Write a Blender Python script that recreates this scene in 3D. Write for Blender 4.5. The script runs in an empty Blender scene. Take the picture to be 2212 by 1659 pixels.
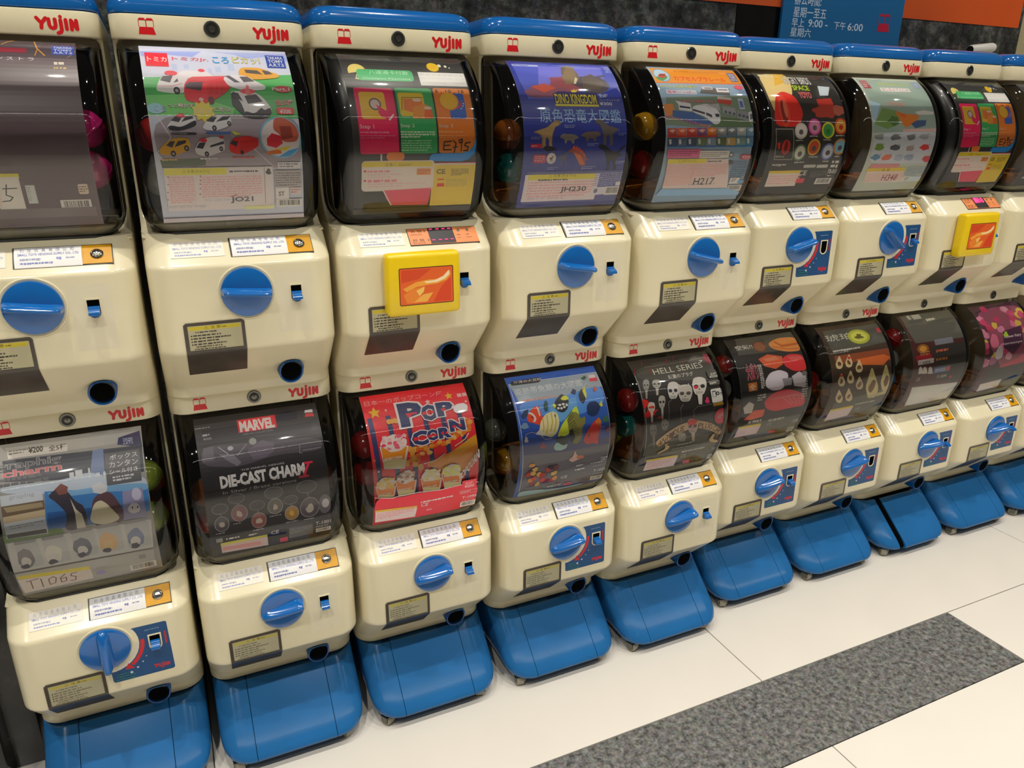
import bpy, bmesh, math, random
from mathutils import Matrix, Vector
from mathutils.geometry import tessellate_polygon

scn = bpy.context.scene
COL = scn.collection
# ------------------------------------------------------------------ camera
W_PX = 2212.0
F_PX = 1606.55
YAW, PITCH, ROLL = 0.4319, -0.3395, 0.008
cam_d = bpy.data.cameras.new('camera')
cam_d.sensor_width = 36.0
cam_d.lens = 36.0 * F_PX / W_PX
cam_d.clip_start = 0.02
cam = bpy.data.objects.new('camera', cam_d)
COL.objects.link(cam)
fwd = Vector((math.sin(YAW) * math.cos(PITCH), math.cos(YAW) * math.cos(PITCH), math.sin(PITCH)))
rt = Vector((math.cos(YAW), -math.sin(YAW), 0))
up = rt.cross(fwd)
r2 = math.cos(ROLL) * rt + math.sin(ROLL) * up
u2 = -math.sin(ROLL) * rt + math.cos(ROLL) * up
M = Matrix(((r2.x, u2.x, -fwd.x, 0.7222), (r2.y, u2.y, -fwd.y, -1.5805), (r2.z, u2.z, -fwd.z, 1.2487), (0, 0, 0, 1)))
cam.matrix_world = M
scn.camera = cam

# ------------------------------------------------------------------ light
scn.view_settings.view_transform = 'Standard'
scn.view_settings.look = 'None'
scn.view_settings.exposure = -0.12
scn.view_settings.gamma = 1.0
scn.view_settings.use_curve_mapping = False
world = bpy.data.worlds.new('mall_interior')
scn.world = world
world.use_nodes = True
bg = world.node_tree.nodes['Background']
bg.inputs[0].default_value = (1.0, 0.95, 0.88, 1)
bg.inputs[1].default_value = 0.085

def downlight(x, y, z, watt, size, spread=180.0, colr=(1.0, 0.955, 0.875)):
    ld = bpy.data.lights.new('ceiling_downlight', 'AREA')
    ld.shape = 'DISK'
    ld.size = size
    ld.energy = watt
    ld.color = colr
    ld.spread = math.radians(spread)
    o = bpy.data.objects.new('ceiling_downlight', ld)
    COL.objects.link(o)
    o.location = (x, y, z)
    return o
for x in (-0.35, 0.55, 1.45, 2.35, 3.25, 4.15):          # row over the machines' fronts
    downlight(x, -0.60, 2.75, 7.0 if x < 1.0 else 6.0, 0.045, 125.0)
for x in (-0.9, 0.15, 1.2, 2.25, 3.3, 4.35):             # row over the aisle
    downlight(x, -1.58, 2.75, 10.0 if x < 1.0 else 8.6, 0.055, 102.0)
for x in (-1.4, 0.2, 1.8, 3.4, 5.0):                     # unseen narrow-beam rows added farther out for light bounced off the floor
    downlight(x, -2.9, 2.75, 12.0, 0.10, 88.0)
    downlight(x, -4.3, 2.75, 8.0, 0.10, 88.0)

ld = bpy.data.lights.new('ceiling_light_strip', 'AREA')   # thin cove light running along the aisle
ld.shape = 'RECTANGLE'
ld.size, ld.size_y, ld.energy, ld.color = 7.0, 0.03, 9.0, (1.0, 0.95, 0.84)
strip = bpy.data.objects.new('ceiling_light_strip', ld)
COL.objects.link(strip)
strip.location = (1.9, -2.3, 2.72)

# ------------------------------------------------------------------ materials
MATS = {}
def lin(h):
    h = h.lstrip('#')
    c = [int(h[i:i + 2], 16) / 255 for i in (0, 2, 4)]
    return tuple(((v + 0.055) / 1.055) ** 2.4 if v > 0.04045 else v / 12.92 for v in c)
def mat(name, colr, rough=0.4, metal=0.0, spec=0.5, var=0.06, scale=30.0, bump=0.0, coat=0.0, emis=None):
    m = bpy.data.materials.new(name)
    m.use_nodes = True
    nt = m.node_tree
    b = nt.nodes['Principled BSDF']
    c = lin(colr) if isinstance(colr, str) else colr
    tc = nt.nodes.new('ShaderNodeTexCoord')
    nz = nt.nodes.new('ShaderNodeTexNoise')
    nz.inputs['Scale'].default_value = scale
    nz.inputs['Detail'].default_value = 4
    nt.links.new(tc.outputs['Object'], nz.inputs['Vector'])
    rp = nt.nodes.new('ShaderNodeValToRGB')
    rp.color_ramp.elements[0].position = 0.3
    rp.color_ramp.elements[1].position = 0.7
    rp.color_ramp.elements[0].color = (c[0] * (1 - var), c[1] * (1 - var), c[2] * (1 - var * 1.3), 1)
    rp.color_ramp.elements[1].color = (min(1, c[0] * (1 + var)), min(1, c[1] * (1 + var)), min(1, c[2] * (1 + var)), 1)
    nt.links.new(nz.outputs['Fac'], rp.inputs['Fac'])
    nt.links.new(rp.outputs['Color'], b.inputs['Base Color'])
    b.inputs['Roughness'].default_value = rough
    b.inputs['Metallic'].default_value = metal
    b.inputs['Specular IOR Level'].default_value = spec
    b.inputs['Coat Weight'].default_value = coat
    b.inputs['Coat Roughness'].default_value = 0.08
    if bump:
        n2 = nt.nodes.new('ShaderNodeTexNoise')
        n2.inputs['Scale'].default_value = scale * 6
        nt.links.new(tc.outputs['Object'], n2.inputs['Vector'])
        bp = nt.nodes.new('ShaderNodeBump')
        bp.inputs['Strength'].default_value = bump
        bp.inputs['Distance'].default_value = 0.002
        nt.links.new(n2.outputs['Fac'], bp.inputs['Height'])
        nt.links.new(bp.outputs['Normal'], b.inputs['Normal'])
    if emis:
        b.inputs['Emission Color'].default_value = (*lin(emis[0]), 1)
        b.inputs['Emission Strength'].default_value = emis[1]
    MATS[name] = m
    return m
mat('cream', '#e6dcba', 0.24, var=0.025, scale=9, coat=0.3)
mat('blue', '#0f62ae', 0.16, var=0.05, scale=12, coat=0.5)
mat('base_blue', '#24659f', 0.12, spec=0.3, var=0.06, scale=10, bump=0.004, coat=0.1)
mat('cup_blue', '#0e5296', 0.25, var=0.05)
mat('dark_gap', '#0a0b0d', 0.6)
mat('hole_shade', '#030303', 0.9, spec=0.05)  # black stands for the shade inside openings and behind panel gaps
mat('flap', '#4a4238', 0.22, var=0.15, scale=20)
mat('gold', '#d69a08', 0.35, spec=0.25, var=0.10, scale=40)
mat('chrome', '#c9c6bd', 0.16, metal=1.0, var=0.1)
mat('steel_dark', '#6c6c66', 0.30, metal=0.9, var=0.15)
mat('key_dark', '#23231f', 0.45)
mat('yellow_plastic', '#f0cc0e', 0.34, var=0.03, coat=0.1)
mat('orange_plate', '#e8894a', 0.4, var=0.04)
mat('paper', '#e9e7e4', 0.55, var=0.03)
mat('label_tray', '#b9b4a6', 0.35, var=0.05)
mat('clear_film', '#dcd8cc', 0.35, var=0.03)
mat('tray', '#8b8674', 0.5, var=0.15, scale=25)
mat('wheel_orange', '#b06a22', 0.4, var=0.2, scale=25)
mat('black_liner', '#0b0b0b', 0.35)
mat('globe_back', '#171614', 0.5)
mat('caster', '#9a9484', 0.4, var=0.1)
mat('sign_blue', '#1d6799', 0.25, var=0.04, scale=6, coat=0.4)
mat('orange_board', '#d2551a', 0.45, var=0.05, scale=5)
mat('black_gloss', '#0c0c0b', 0.15, var=0.3)
mat('beige_wall', '#a39a78', 0.6, var=0.04)
mat('white_plastic', '#d9d8cf', 0.35)
mat('red_ink', '#d4141c', 0.40, var=0.02)

def ink():
    m = bpy.data.materials.new('printed_ink')
    m.use_nodes = True
    nt = m.node_tree
    b = nt.nodes['Principled BSDF']
    a = nt.nodes.new('ShaderNodeAttribute')
    a.attribute_name = 'Col'
    nt.links.new(a.outputs['Color'], b.inputs['Base Color'])
    b.inputs['Roughness'].default_value = 0.38
    MATS['ink'] = m
ink()
def led():
    m = bpy.data.materials.new('led_red')
    m.use_nodes = True
    b = m.node_tree.nodes['Principled BSDF']
    b.inputs['Base Color'].default_value = (0.6, 0.01, 0.06, 1)
    b.inputs['Emission Color'].default_value = (1.0, 0.03, 0.15, 1)
    b.inputs['Emission Strength'].default_value = 2.5
    MATS['led'] = m
led()
def clear_plastic(name, tint, ior, rough):
    m = bpy.data.materials.new(name)
    m.use_nodes = True
    nt = m.node_tree
    nt.nodes.remove(nt.nodes['Principled BSDF'])
    out = nt.nodes['Material Output']
    tr = nt.nodes.new('ShaderNodeBsdfTransparent')
    tr.inputs[0].default_value = (*tint, 1)
    gl = nt.nodes.new('ShaderNodeBsdfGlossy')
    gl.inputs['Roughness'].default_value = rough
    fr = nt.nodes.new('ShaderNodeFresnel')
    fr.inputs['IOR'].default_value = ior
    tc = nt.nodes.new('ShaderNodeTexCoord')
    nz = nt.nodes.new('ShaderNodeTexNoise')
    nz.inputs['Scale'].default_value = 14
    bp = nt.nodes.new('ShaderNodeBump')
    bp.inputs['Strength'].default_value = 0.06
    bp.inputs['Distance'].default_value = 0.004
    nt.links.new(tc.outputs['Object'], nz.inputs['Vector'])
    nt.links.new(nz.outputs['Fac'], bp.inputs['Height'])
    nt.links.new(bp.outputs['Normal'], gl.inputs['Normal'])
    mx = nt.nodes.new('ShaderNodeMixShader')
    nt.links.new(fr.outputs[0], mx.inputs[0])
    nt.links.new(tr.outputs[0], mx.inputs[1])
    nt.links.new(gl.outputs[0], mx.inputs[2])
    nt.links.new(mx.outputs[0], out.inputs[0])
    MATS[name] = m
clear_plastic('globe_clear', (0.95, 0.94, 0.92), 1.47, 0.03)
def granite(name, c0, c1, c2, rough, scale):
    m = bpy.data.materials.new(name)
    m.use_nodes = True
    nt = m.node_tree
    b = nt.nodes['Principled BSDF']
    tc = nt.nodes.new('ShaderNodeTexCoord')
    n1 = nt.nodes.new('ShaderNodeTexNoise')
    n1.inputs['Scale'].default_value = scale
    n1.inputs['Detail'].default_value = 6
    n1.inputs['Roughness'].default_value = 0.75
    vo = nt.nodes.new('ShaderNodeTexVoronoi')
    vo.inputs['Scale'].default_value = scale * 2.2
    nt.links.new(tc.outputs['Object'], n1.inputs['Vector'])
    nt.links.new(tc.outputs['Object'], vo.inputs['Vector'])
    rp = nt.nodes.new('ShaderNodeValToRGB')
    rp.color_ramp.elements[0].position = 0.36
    rp.color_ramp.elements[1].position = 0.66
    rp.color_ramp.elements[0].color = (*lin(c0), 1)
    rp.color_ramp.elements[1].color = (*lin(c2), 1)
    e = rp.color_ramp.elements.new(0.50)
    e.color = (*lin(c1), 1)
    nt.links.new(n1.outputs['Fac'], rp.inputs['Fac'])
    mx = nt.nodes.new('ShaderNodeMix')
    mx.data_type = 'RGBA'
    mx.blend_type = 'OVERLAY'
    mx.inputs['Factor'].default_value = 0.28
    nt.links.new(rp.outputs['Color'], mx.inputs[6])
    nt.links.new(vo.outputs['Color'], mx.inputs[7])
    hs = nt.nodes.new('ShaderNodeHueSaturation')
    hs.inputs['Saturation'].default_value = 0.35
    nt.links.new(mx.outputs[2], hs.inputs['Color'])
    nt.links.new(hs.outputs['Color'], b.inputs['Base Color'])
    b.inputs['Roughness'].default_value = rough
    MATS[name] = m
granite('granite_wall', '#20211c', '#3a3c33', '#6b6c5c', 0.16, 22)
granite('granite_shade', '#0d0d0b', '#191814', '#2c2a24', 0.2, 22)  # granite with the plinth's shade put into its colour
granite('granite_floor', '#34332f', '#63625d', '#86857f', 0.25, 75)
mat('tile_white', '#dcd6cc', 0.20, var=0.012, scale=5)
mat('grout', '#4a453c', 0.8)
CAPS = {}
def cap_mat(n, c, rough=0.12):
    m = bpy.data.materials.new('capsule_' + n)
    m.use_nodes = True
    b = m.node_tree.nodes['Principled BSDF']
    tc = m.node_tree.nodes.new('ShaderNodeTexCoord')
    nz = m.node_tree.nodes.new('ShaderNodeTexNoise')
    nz.inputs['Scale'].default_value = 40
    rp = m.node_tree.nodes.new('ShaderNodeValToRGB')
    l = lin(c)
    rp.color_ramp.elements[0].color = (l[0] * 0.6, l[1] * 0.6, l[2] * 0.6, 1)
    rp.color_ramp.elements[1].color = (min(1, l[0] * 1.3), min(1, l[1] * 1.3), min(1, l[2] * 1.3), 1)
    m.node_tree.links.new(tc.outputs['Object'], nz.inputs['Vector'])
    m.node_tree.links.new(nz.outputs['Fac'], rp.inputs['Fac'])
    m.node_tree.links.new(rp.outputs['Color'], b.inputs['Base Color'])
    b.inputs['Roughness'].default_value = rough
    CAPS[n] = m
for n, c in dict(pink='#c01c70', red='#8c1c1a', teal='#14605c', green='#93a63c', yellow='#a87c18', orange='#8a4c1a', blue='#22527e', grey='#6a6e6a', brown='#5c2e24').items():
    cap_mat(n, c)

# ------------------------------------------------------------------ mesh helpers
def link(name, me, m=None, parent=None):
    o = bpy.data.objects.new(name, me)
    COL.objects.link(o)
    if m is not None and me is not None and not me.materials:
        me.materials.append(MATS.get(m) or m)
    if parent is not None:
        o.parent = parent
    return o
def tag(o, label=None, cat=None, group=None, kind=None):
    if label: o['label'] = label
    if cat: o['category'] = cat
    if group: o['group'] = group
    if kind: o['kind'] = kind
    return o
def fin(bm, name, sharp=35, smooth=True):
    bmesh.ops.recalc_face_normals(bm, faces=bm.faces[:])
    me = bpy.data.meshes.new(name)
    bm.to_mesh(me)
    bm.free()
    if smooth:
        for p in me.polygons:
            p.use_smooth = True
        me.set_sharp_from_angle(angle=math.radians(sharp))
    return me
def rring(hw, yf, yb, rf, rb=0.004, n=7):
    """plan-view rounded rectangle, front corners radius rf, back radius rb"""
    pts = []
    for cx, cy, r, a0 in ((hw - rb, yb - rb, rb, 0), (-(hw - rb), yb - rb, rb, 90), (-(hw - rf), yf + rf, rf, 180), (hw - rf, yf + rf, rf, 270)):
        for k in range(n):
            a = math.radians(a0 + 90 * k / (n - 1))
            pts.append((cx + r * math.cos(a), cy + r * math.sin(a)))
    return pts
def loft(bm, rings, cap0=True, cap1=True, skip_back=False):
    vs = [[bm.verts.new(p) for p in r] for r in rings]
    n = len(vs[0])
    for a, b in zip(vs, vs[1:]):
        for i in range(n):
            j = (i + 1) % n
            bm.faces.new((a[i], a[j], b[j], b[i]))
    if cap0: bm.faces.new(vs[0][::-1])
    if cap1: bm.faces.new(vs[-1])
    return vs
def box(bm, x0, x1, y0, y1, z0, z1, bev=0.0, seg=2):
    v = [bm.verts.new((x, y, z)) for z in (z0, z1) for x, y in ((x0, y0), (x1, y0), (x1, y1), (x0, y1))]
    fs = [bm.faces.new([v[i] for i in q]) for q in ((3, 2, 1, 0), (4, 5, 6, 7), (0, 1, 5, 4), (1, 2, 6, 5), (2, 3, 7, 6), (3, 0, 4, 7))]
    if bev:
        es = set()
        for f in fs: es.update(f.edges)
        bmesh.ops.bevel(bm, geom=list(es), offset=bev, segments=seg, affect='EDGES', profile=0.5)
def lathe(bm, prof, n=24, mtx=None, cap=True):
    """prof: list of (r, h); axis +z, then mtx"""
    rings = []
    for r, h in prof:
        rings.append([bm.verts.new((r * math.cos(2 * math.pi * k / n), r * math.sin(2 * math.pi * k / n), h)) for k in range(n)])
    fs = []
    for a, b in zip(rings, rings[1:]):
        for i in range(n):
            j = (i + 1) % n
            fs.append(bm.faces.new((a[i], a[j], b[j], b[i])))
    if cap:
        bm.faces.new(rings[0][::-1])
        bm.faces.new(rings[-1])
    if mtx is not None:
        bmesh.ops.transform(bm, matrix=mtx, verts=[v for r in rings for v in r])
FRONT = Matrix.Rotation(math.radians(90), 4, 'X')      # +z axis -> -y (towards the viewer)

# ------------------------------------------------------------------ flat print drawing
_TX = {}
def text2d(s, bold=0.0):
    key = (s, bold)
    if key in _TX: return _TX[key]
    cu = bpy.data.curves.new('t', 'FONT')
    cu.body = s
    cu.size = 1.0
    cu.resolution_u = 2
    cu.offset = bold
    o = bpy.data.objects.new('t', cu)
    COL.objects.link(o)
    dg = bpy.context.evaluated_depsgraph_get()
    me = o.evaluated_get(dg).to_mesh()
    me.calc_loop_triangles()
    vs = [(v.co.x, v.co.y) for v in me.vertices]
    tr = [tuple(t.vertices) for t in me.loop_triangles]
    o.evaluated_get(dg).to_mesh_clear()
    bpy.data.objects.remove(o)
    bpy.data.curves.remove(cu)
    if not vs: vs, tr = [(0, 0), (1, 0), (1, 1)], []
    x0 = min(v[0] for v in vs); x1 = max(v[0] for v in vs)
    y0 = min(v[1] for v in vs); y1 = max(v[1] for v in vs)
    _TX[key] = (vs, tr, x0, x1, y0, y1)
    return _TX[key]
def soften(pts, it):
    """round off the corners of an outline"""
    for _ in range(it):
        out = []
        for (ax, ay), (bx, by) in zip(pts, pts[1:] + pts[:1]):
            out.append((ax * .8 + bx * .2, ay * .8 + by * .2))
            out.append((ax * .2 + bx * .8, ay * .2 + by * .8))
        pts = out
    return pts
class Draw:
    """2-D print: coordinates u to the right, v downwards, both in the sheet's own units"""
    def __init__(s, asp=1.0):
        s.t = []          # (a, b, c, colour, layer)
        s.L = 0
        s.asp = asp       # height of one v unit over width of one u unit
        s.rng = random.Random(7)
    def tri(s, pts, col, keep=False):
        if not keep: s.L += 1
        tess = tessellate_polygon([[Vector((p[0], p[1], 0)) for p in pts]])
        for a, b, c in tess:
            s.t.append((pts[a], pts[b], pts[c], col, s.L))
    def p(s, col, *xy):
        pts = [(xy[i], xy[i + 1]) for i in range(0, len(xy), 2)]
        if len(pts) >= 7: pts = soften(pts, 2)
        s.tri(pts, col)
    def r(s, u0, v0, u1, v1, col, keep=False):
        if not keep: s.L += 1
        s.t.append(((u0, v0), (u1, v0), (u1, v1), col, s.L))
        s.t.append(((u0, v0), (u1, v1), (u0, v1), col, s.L))
    def rr(s, u0, v0, u1, v1, rad, col):
        a = s.asp
        pts = []
        for cx, cy, a0 in ((u1 - rad, v0 + rad / a, 270), (u1 - rad, v1 - rad / a, 0), (u0 + rad, v1 - rad / a, 90), (u0 + rad, v0 + rad / a, 180)):
            for k in range(5):
                t = math.radians(a0 + 90 * k / 4)
                pts.append((cx + rad * math.cos(t), cy + rad / a * math.sin(t)))
        s.fan(pts, col)
    def fan(s, pts, col, keep=False):
        if not keep: s.L += 1
        for i in range(1, len(pts) - 1):
            s.t.append((pts[0], pts[i], pts[i + 1], col, s.L))
    def e(s, cu, cv, ru, rv, col, n=18, rot=0.0, keep=False):
        """ellipse, ru in u units, rv in v units"""
        a = s.asp
        pts = []
        for k in range(n):
            t = 2 * math.pi * k / n
            x, y = ru * math.cos(t), rv * a * math.sin(t)
            x, y = x * math.cos(rot) - y * math.sin(rot), x * math.sin(rot) + y * math.cos(rot)
            pts.append((cu + x, cv + y / a))
        s.fan(pts, col, keep)
    def arc(s, cu, cv, r0, r1, a0, a1, col, n=14):
        s.L += 1
        q = []
        for k in range(n + 1):
            t = math.radians(a0 + (a1 - a0) * k / n)
            q.append(((cu + r0 * math.cos(t), cv + r0 / s.asp * math.sin(t)), (cu + r1 * math.cos(t), cv + r1 / s.asp * math.sin(t))))
        for (a, b), (c, d) in zip(q, q[1:]):
            s.t.append((a, b, d, col, s.L)); s.t.append((a, d, c, col, s.L))
    def line(s, pts, w, col, cap=True):
        a = s.asp
        for (x0, y0), (x1, y1) in zip(pts, pts[1:]):
            s.L += 0.5
            dx, dy = x1 - x0, (y1 - y0) * a
            l = math.hypot(dx, dy) or 1e-6
            nx, ny = -dy / l * w / 2, dx / l * w / 2 / a
            s.t.append(((x0 - nx, y0 - ny), (x1 - nx, y1 - ny), (x1 + nx, y1 + ny), col, s.L))
            s.t.append(((x0 - nx, y0 - ny), (x1 + nx, y1 + ny), (x0 + nx, y0 + ny), col, s.L))
        if cap:
            for x, y in pts:
                s.L += 0.5
                s.e(x, y, w / 2, w / 2 / a, col, n=10, keep=True)
    def star(s, cu, cv, r, col, n=5, inner=0.42, rot=0.0):
        s.L += 1
        pts = []
        for k in range(2 * n):
            t = rot - math.pi / 2 + math.pi * k / n
            q = r if k % 2 == 0 else r * inner
            pts.append((cu + q * math.cos(t), cv + q * math.sin(t) / s.asp))
        for i in range(2 * n):
            s.t.append(((cu, cv), pts[i], pts[(i + 1) % (2 * n)], col, s.L))
    def blob(s, cu, cv, ru, rv, col, amp=0.15, n=16, seed=1):
        rg = random.Random(seed)
        pts = []
        for k in range(n):
            t = 2 * math.pi * k / n
            q = 1 + rg.uniform(-amp, amp)
            pts.append((cu + ru * q * math.cos(t), cv + rv * q * math.sin(t)))
        pts = soften(pts, 1)
        n = len(pts)
        s.L += 1
        for i in range(n):
            s.t.append(((cu, cv), pts[i], pts[(i + 1) % n], col, s.L))
    def T(s, txt, u0, v0, u1, v1, col, bold=0.0, out=None, ow=0.05, rise=0.0, up=0.0):
        """text filling the box u0..u1 / v0 (top) .. v1 (bottom); rise = v change from left to right"""
        if any(ord(ch) > 0x2fff for ch in txt): bold, ow = bold * 0.45, ow * 0.4
        if out: s.T(txt, u0, v0, u1, v1, out, (bold + ow) * (1 / 0.45 if any(ord(ch) > 0x2fff for ch in txt) else 1), None, 0, rise, up)
        vs, tr, x0, x1, y0, y1 = text2d(txt, 0.0)
        wv, wt = (vs, tr) if not bold else text2d(txt, bold)[:2]
        s.L += 1
        sx, sy = (u1 - u0) / max(x1 - x0, 1e-4), (v1 - v0) / max(y1 - y0, 1e-4)
        pt = []
        for x, y in wv:
            u = u0 + (x - x0) * sx
            pt.append((u + up * (y - y0) * sy, v1 - (y - y0) * sy + rise * (u - u0) / max(u1 - u0, 1e-6)))
        for a, b, c in wt:
            s.t.append((pt[a], pt[b], pt[c], col, s.L))
    def fine(s, u0, v0, u1, v1, rows, col, fill=0.55, rise=0.0):
        """illegible small print: rows of short dashes"""
        s.L += 1
        if u1 - u0 < 1e-3 or v1 - v0 < 1e-4: return
        h = (v1 - v0) / rows
        for k in range(rows):
            u = u0
            end = u1 if k < rows - 1 else u0 + (u1 - u0) * s.rng.uniform(0.5, 0.95)
            while u < end:
                w = max(0.002 * (u1 - u0), s.rng.uniform(0.6, 2.6) * h * s.asp * 0.7)
                y0 = v0 + k * h + h * (1 - fill) / 2 + rise * (u - u0)
                s.r(u, y0, min(u + w, end), y0 + h * fill * s.rng.uniform(0.7, 1.0), col, keep=True)
                u += w + h * s.asp * s.rng.uniform(0.15, 0.45)
    def barcode(s, u0, v0, u1, v1):
        if u1 - u0 < 1e-3 or v1 - v0 < 1e-4: return
        s.r(u0, v0, u1, v1, '#dad6d0')
        s.L += 1
        m = (u1 - u0) * 0.1
        u = u0 + m
        while u < u1 - m:
            w = (u1 - u0) * s.rng.choice((0.012, 0.02, 0.035))
            s.r(u, v0 + (v1 - v0) * 0.12, u + w, v1 - (v1 - v0) * 0.2, '#3a3836', keep=True)
            u += w + (u1 - u0) * s.rng.choice((0.015, 0.025))
    def mesh(s, name, fmap, step=2.5e-5, cuts=0, base=0.0, gain=1.0):
        """fmap(u, v) -> (point, normal); cuts: number of v strips the triangles are cut at"""
        verts, faces, cols = [], [], []
        cl = {}
        for a, b, c, col, L in s.t:
            if col not in cl:
                lc = lin(col)
                gk = min(gain, max(1.0, 0.88 / max(lc)))
                cl[col] = (*(q * gk for q in lc), 1.0)
            polys = [[a, b, c]]
            if cuts:
                vmin = min(a[1], b[1], c[1]); vmax = max(a[1], b[1], c[1])
                k0 = int(math.floor(vmin * cuts)); k1 = int(math.ceil(vmax * cuts))
                rest = [a, b, c]
                polys = []
                for k in range(k0 + 1, k1):
                    y = k / cuts
                    lo, hi = [], []
                    for i in range(len(rest)):
                        p, q = rest[i], rest[(i + 1) % len(rest)]
                        if p[1] <= y: lo.append(p)
                        if p[1] >= y: hi.append(p)
                        if (p[1] < y < q[1]) or (q[1] < y < p[1]):
                            t = (y - p[1]) / (q[1] - p[1])
                            m = (p[0] + (q[0] - p[0]) * t, y)
                            lo.append(m); hi.append(m)
                    if len(lo) > 2: polys.append(lo)
                    rest = hi
                    if len(rest) < 3: break
                if len(rest) > 2: polys.append(rest)
            if cuts:          # trim at the sheet's edges
                for lim, sg in ((0.0, 1), (1.0, -1)):
                    nxt = []
                    for pl in polys:
                        if all((p[0] - lim) * sg >= 0 for p in pl):
                            nxt.append(pl)
                            continue
                        o = []
                        for i in range(len(pl)):
                            p, q = pl[i], pl[(i + 1) % len(pl)]
                            dp, dq = (p[0] - lim) * sg, (q[0] - lim) * sg
                            if dp >= 0: o.append(p)
                            if dp * dq < 0:
                                t = dp / (dp - dq)
                                o.append((lim, p[1] + (q[1] - p[1]) * t))
                        if len(o) > 2: nxt.append(o)
                    polys = nxt
            off = base + step * L
            for pl in polys:
                i0 = len(verts)
                for u, v in pl:
                    P, N = fmap(u, v)
                    verts.append((P[0] + N[0] * off, P[1] + N[1] * off, P[2] + N[2] * off))
                ar = 0.0
                for i in range(len(pl)):
                    p, q = pl[i], pl[(i + 1) % len(pl)]
                    ar += p[0] * q[1] - q[0] * p[1]
                idx = list(range(i0, i0 + len(pl)))
                faces.append(idx[::-1] if ar > 0 else idx)
                cols.append(cl[col])
        me = bpy.data.meshes.new(name)
        me.from_pydata(verts, [], faces)
        at = me.color_attributes.new('Col', 'FLOAT_COLOR', 'CORNER')
        buf = []
        for f, c in zip(faces, cols): buf.extend(c * len(f))
        at.data.foreach_set('color', buf)
        me.materials.append(MATS['ink'])
        return me

# ------------------------------------------------------------------ the setting
def tri_obj(name, f, m, parent=None, sharp=35):
    bm = bmesh.new()
    f(bm)
    return link(name, fin(bm, name, sharp), m, parent)
WALL_Y = 0.25
floor = tag(tri_obj('floor', lambda b: box(b, -1.6, 5.6, -6.1, 1.0, -0.05, -0.004), 'grout'), 'white stone tiled mall floor', 'floor', kind='structure')
G = 0.0012
def slab(name, x0, x1, y0, y1, m, parent):
    tri_obj(name, lambda b: box(b, x0 + G, x1 - G, y0 + G, y1 - G, -0.03, 0.0, 0.0006, 1), m, parent)
for x0, x1 in ((-1.5, -0.534), (-0.534, 0.666), (0.666, 1.866), (1.866, 3.066), (3.066, 4.266), (4.266, 5.5)):
    slab('floor_tile', x0, x1, -0.532, WALL_Y, 'tile_white', floor)
for x0, x1 in ((-1.5, -0.534), (-0.534, 0.666), (0.666, 1.866), (1.866, 2.513)):
    slab('floor_tile', x0, x1, -1.943, -0.743, 'tile_white', floor)
    slab('floor_tile', x0, x1, -3.143, -1.943, 'tile_white', floor)
for x0, x1 in ((2.513, 3.713), (3.713, 5.5)):
    slab('floor_tile', x0, x1, -1.943, -0.532, 'tile_white', floor)
    slab('floor_tile', x0, x1, -3.143, -1.943, 'tile_white', floor)
for x0, x1 in ((-1.5, -0.534), (-0.534, 0.666), (0.666, 1.866), (1.866, 3.066), (3.066, 4.266), (4.266, 5.5)):
    for y0 in (-4.343, -5.543):
        slab('floor_tile', x0, x1, y0, y0 + 1.2, 'tile_white', floor)
for x0, x1 in ((-1.5, 0.113), (0.113, 2.513)):
    slab('granite_strip', x0, x1, -0.743, -0.532, 'granite_floor', floor)
wall = tag(tri_obj('wall_back', lambda b: box(b, -1.6, 5.6, WALL_Y + 0.02, WALL_Y + 0.3, 0.0, 3.0), 'dark_gap'), kind='structure')
for x0, x1, m in ((-1.5, -0.2, 'granite_wall'), (-0.2, 1.0, 'granite_wall'), (1.0, 2.245, 'granite_wall'), (2.245, 2.56, 'black_gloss'), (2.56, 3.475, 'granite_wall'), (3.475, 5.5, 'beige_wall')):  # one panel is black and glossy between the granite ones
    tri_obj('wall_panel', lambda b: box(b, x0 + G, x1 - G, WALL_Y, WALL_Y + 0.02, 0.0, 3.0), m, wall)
wl = tag(tri_obj('wall_left', lambda b: box(b, 0.12, 0.355, -0.105, WALL_Y - 0.003, 0.0, 0.92, 0.003), 'granite_shade'), 'granite plinth beside the first machine, coloured dark for its shade', None, kind='structure')
tri_obj('plinth_shade_block', lambda b: box(b, -0.6, 0.302, -0.16, -0.106, 0.0, 0.92, 0.003), 'black_gloss', wl)  # black block added to hold the shadow beside the plinth

# ------------------------------------------------------------------ capsule machine parts (local z: 0 = bottom of the body)
Z0 = 0.772
PITCH_Z = 0.6297
HW = 0.148
PY = -0.2862           # front of the knob panel
PROF = [(1.3690, -.170), (1.362, -.183), (1.345, -.209), (1.325, -.231), (1.305, -.248), (1.285, -.2605), (1.262, -.2710), (1.240, -.2775), (1.215, -.2805),
        (1.190, -.2790), (1.165, -.2740), (1.140, -.2665), (1.115, -.2565), (1.092, -.2455), (1.075, -.2365), (1.066, -.2310)]
def prof_y(z):
    for (za, ya), (zb, yb) in zip(PROF, PROF[1:]):
        if zb <= z <= za:
            t = (z - zb) / (za - zb)
            return yb + (ya - yb) * t
    return PROF[0][1] if z > PROF[0][0] else PROF[-1][1]
def globe_hw(z):
    h = 0.1405
    R = 0.042
    d = 1.066 + R - z
    if d > 0: h -= R - math.sqrt(max(0, R * R - min(d, R) ** 2))
    R = 0.014
    d = z - (1.369 - R)
    if d > 0: h -= R - math.sqrt(max(0, R * R - min(d, R) ** 2))
    return h
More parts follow.
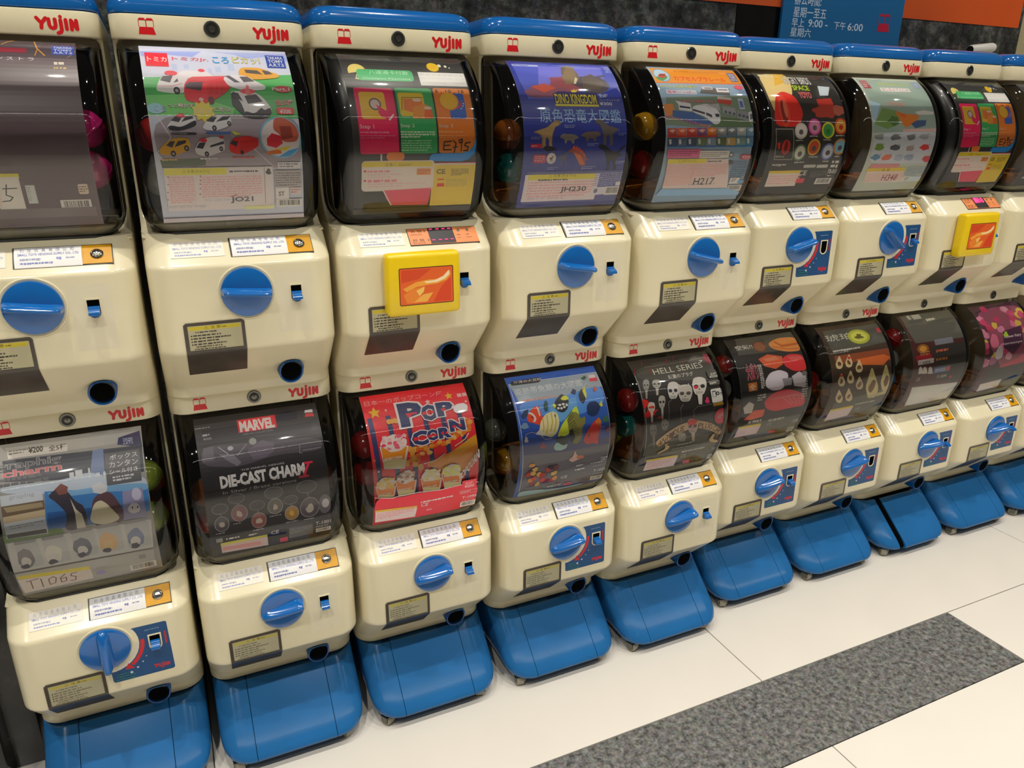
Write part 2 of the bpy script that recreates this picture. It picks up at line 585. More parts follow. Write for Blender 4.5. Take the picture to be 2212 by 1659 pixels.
def dense(prof, n):
    """Catmull-Rom resample of (z, y)"""
    out = []
    for i in range(len(prof) - 1):
        p0, p1, p2, p3 = prof[max(i - 1, 0)], prof[i], prof[i + 1], prof[min(i + 2, len(prof) - 1)]
        for k in range(n):
            t = k / n
            out.append(tuple(0.5 * ((2 * p1[j]) + (-p0[j] + p2[j]) * t + (2 * p0[j] - 5 * p1[j] + 4 * p2[j] - p3[j]) * t * t + (-p0[j] + 3 * p1[j] - 3 * p2[j] + p3[j]) * t ** 3) for j in (0, 1)))
    out.append(prof[-1])
    return out
PD = dense(PROF, 4)

def m_body():
    bm = bmesh.new()
    secs = [(.772, -.1955), (.7865, -.1955), (.790, -.1975), (.792, -.1995), (.8725, -.2800), (.8745, -.2820), (.8770, -.2843), (.8800, -.2857), (.884, PY), (.886, PY), (1.0170, PY), (1.0188, PY), (1.0215, -.2856), (1.0237, -.2843), (1.0255, -.2826), (1.0270, -.28095), (1.0675, -.2371), (1.0695, -.2345), (1.0705, -.2320)]
    rings = []
    for z, yf in secs:
        rings.append([(x, y, z - Z0) for x, y in rring(HW, yf, 0.13, 0.042, n=9)])
    loft(bm, rings)
    # pillars left and right of the globe, running up to the head band
    zs = [1.064, 1.066, 1.070, 1.076, 1.084, 1.094, 1.106, 1.12, 1.14, 1.20, 1.30, 1.350, 1.360, 1.366]
    def pf(z):
        t = min(1, max(0, (z - 1.066) / 0.075))
        return -0.222 + 0.075 * math.sqrt(1 - (1 - t) ** 2)
    for sgn in (-1, 1):
        rings = []
        for z in zs:
            xi = globe_hw(max(z, 1.066)) + 0.0015
            yf = pf(z)
            b = 0.003
            q = [(xi, 0.128), (xi, yf + b), (xi + b * .5, yf), (HW - 0.001 - b, yf), (HW - 0.001, yf + b), (HW - 0.001, 0.128)]
            rings.append([(sgn * x, y, z - Z0) for x, y in q])
        loft(bm, rings)
    # rear box behind the globe
    box(bm, -0.139, 0.139, 0.06, 0.128, 1.06 - Z0, 1.366 - Z0)
    return fin(bm, 'body', 40)
def m_head():
    bm = bmesh.new()
    rings = []
    for z, ins in ((1.3652, 0.002), (1.3662, 0.0005), (1.3675, 0.0), (1.3995, 0.0), (1.4010, 0.0006), (1.4014, 0.002)):
        rings.append([(x, y, z - Z0) for x, y in rring(HW - ins, -.187 + ins, 0.13 - ins, 0.032, n=8)])
    loft(bm, rings)
    return fin(bm, 'head_band', 50)
def m_lid():
    bm = bmesh.new()
    rings = []
    for z, ins in ((1.4022, 0.003), (1.4030, 0.0008), (1.4065, 0.0), (1.4155, 0.0006), (1.4225, 0.0030), (1.4280, 0.0075), (1.4320, 0.0140), (1.4340, 0.022), (1.4345, 0.034)):
        rings.append([(x, y, z - Z0) for x, y in rring(HW - ins, -.187 + ins, 0.13 - ins, 0.032, n=8)])
    loft(bm, rings)
    return fin(bm, 'lid', 50)
def m_globe(inset=0.0, zlo=1.0665, zhi=1.3685, yb=0.05):
    bm = bmesh.new()
    rings = []
    for z, y in PD:
        if z < zlo - 1e-6 or z > zhi + 1e-6: continue
        h = globe_hw(z) - inset
        rings.append([(x, yy, z - Z0) for x, yy in rring(h, y + inset, yb - inset, min(0.032, h * .5), n=9)])
    loft(bm, rings, cap0=True, cap1=True)
    return fin(bm, 'globe', 45)
def m_interior():
    """dark inside: back plate and side lining of the hopper"""
    bm = bmesh.new()
    box(bm, -0.132, 0.132, 0.012, 0.046, 1.075 - Z0, 1.360 - Z0)
    return fin(bm, 'hopper_back', 30)
def m_tray():
    bm = bmesh.new()
    rings = []
    for z, ins in ((1.0685, 0.006), (1.072, 0.006), (1.086, 0.0075), (1.0885, 0.010)):
        h = globe_hw(z) - ins
        rings.append([(x, y, z - Z0) for x, y in rring(h, prof_y(z) + ins, 0.045, 0.026, n=7)])
    loft(bm, rings)
    return fin(bm, 'hopper_tray', 30)
def m_wheel():
    bm = bmesh.new()
    lathe(bm, [(0.030, 0.0), (0.095, 0.0), (0.098, 0.003), (0.098, 0.022), (0.094, 0.025), (0.03, 0.030)], 30)
    for k in range(5):      # pockets' ribs
        a = 2 * math.pi * k / 5
        c, s = math.cos(a), math.sin(a)
        q = [(0.03, -0.006), (0.092, -0.004), (0.092, 0.004), (0.03, 0.006)]
        v0 = [bm.verts.new((x * c - y * s, x * s + y * c, 0.024)) for x, y in q]
        v1 = [bm.verts.new((x * c - y * s, x * s + y * c, 0.036)) for x, y in q]
        for i in range(4):
            bm.faces.new((v0[i], v0[(i + 1) % 4], v1[(i + 1) % 4], v1[i]))
        bm.faces.new(v1)
    bmesh.ops.translate(bm, verts=bm.verts[:], vec=(0, -0.105, 1.0895 - Z0))
    return fin(bm, 'dispenser_wheel', 35)

# card that follows the globe's curve
CARD_HW = 0.111
CZ0, CZ1 = 1.3535, 1.0925
NCUT = 40
def card_profile():
    pts = [(z, y + 0.0055) for z, y in dense(PROF, 16) if CZ1 - .002 <= z <= CZ0 + .002]
    d = [0]
    for a, b in zip(pts, pts[1:]): d.append(d[-1] + math.hypot(a[0] - b[0], a[1] - b[1]))
    tot = d[-1]
    out = []
    j = 0
    for k in range(NCUT + 1):
        s = tot * k / NCUT
        while j < len(d) - 2 and d[j + 1] < s: j += 1
        t = (s - d[j]) / (d[j + 1] - d[j])
        out.append((pts[j][1] + (pts[j + 1][1] - pts[j][1]) * t, pts[j][0] + (pts[j + 1][0] - pts[j][0]) * t))
    nr = []
    for k in range(NCUT + 1):
        a, b = out[max(k - 1, 0)], out[min(k + 1, NCUT)]
        dy, dz = b[0] - a[0], b[1] - a[1]
        l = math.hypot(dy, dz)
        nr.append((dz / l, -dy / l))
    return out, nr, tot
CP, CN, CLEN = card_profile()
CASP = CLEN / (2 * CARD_HW)
def card_map(u, v):
    f = min(max(v * NCUT, 0), NCUT - 1e-9)
    k = int(f)
    t = f - k
    y = CP[k][0] * (1 - t) + CP[k + 1][0] * t
    z = CP[k][1] * (1 - t) + CP[k + 1][1] * t
    ny = CN[k][0] * (1 - t) + CN[k + 1][0] * t
    nz = CN[k][1] * (1 - t) + CN[k + 1][1] * t
    return ((u - 0.5) * 2 * CARD_HW, y, z - Z0), (0, ny, nz)
def m_card():
    bm = bmesh.new()
    rows = []
    for k in range(NCUT + 1):
        P, N = card_map(0, k / NCUT)
        rows.append([bm.verts.new((x, P[1] - N[1] * o, P[2] - N[2] * o)) for x, o in ((-CARD_HW, 0), (CARD_HW, 0), (CARD_HW, 0.0006), (-CARD_HW, 0.0006))])
    for a, b in zip(rows, rows[1:]):
        for i in range(4):
            bm.faces.new((a[i], a[(i + 1) % 4], b[(i + 1) % 4], b[i]))
    bm.faces.new(rows[0]); bm.faces.new(rows[-1][::-1])
    return fin(bm, 'display_card', 40)

# knob
KX, KZ = 0.0, 0.976 - Z0
def m_knob_seat():
    bm = bmesh.new()
    lathe(bm, [(0.0435, -0.002), (0.0465, 0.0), (0.0463, 0.0012), (0.0448, 0.002), (0.043, 0.0012)], 40, Matrix.Translation((KX, PY, KZ)) @ FRONT)
    return fin(bm, 'knob_ring', 35)
def m_knob():
    bm = bmesh.new()
    lathe(bm, [(0.0408, -0.001), (0.0415, 0.003), (0.0405, 0.0055), (0.037, 0.0068), (0.022, 0.0078), (0.004, 0.008)], 44, FRONT)
    return fin(bm, 'knob', 35)
def m_grip(upper):
    """fin across the knob, proud of the disc; the lower machines' fins rise towards one end like a beak"""
    bm = bmesh.new()
    rings = []
    n = 22
    for k in range(n + 1):
        t = -1 + 2 * k / n
        x = 0.0414 * t
        if upper:
            h = 0.006 + 0.021 * max(0.0, 1 - abs(t) ** 12) ** 0.5
            w0, w1 = 0.0085, 0.0035
        else:
            h = 0.007 + 0.025 * ((t + 1) / 2) ** 0.45 * max(0.0, 1 - max(0.0, t) ** 14) ** 0.5
            w0, w1 = 0.013, 0.0045
        w0 = min(w0, 0.004 + 0.012 * (1 - abs(t) ** 5))
        q = [(-w0, 0.003), (-w0 * .72, h * .55), (-w1, h * .93), (-w1 * .4, h), (w1 * .4, h), (w1, h * .93), (w0 * .72, h * .55), (w0, 0.003)]
        rings.append([(x, -d, z) for z, d in q])
    loft(bm, rings)
    return fin(bm, 'grip', 40)
# coin slot
SX, SZ = 0.0805, 0.967 - Z0
def u_shape(w, zt, zb, n=10):
    """outline of a slot with a round bottom"""
    pts = [(-w, zt), (w, zt)]
    for k in range(n + 1):
        a = -math.pi * k / n
        pts.append((w * math.cos(a), zb + w + w * math.sin(a)))
    return pts
def m_slot():
    bm = bmesh.new()
    o = u_shape(0.0112, 0.0168, -0.0178)
    i = u_shape(0.0088, 0.0142, -0.0154)
    def ring(p, y): return [bm.verts.new((SX + a, y, SZ + b)) for a, b in p]
    A, B, C, D_ = ring(o, PY + .0005), ring(o, PY - 0.0012), ring(i, PY - 0.0012), ring(i, PY - 0.0002)
    n = len(o)
    for p, q in ((A, B), (B, C), (C, D_)):
        for k in range(n):
            bm.faces.new((p[k], p[(k + 1) % n], q[(k + 1) % n], q[k]))
    return fin(bm, 'coin_slot', 30)
def m_slot_hole():
    bm = bmesh.new()
    i = u_shape(0.0088, 0.0142, -0.0154)
    bm.faces.new([bm.verts.new((SX + a, PY - 0.0003, SZ + b)) for a, b in i])
    return fin(bm, 'slot_opening', 30)
def m_lever():
    bm = bmesh.new()
    i = u_shape(0.0080, 0.004, -0.0148)
    rings = []
    for d, s in ((0.0004, 1.0), (0.0045, 0.98), (0.0062, 0.86)):
        rings.append([(SX + a * s, PY - d, SZ - 0.005 + (b + 0.005) * s) for a, b in i])
    loft(bm, rings)
    # tongue
    rings = []
    for y, zc, h in ((0.003, -0.002, 0.004), (0.010, -0.003, 0.0034), (0.0155, -0.0055, 0.0026), (0.0165, -0.0065, 0.001)):
        rings.append([(SX + a, PY - y, SZ + zc + b * h) for a, b in ((-.0075, 1), (.0075, 1), (.008, 0), (.0072, -1), (-.0072, -1), (-.008, 0))])
    loft(bm, rings)
    return fin(bm, 'return_lever', 40)
# bent smoked flap over the capsule outlet
FX0, FX1 = -0.1052, -0.0094
def m_flap():
    bm = bmesh.new()
    prof = [(.9275, PY - .0014), (.884, PY - .0014), (.8795, PY - .0010), (.8745, -.2837), (.8265, -.2355)]
    back = 0.0022
    rows = []
    for k, (z, y) in enumerate(prof):
        x0, x1 = FX0, FX1
        rows.append([bm.verts.new(p) for p in ((x0, y, z - Z0), (x1, y, z - Z0), (x1, y + back, z - Z0 + (0.0012 if k > 2 else 0)), (x0, y + back, z - Z0 + (0.0012 if k > 2 else 0)))])
    # rounded top corners: extra row
    top = [bm.verts.new(p) for p in ((FX0 + .004, PY - .0014, .9310 - Z0), (FX1 - .004, PY - .0014, .9310 - Z0), (FX1 - .004, PY + .001, .9310 - Z0), (FX0 + .004, PY + .001, .9310 - Z0))]
    rows.insert(0, top)
    for a, b in zip(rows, rows[1:]):
        for i in range(4):
            bm.faces.new((a[i], a[(i + 1) % 4], b[(i + 1) % 4], b[i]))
    bm.faces.new(rows[0]); bm.faces.new(rows[-1][::-1])
    return fin(bm, 'outlet_flap', 20)
# coin return cup on the lower slope
UX, UZ = 0.0655, 0.8125 - Z0
def m_cup():
    bm = bmesh.new()
    n = 28
    def ring(r, fy, dz=0.0):
        out = []
        for k in range(n):
            a = 2 * math.pi * k / n
            x, z = r * math.cos(a), r * 1.02 * math.sin(a)
            if x > 0 and z > 0:      # pointed upper lip
                q = (x * z) / (r * r) * 2
                x *= 1 + 0.16 * q; z *= 1 + 0.10 * q
            out.append(bm.verts.new((UX + x, fy(z), UZ + z + dz)))
        return out
    slope = lambda z: -.2215 - (z * 0.98)            # body surface under the cup
    A = ring(0.0222, lambda z: slope(z) + 0.012)
    B = ring(0.0222, lambda z: min(slope(z) - 0.0035, -0.2395 - 0.10 * z))
    B2 = ring(0.0212, lambda z: min(slope(z) - 0.0045, -0.2415 - 0.10 * z))
    C = ring(0.0190, lambda z: min(slope(z) - 0.0040, -0.2408 - 0.10 * z))
    D_ = ring(0.0180, lambda z: slope(z) - 0.0012)
    for p, q in ((A, B), (B, B2), (B2, C), (C, D_)):
        for k in range(n):
            bm.faces.new((p[k], p[(k + 1) % n], q[(k + 1) % n], q[k]))
    return fin(bm, 'coin_cup', 40)
def m_cup_hole():
    bm = bmesh.new()
    n = 24
    f = lambda z: min(-.2215 - (z * 0.98) - 0.0036, -0.2403 - 0.10 * z)
    pts = [(0.0178 * math.cos(2 * math.pi * k / n), 0.0026 + 0.0160 * math.sin(2 * math.pi * k / n)) for k in range(n)]
    bm.faces.new([bm.verts.new((UX + x, f(z) - 0.0006, UZ + z)) for x, z in pts])
    return fin(bm, 'cup_opening', 30)
# things on the sloping shelf: local frame (x, s up the slope)
SH0 = Vector((0, -.2832, 1.0255 - Z0)); SH1 = Vector((0, -.2360, 1.0685 - Z0))
SDIR = (SH1 - SH0).normalized()
SNRM = Vector((0, SDIR.z * -1, SDIR.y)).normalized()
def shelf_map(u, v):
    """u = x in metres, v = -z (absolute, downwards)"""
    t = (-v - 1.0255) / (1.0685 - 1.0255)
    P = SH0 + (SH1 - SH0) * t
    return (u, P.y, P.z), (0, SNRM.y, SNRM.z)
def shelf_box(bm, x0, x1, z0, z1, h0, h1, crown=0.0, n=1):
    rows = []
    for k in range(n + 1):
        t = k / n
        P, N = shelf_map(0, -(z0 + (z1 - z0) * t))
        h = h1 + crown * math.sin(math.pi * t)
        rows.append([bm.verts.new((x, P[1] + N[1] * q, P[2] + N[2] * q)) for x, q in ((x0, h0), (x1, h0), (x1, h), (x0, h))])
    for a, b in zip(rows, rows[1:]):
        for i in range(4):
            bm.faces.new((a[i], a[(i + 1) % 4], b[(i + 1) % 4], b[i]))
    bm.faces.new(rows[0]); bm.faces.new(rows[-1][::-1])
def m_plate(x0, x1, h=0.0012):
    bm = bmesh.new()
    shelf_box(bm, x0, x1, 1.0347, 1.0590, -0.001, h)
    return fin(bm, 'plate', 30)
def m_plate_rim():
    bm = bmesh.new()
    shelf_box(bm, -0.0175, 0.1178, 1.0335, 1.0602, -0.001, 0.0004)
    return fin(bm, 'label_recess', 30)
def m_holder():
    bm = bmesh.new()
    shelf_box(bm, -0.0150, 0.0750, 1.0335, 1.0592, 0.0, 0.0012, 0.0035, 8)
    return fin(bm, 'address_label', 40)
def holder_map(u, v):
    P, N = shelf_map(u, v)
    t = (-v - 1.0335) / (1.0592 - 1.0335)
    h = 0.0012 + 0.0035 * math.sin(math.pi * min(1, max(0, t)))
    return (P[0], P[1] + N[1] * h, P[2] + N[2] * h), N
BTN = Matrix.Translation(Vector(shelf_map(0.0955, -1.0468)[0])) @ Matrix.Rotation(math.atan2(-SNRM.y, SNRM.z), 4, 'X')
def m_button():
    bm = bmesh.new()
    lathe(bm, [(0.0088, 0.0), (0.0092, 0.0028), (0.0080, 0.0038), (0.0068, 0.0030), (0.0064, 0.0045), (0.0042, 0.0058), (0.0008, 0.0062)], 24, BTN)
    return fin(bm, 'button', 40)
def m_lock(z, y=-.187, r=0.0125):
    bm = bmesh.new()
    lathe(bm, [(r, -0.001), (r, 0.0016), (r * .93, 0.0026), (r * .72, 0.0026), (r * .68, 0.0012), (r * .42, 0.0012), (r * .38, 0.003), (r * .25, 0.0033), (r * .05, 0.0033)], 28, Matrix.Translation((0, y, z)) @ FRONT)
    return fin(bm, 'lock', 30)
def m_lock_face(z, y=-.187, r=0.0125):
    bm = bmesh.new()
    n = 24
    def ring(q, d): return [bm.verts.new((q * math.cos(2 * math.pi * k / n), y - d, z + q * math.sin(2 * math.pi * k / n))) for k in range(n)]
    a, b = ring(r * .66, 0.0015), ring(r * .44, 0.0015)
    for k in range(n):
        bm.faces.new((a[k], a[(k + 1) % n], b[(k + 1) % n], b[k]))
    box(bm, -0.0008, 0.0008, y - 0.0037, y - 0.003, z, z + r * .62)
    return fin(bm, 'keyway', 20)
def flat_map(y):
    return lambda u, v: ((u, y, -v - Z0), (0, -1, 0))

# printed marks shared by many machines
def wordmark(d, x, z, s, col='#d4141c'):
    """red five letter maker's mark, dropped third letter; x, z = lower left of the caps, s = cap height"""
    w = 0.31 * s
    P = lambda *a: [(x + p[0] * s, -(z + p[1] * s)) for p in a]
    d.line(P((0.08, 0.92), (0.42, 0.48)), w, col); d.line(P((0.80, 0.92), (0.42, 0.48), (0.36, 0.10)), w, col)
    d.line(P((1.02, 0.86), (1.02, 0.38), (1.10, 0.16), (1.28, 0.10), (1.46, 0.18), (1.52, 0.40), (1.52, 0.86)), w, col)
    d.line(P((1.96, 0.80), (1.96, 0.0), (1.86, -0.20), (1.64, -0.28)), w, col)
    d.e(x + 1.98 * s, -(z + 1.10 * s), 0.15 * s, 0.15 * s, col)
    d.line(P((2.38, 0.86), (2.38, 0.08)), w, col)
    d.line(P((2.78, 0.06), (2.80, 0.84), (3.22, 0.12), (3.22, 0.84)), w, col)
def capsule_logo(d, x, z, s, col='#d4141c'):
    """small red emblem: two outlined bins over a solid trapezoid; x, z = lower left, s = height"""
    P = lambda *a: [c for p in a for c in (x + p[0] * s, -(z + p[1] * s))]
    d.p(col, *P((0.0, 0), (1.04, 0), (0.92, .46), (0.08, .46)))
    for a in (0.06, 0.52):
        d.p(col, *P((a, .86), (a + .44, .86), (a + .38, 1.0), (a + .06, 1.0)))
        q = [(a, .46), (a, .90), (a + .44, .90), (a + .44, .46)]
        d.line([(x + p[0] * s, -(z + p[1] * s)) for p in q], 0.035 * s, col, cap=False)
def m_wordmark():
    d = Draw()
    wordmark(d, 0.0640, 1.3735, 0.0165)
    return d.mesh('wordmark', flat_map(-.1870), 2e-5, base=2e-4)
def m_logo():
    d = Draw()
    capsule_logo(d, -0.1075, 1.3722, 0.0235)
    return d.mesh('emblem', flat_map(-.1870), 2e-5, base=2e-4)
def m_warning(ink='#39352c', hd='#c9b62c', pap='#b5ad8b'):
    d = Draw()
    x0, x1, zt, zb = -0.1000, -0.0138, -.9268, -.8832
    d.rr(x0, zt, x1, zb, 0.0015, '#4c463c')
    d.rr(x0 + .001, zt + .001, x1 - .001, zb - .001, 0.001, pap)
    d.r(x0 + .0025, zt + .002, x1 - .003, zt + .0085, hd)
    d.T('⚠ 注 意', x0 + .026, zt + .0026, x0 + .052, zt + .0078, '#4a441c', 0.01)
    d.fine(x0 + .054, zt + .004, x0 + .066, zt + .0075, 1, '#6b6328')
    d.fine(x0 + .012, zt + .0105, x1 - .010, zt + .0140, 1, ink, 0.7)
    for k in range(4):
        z = zt + .0155 + k * .0050
        d.e(x0 + .0055, z + .0022, .0013, .0013, '#2d2a22', 8)
        d.fine(x0 + .008, z, x1 - .005, z + .0044, 1, ink, 0.62)
    d.fine(x0 + .011, zt + .0352, x1 - .030, zt + .0388, 1, ink, 0.6)
    d.fine(x0 + .008, zt + .0392, x1 - .005, zt + .0425, 1, ink, 0.6)
    return d.mesh('warning_sticker', flat_map(PY - 0.0016), 1.2e-5, base=1e-4)
ADDR = 'SMALL TOYS VENDING SUPPLY CO., LTD'
ADDR_C = '利佳玩具有限公司'
def address(d, x0, x1, zt, zb, bgc=None, c1='#8d93b4', c2='#6a75b8', k=1):
    h = zt - zb
    if bgc: d.r(x0, -zt, x1, -zb, bgc)
    w = x1 - x0
    for i, ch in enumerate(ADDR_C):
        a = x0 + w * (0.08 + 0.107 * i)
        d.T(ch, a, -(zt - h * .06), a + w * .058, -(zt - h * .28), c1)
    d.T(ADDR, x0 + w * .05, -(zt - h * .36), x0 + w * .96, -(zt - h * .50), c2, 0.01)
    d.fine(x0 + w * .08, -(zt - h * .60), x0 + w * .56, -(zt - h * .74), 1, c1, .7)
    d.fine(x0 + w * .62, -(zt - h * .60), x0 + w * .70, -(zt - h * .74), 1, c2, .9)
    d.fine(x0 + w * .76, -(zt - h * .60), x0 + w * .94, -(zt - h * .72), 1, c1, .6)
    d.fine(x0 + w * .08, -(zt - h * .79), x0 + w * .64, -(zt - h * .90), 1, c2, .7)
def m_address_print():
    d = Draw()
    address(d, -0.0145, 0.0745, 1.0590, 1.0340, '#e4e2e2')
    return d.mesh('address_print', holder_map, 1.5e-5, base=1.5e-4)
def m_address_flat():
    d = Draw()
    address(d, -0.1090, -0.0265, 1.0580, 1.0358, '#e6dfd0', '#a3a4b8', '#7f88bd')
    return d.mesh('address_sticker', shelf_map, 1.5e-5, base=3e-4)
def decal(d):
    """blue operating decal right of the knob; u = x, v = -z"""
    B = '#0f4a7e'
    kx, kz, R = 0.0, 0.976, 0.0545
    pts = [(0.044, 1.0035), (0.047, 1.0055), (0.1005, 1.0055), (0.1035, 1.0035), (0.1058, 0.9020), (0.1030, 0.8990), (0.0050, 0.8985), (0.0022, 0.9015), (0.0010, 0.9222)]
    for k in range(11):
        a = math.radians(-82 + 112 * k / 10)
        pts.append((kx + R * math.cos(a), kz + R * math.sin(a)))
    d.tri([(x, -z) for x, z in pts], B)
    d.arc(kx, -kz, 0.0485, 0.0525, 2, 78, '#d8d4cc')
    d.arc(kx, -kz, 0.0565, 0.0630, -2, 52, '#cf2026')
    a = math.radians(54)
    for q in (1,):
        c, s = math.cos(a), math.sin(a)
        d.p('#cf2026', kx + .0520 * c, -kz + .0520 * s, kx + .0680 * c, -kz + .0680 * s, kx + .0595 * math.cos(a + .2), -kz + .0595 * math.sin(a + .2))
    for t, r in ((30, .0016), (40, .0020), (51, .0028), (62, .0036)):
        t = math.radians(t)
        d.star(0.0715 * math.cos(t), -(kz - 0.0715 * math.sin(t)), r, '#dfe3ea')
    wordmark(d, 0.0720, 0.9095, 0.0078, '#d0282e')
    for k, (a, w) in enumerate(((.010, .030), (.008, .036), (.006, .044))):
        d.fine(a, -.9160 + k * .0055, a + w, -.9115 + k * .0055, 1, '#2b7c70', .6)
    d.fine(.066, -.9965, .096, -.9935, 1, '#7fa0bf', .6)
    d.r(.0965, -.985, .1000, -.958, '#b02a34')
def m_decal():
    d = Draw()
    decal(d)
    return d.mesh('decal', flat_map(PY), 1.5e-5, base=1.2e-4)
def m_residue():
    d = Draw()
    d.rr(0.0495, -1.0050, 0.1060, -.9010, 0.002, '#e3dabd')
    return d.mesh('clear_sticker', flat_map(PY), 1e-6, base=8e-5)
# card reader
def m_reader():
    bm = bmesh.new()
    box(bm, -0.0765, 0.0625, -0.3165, -0.2866, 0.9145 - Z0, 1.0280 - Z0, 0.009, 4)
    return fin(bm, 'card_reader', 50)
def m_screen():
    d = Draw()
    x0, x1, zt, zb = -0.0530, 0.0462, 1.0010, 0.9362
    d.rr(x0 - .0015, -zt - .0015, x1 + .0015, -zb + .0015, .003, '#4a2a10')
    d.rr(x0, -zt, x1, -zb, .002, '#e8631e')
    cx, cz = (x0 + x1) / 2, (zt + zb) / 2
    W, H = x1 - x0, zt - zb
    X = lambda a: x0 + W * a
    V = lambda b: -zt + H * b
    d.p('#d9481a', X(.03), V(.03), X(.6), V(.03), X(.35), V(.3), X(.03), V(.38))
    d.p('#dd4418', X(.62), V(.97), X(.97), V(.97), X(.97), V(.3), X(.78), V(.55))
    d.tri([(X(a), V(b)) for a, b in ((.05, .55), (.3, .38), (.55, .33), (.75, .34), (.88, .22), (.95, .1), (.96, .24), (.88, .38), (.7, .46), (.5, .48), (.3, .52), (.12, .64))], '#f5a63a')
    d.tri([(X(a), V(b)) for a, b in ((.45, .38), (.66, .36), (.82, .26), (.93, .10), (.94, .22), (.85, .34), (.7, .42), (.5, .43))], '#fbe3b4')
    d.tri([(X(a), V(b)) for a, b in ((.06, .72), (.25, .56), (.45, .52), (.35, .68), (.4, .9), (.3, .96), (.12, .96))], '#f0882a')
    d.tri([(X(a), V(b)) for a, b in ((.3, .62), (.46, .52), (.44, .66), (.36, .78))], '#f8c964')
    d.tri([(X(a), V(b)) for a, b in ((.25, .95), (.42, .74), (.62, .7), (.5, .95))], '#f6b04a')
    return d.mesh('screen', flat_map(-0.3166), 1.5e-5, base=1e-4)
def m_readout():
    d = Draw()
    for ch, a, z in (('金 額', -.011, 1.0575), ('餘 額', -.011, 1.0435)):
        d.T(ch, a, -z, a + .022, -z + .0042, '#7a4a26')
    d.T('AMOUNT', -.012, -1.0515, .010, -1.0490, '#7a4a26')
    d.T('BALANCE', -.011, -1.0385, .012, -1.0360, '#7a4a26')
    d.p('#7a4a26', .015, -1.0575, .018, -1.0550, .015, -1.0525)
    d.p('#7a4a26', .018, -1.0435, .021, -1.0410, .018, -1.0385)
    d.rr(.0225, -1.0598, .0715, -1.0352, .001, '#17131a')
    for x in (.082, .100):
        d.e(x, -1.0540, .0030, .0022, '#5c6247')
        d.fine(x - .005, -1.0480, x + .005, -1.0455, 1, '#7a4a26')
        d.fine(x - .006, -1.0430, x + .008, -1.0415, 1, '#a0623a')
    return d.mesh('readout_print', shelf_map, 2e-5, base=1.35e-3)
def m_digits(big):
    """one mesh per lit digit of the readout"""
    out = []
    def add(f):
        d = Draw()
        f(d)
        out.append(d.mesh('digit', shelf_map, 1e-6, base=1.35e-3 + 1e-3))
    if big:
        for k, ch in enumerate('188'):
            add(lambda d: d.T(ch, .0290 + k * .0125, -1.0585, .0390 + k * .0125, -1.0475, '#ff2050', 0.02))
    else:
        for x in (.0245, .0375, .0490, .0605):
            add(lambda d: d.r(x + .001, -1.0578, x + .0070, -1.0566, '#ff2050'))
            add(lambda d: d.r(x + .001, -1.0408, x + .0070, -1.0396, '#ff2050'))
    return out
def m_gasket():
    """black rubber lip where the globe meets the housing"""
    def pf(z):
        t = min(1, max(0, (z - 1.066) / 0.075))
        return -0.222 + 0.075 * math.sqrt(1 - (1 - t) ** 2)
    half = []
    for z in (1.352, 1.30, 1.24, 1.18, 1.14, 1.12, 1.105, 1.095, 1.087, 1.080, 1.075, 1.0715):
        half.append((globe_hw(z) + 0.0008, pf(z) - 0.0010, z - Z0))
    h = globe_hw(1.0715)
    yf = prof_y(1.0715)
    r = 0.032
    for k in range(7):
        a = math.radians(90 * k / 6)
        p = (h - r + (r + .0008) * math.cos(a), yf + r - (r + .0008) * math.sin(a), 1.0708 - Z0)
        if p[1] < half[-1][1] - .002: half.append(p)
    path = half + [(-x, y, z) for x, y, z in reversed(half)]
    bm = bmesh.new()
    rings = []
    n = 8
    P = [Vector(p) for p in path]
    for i, p in enumerate(P):
        t = (P[min(i + 1, len(P) - 1)] - P[max(i - 1, 0)]).normalized()
        a = t.cross(Vector((0.0, 0.55, 0.83)))
        a.normalize()
        b = t.cross(a)
        rings.append([tuple(p + (a * math.cos(2 * math.pi * k / n) + b * math.sin(2 * math.pi * k / n)) * 0.0021) for k in range(n)])
    loft(bm, rings)
    return fin(bm, 'gasket', 60)

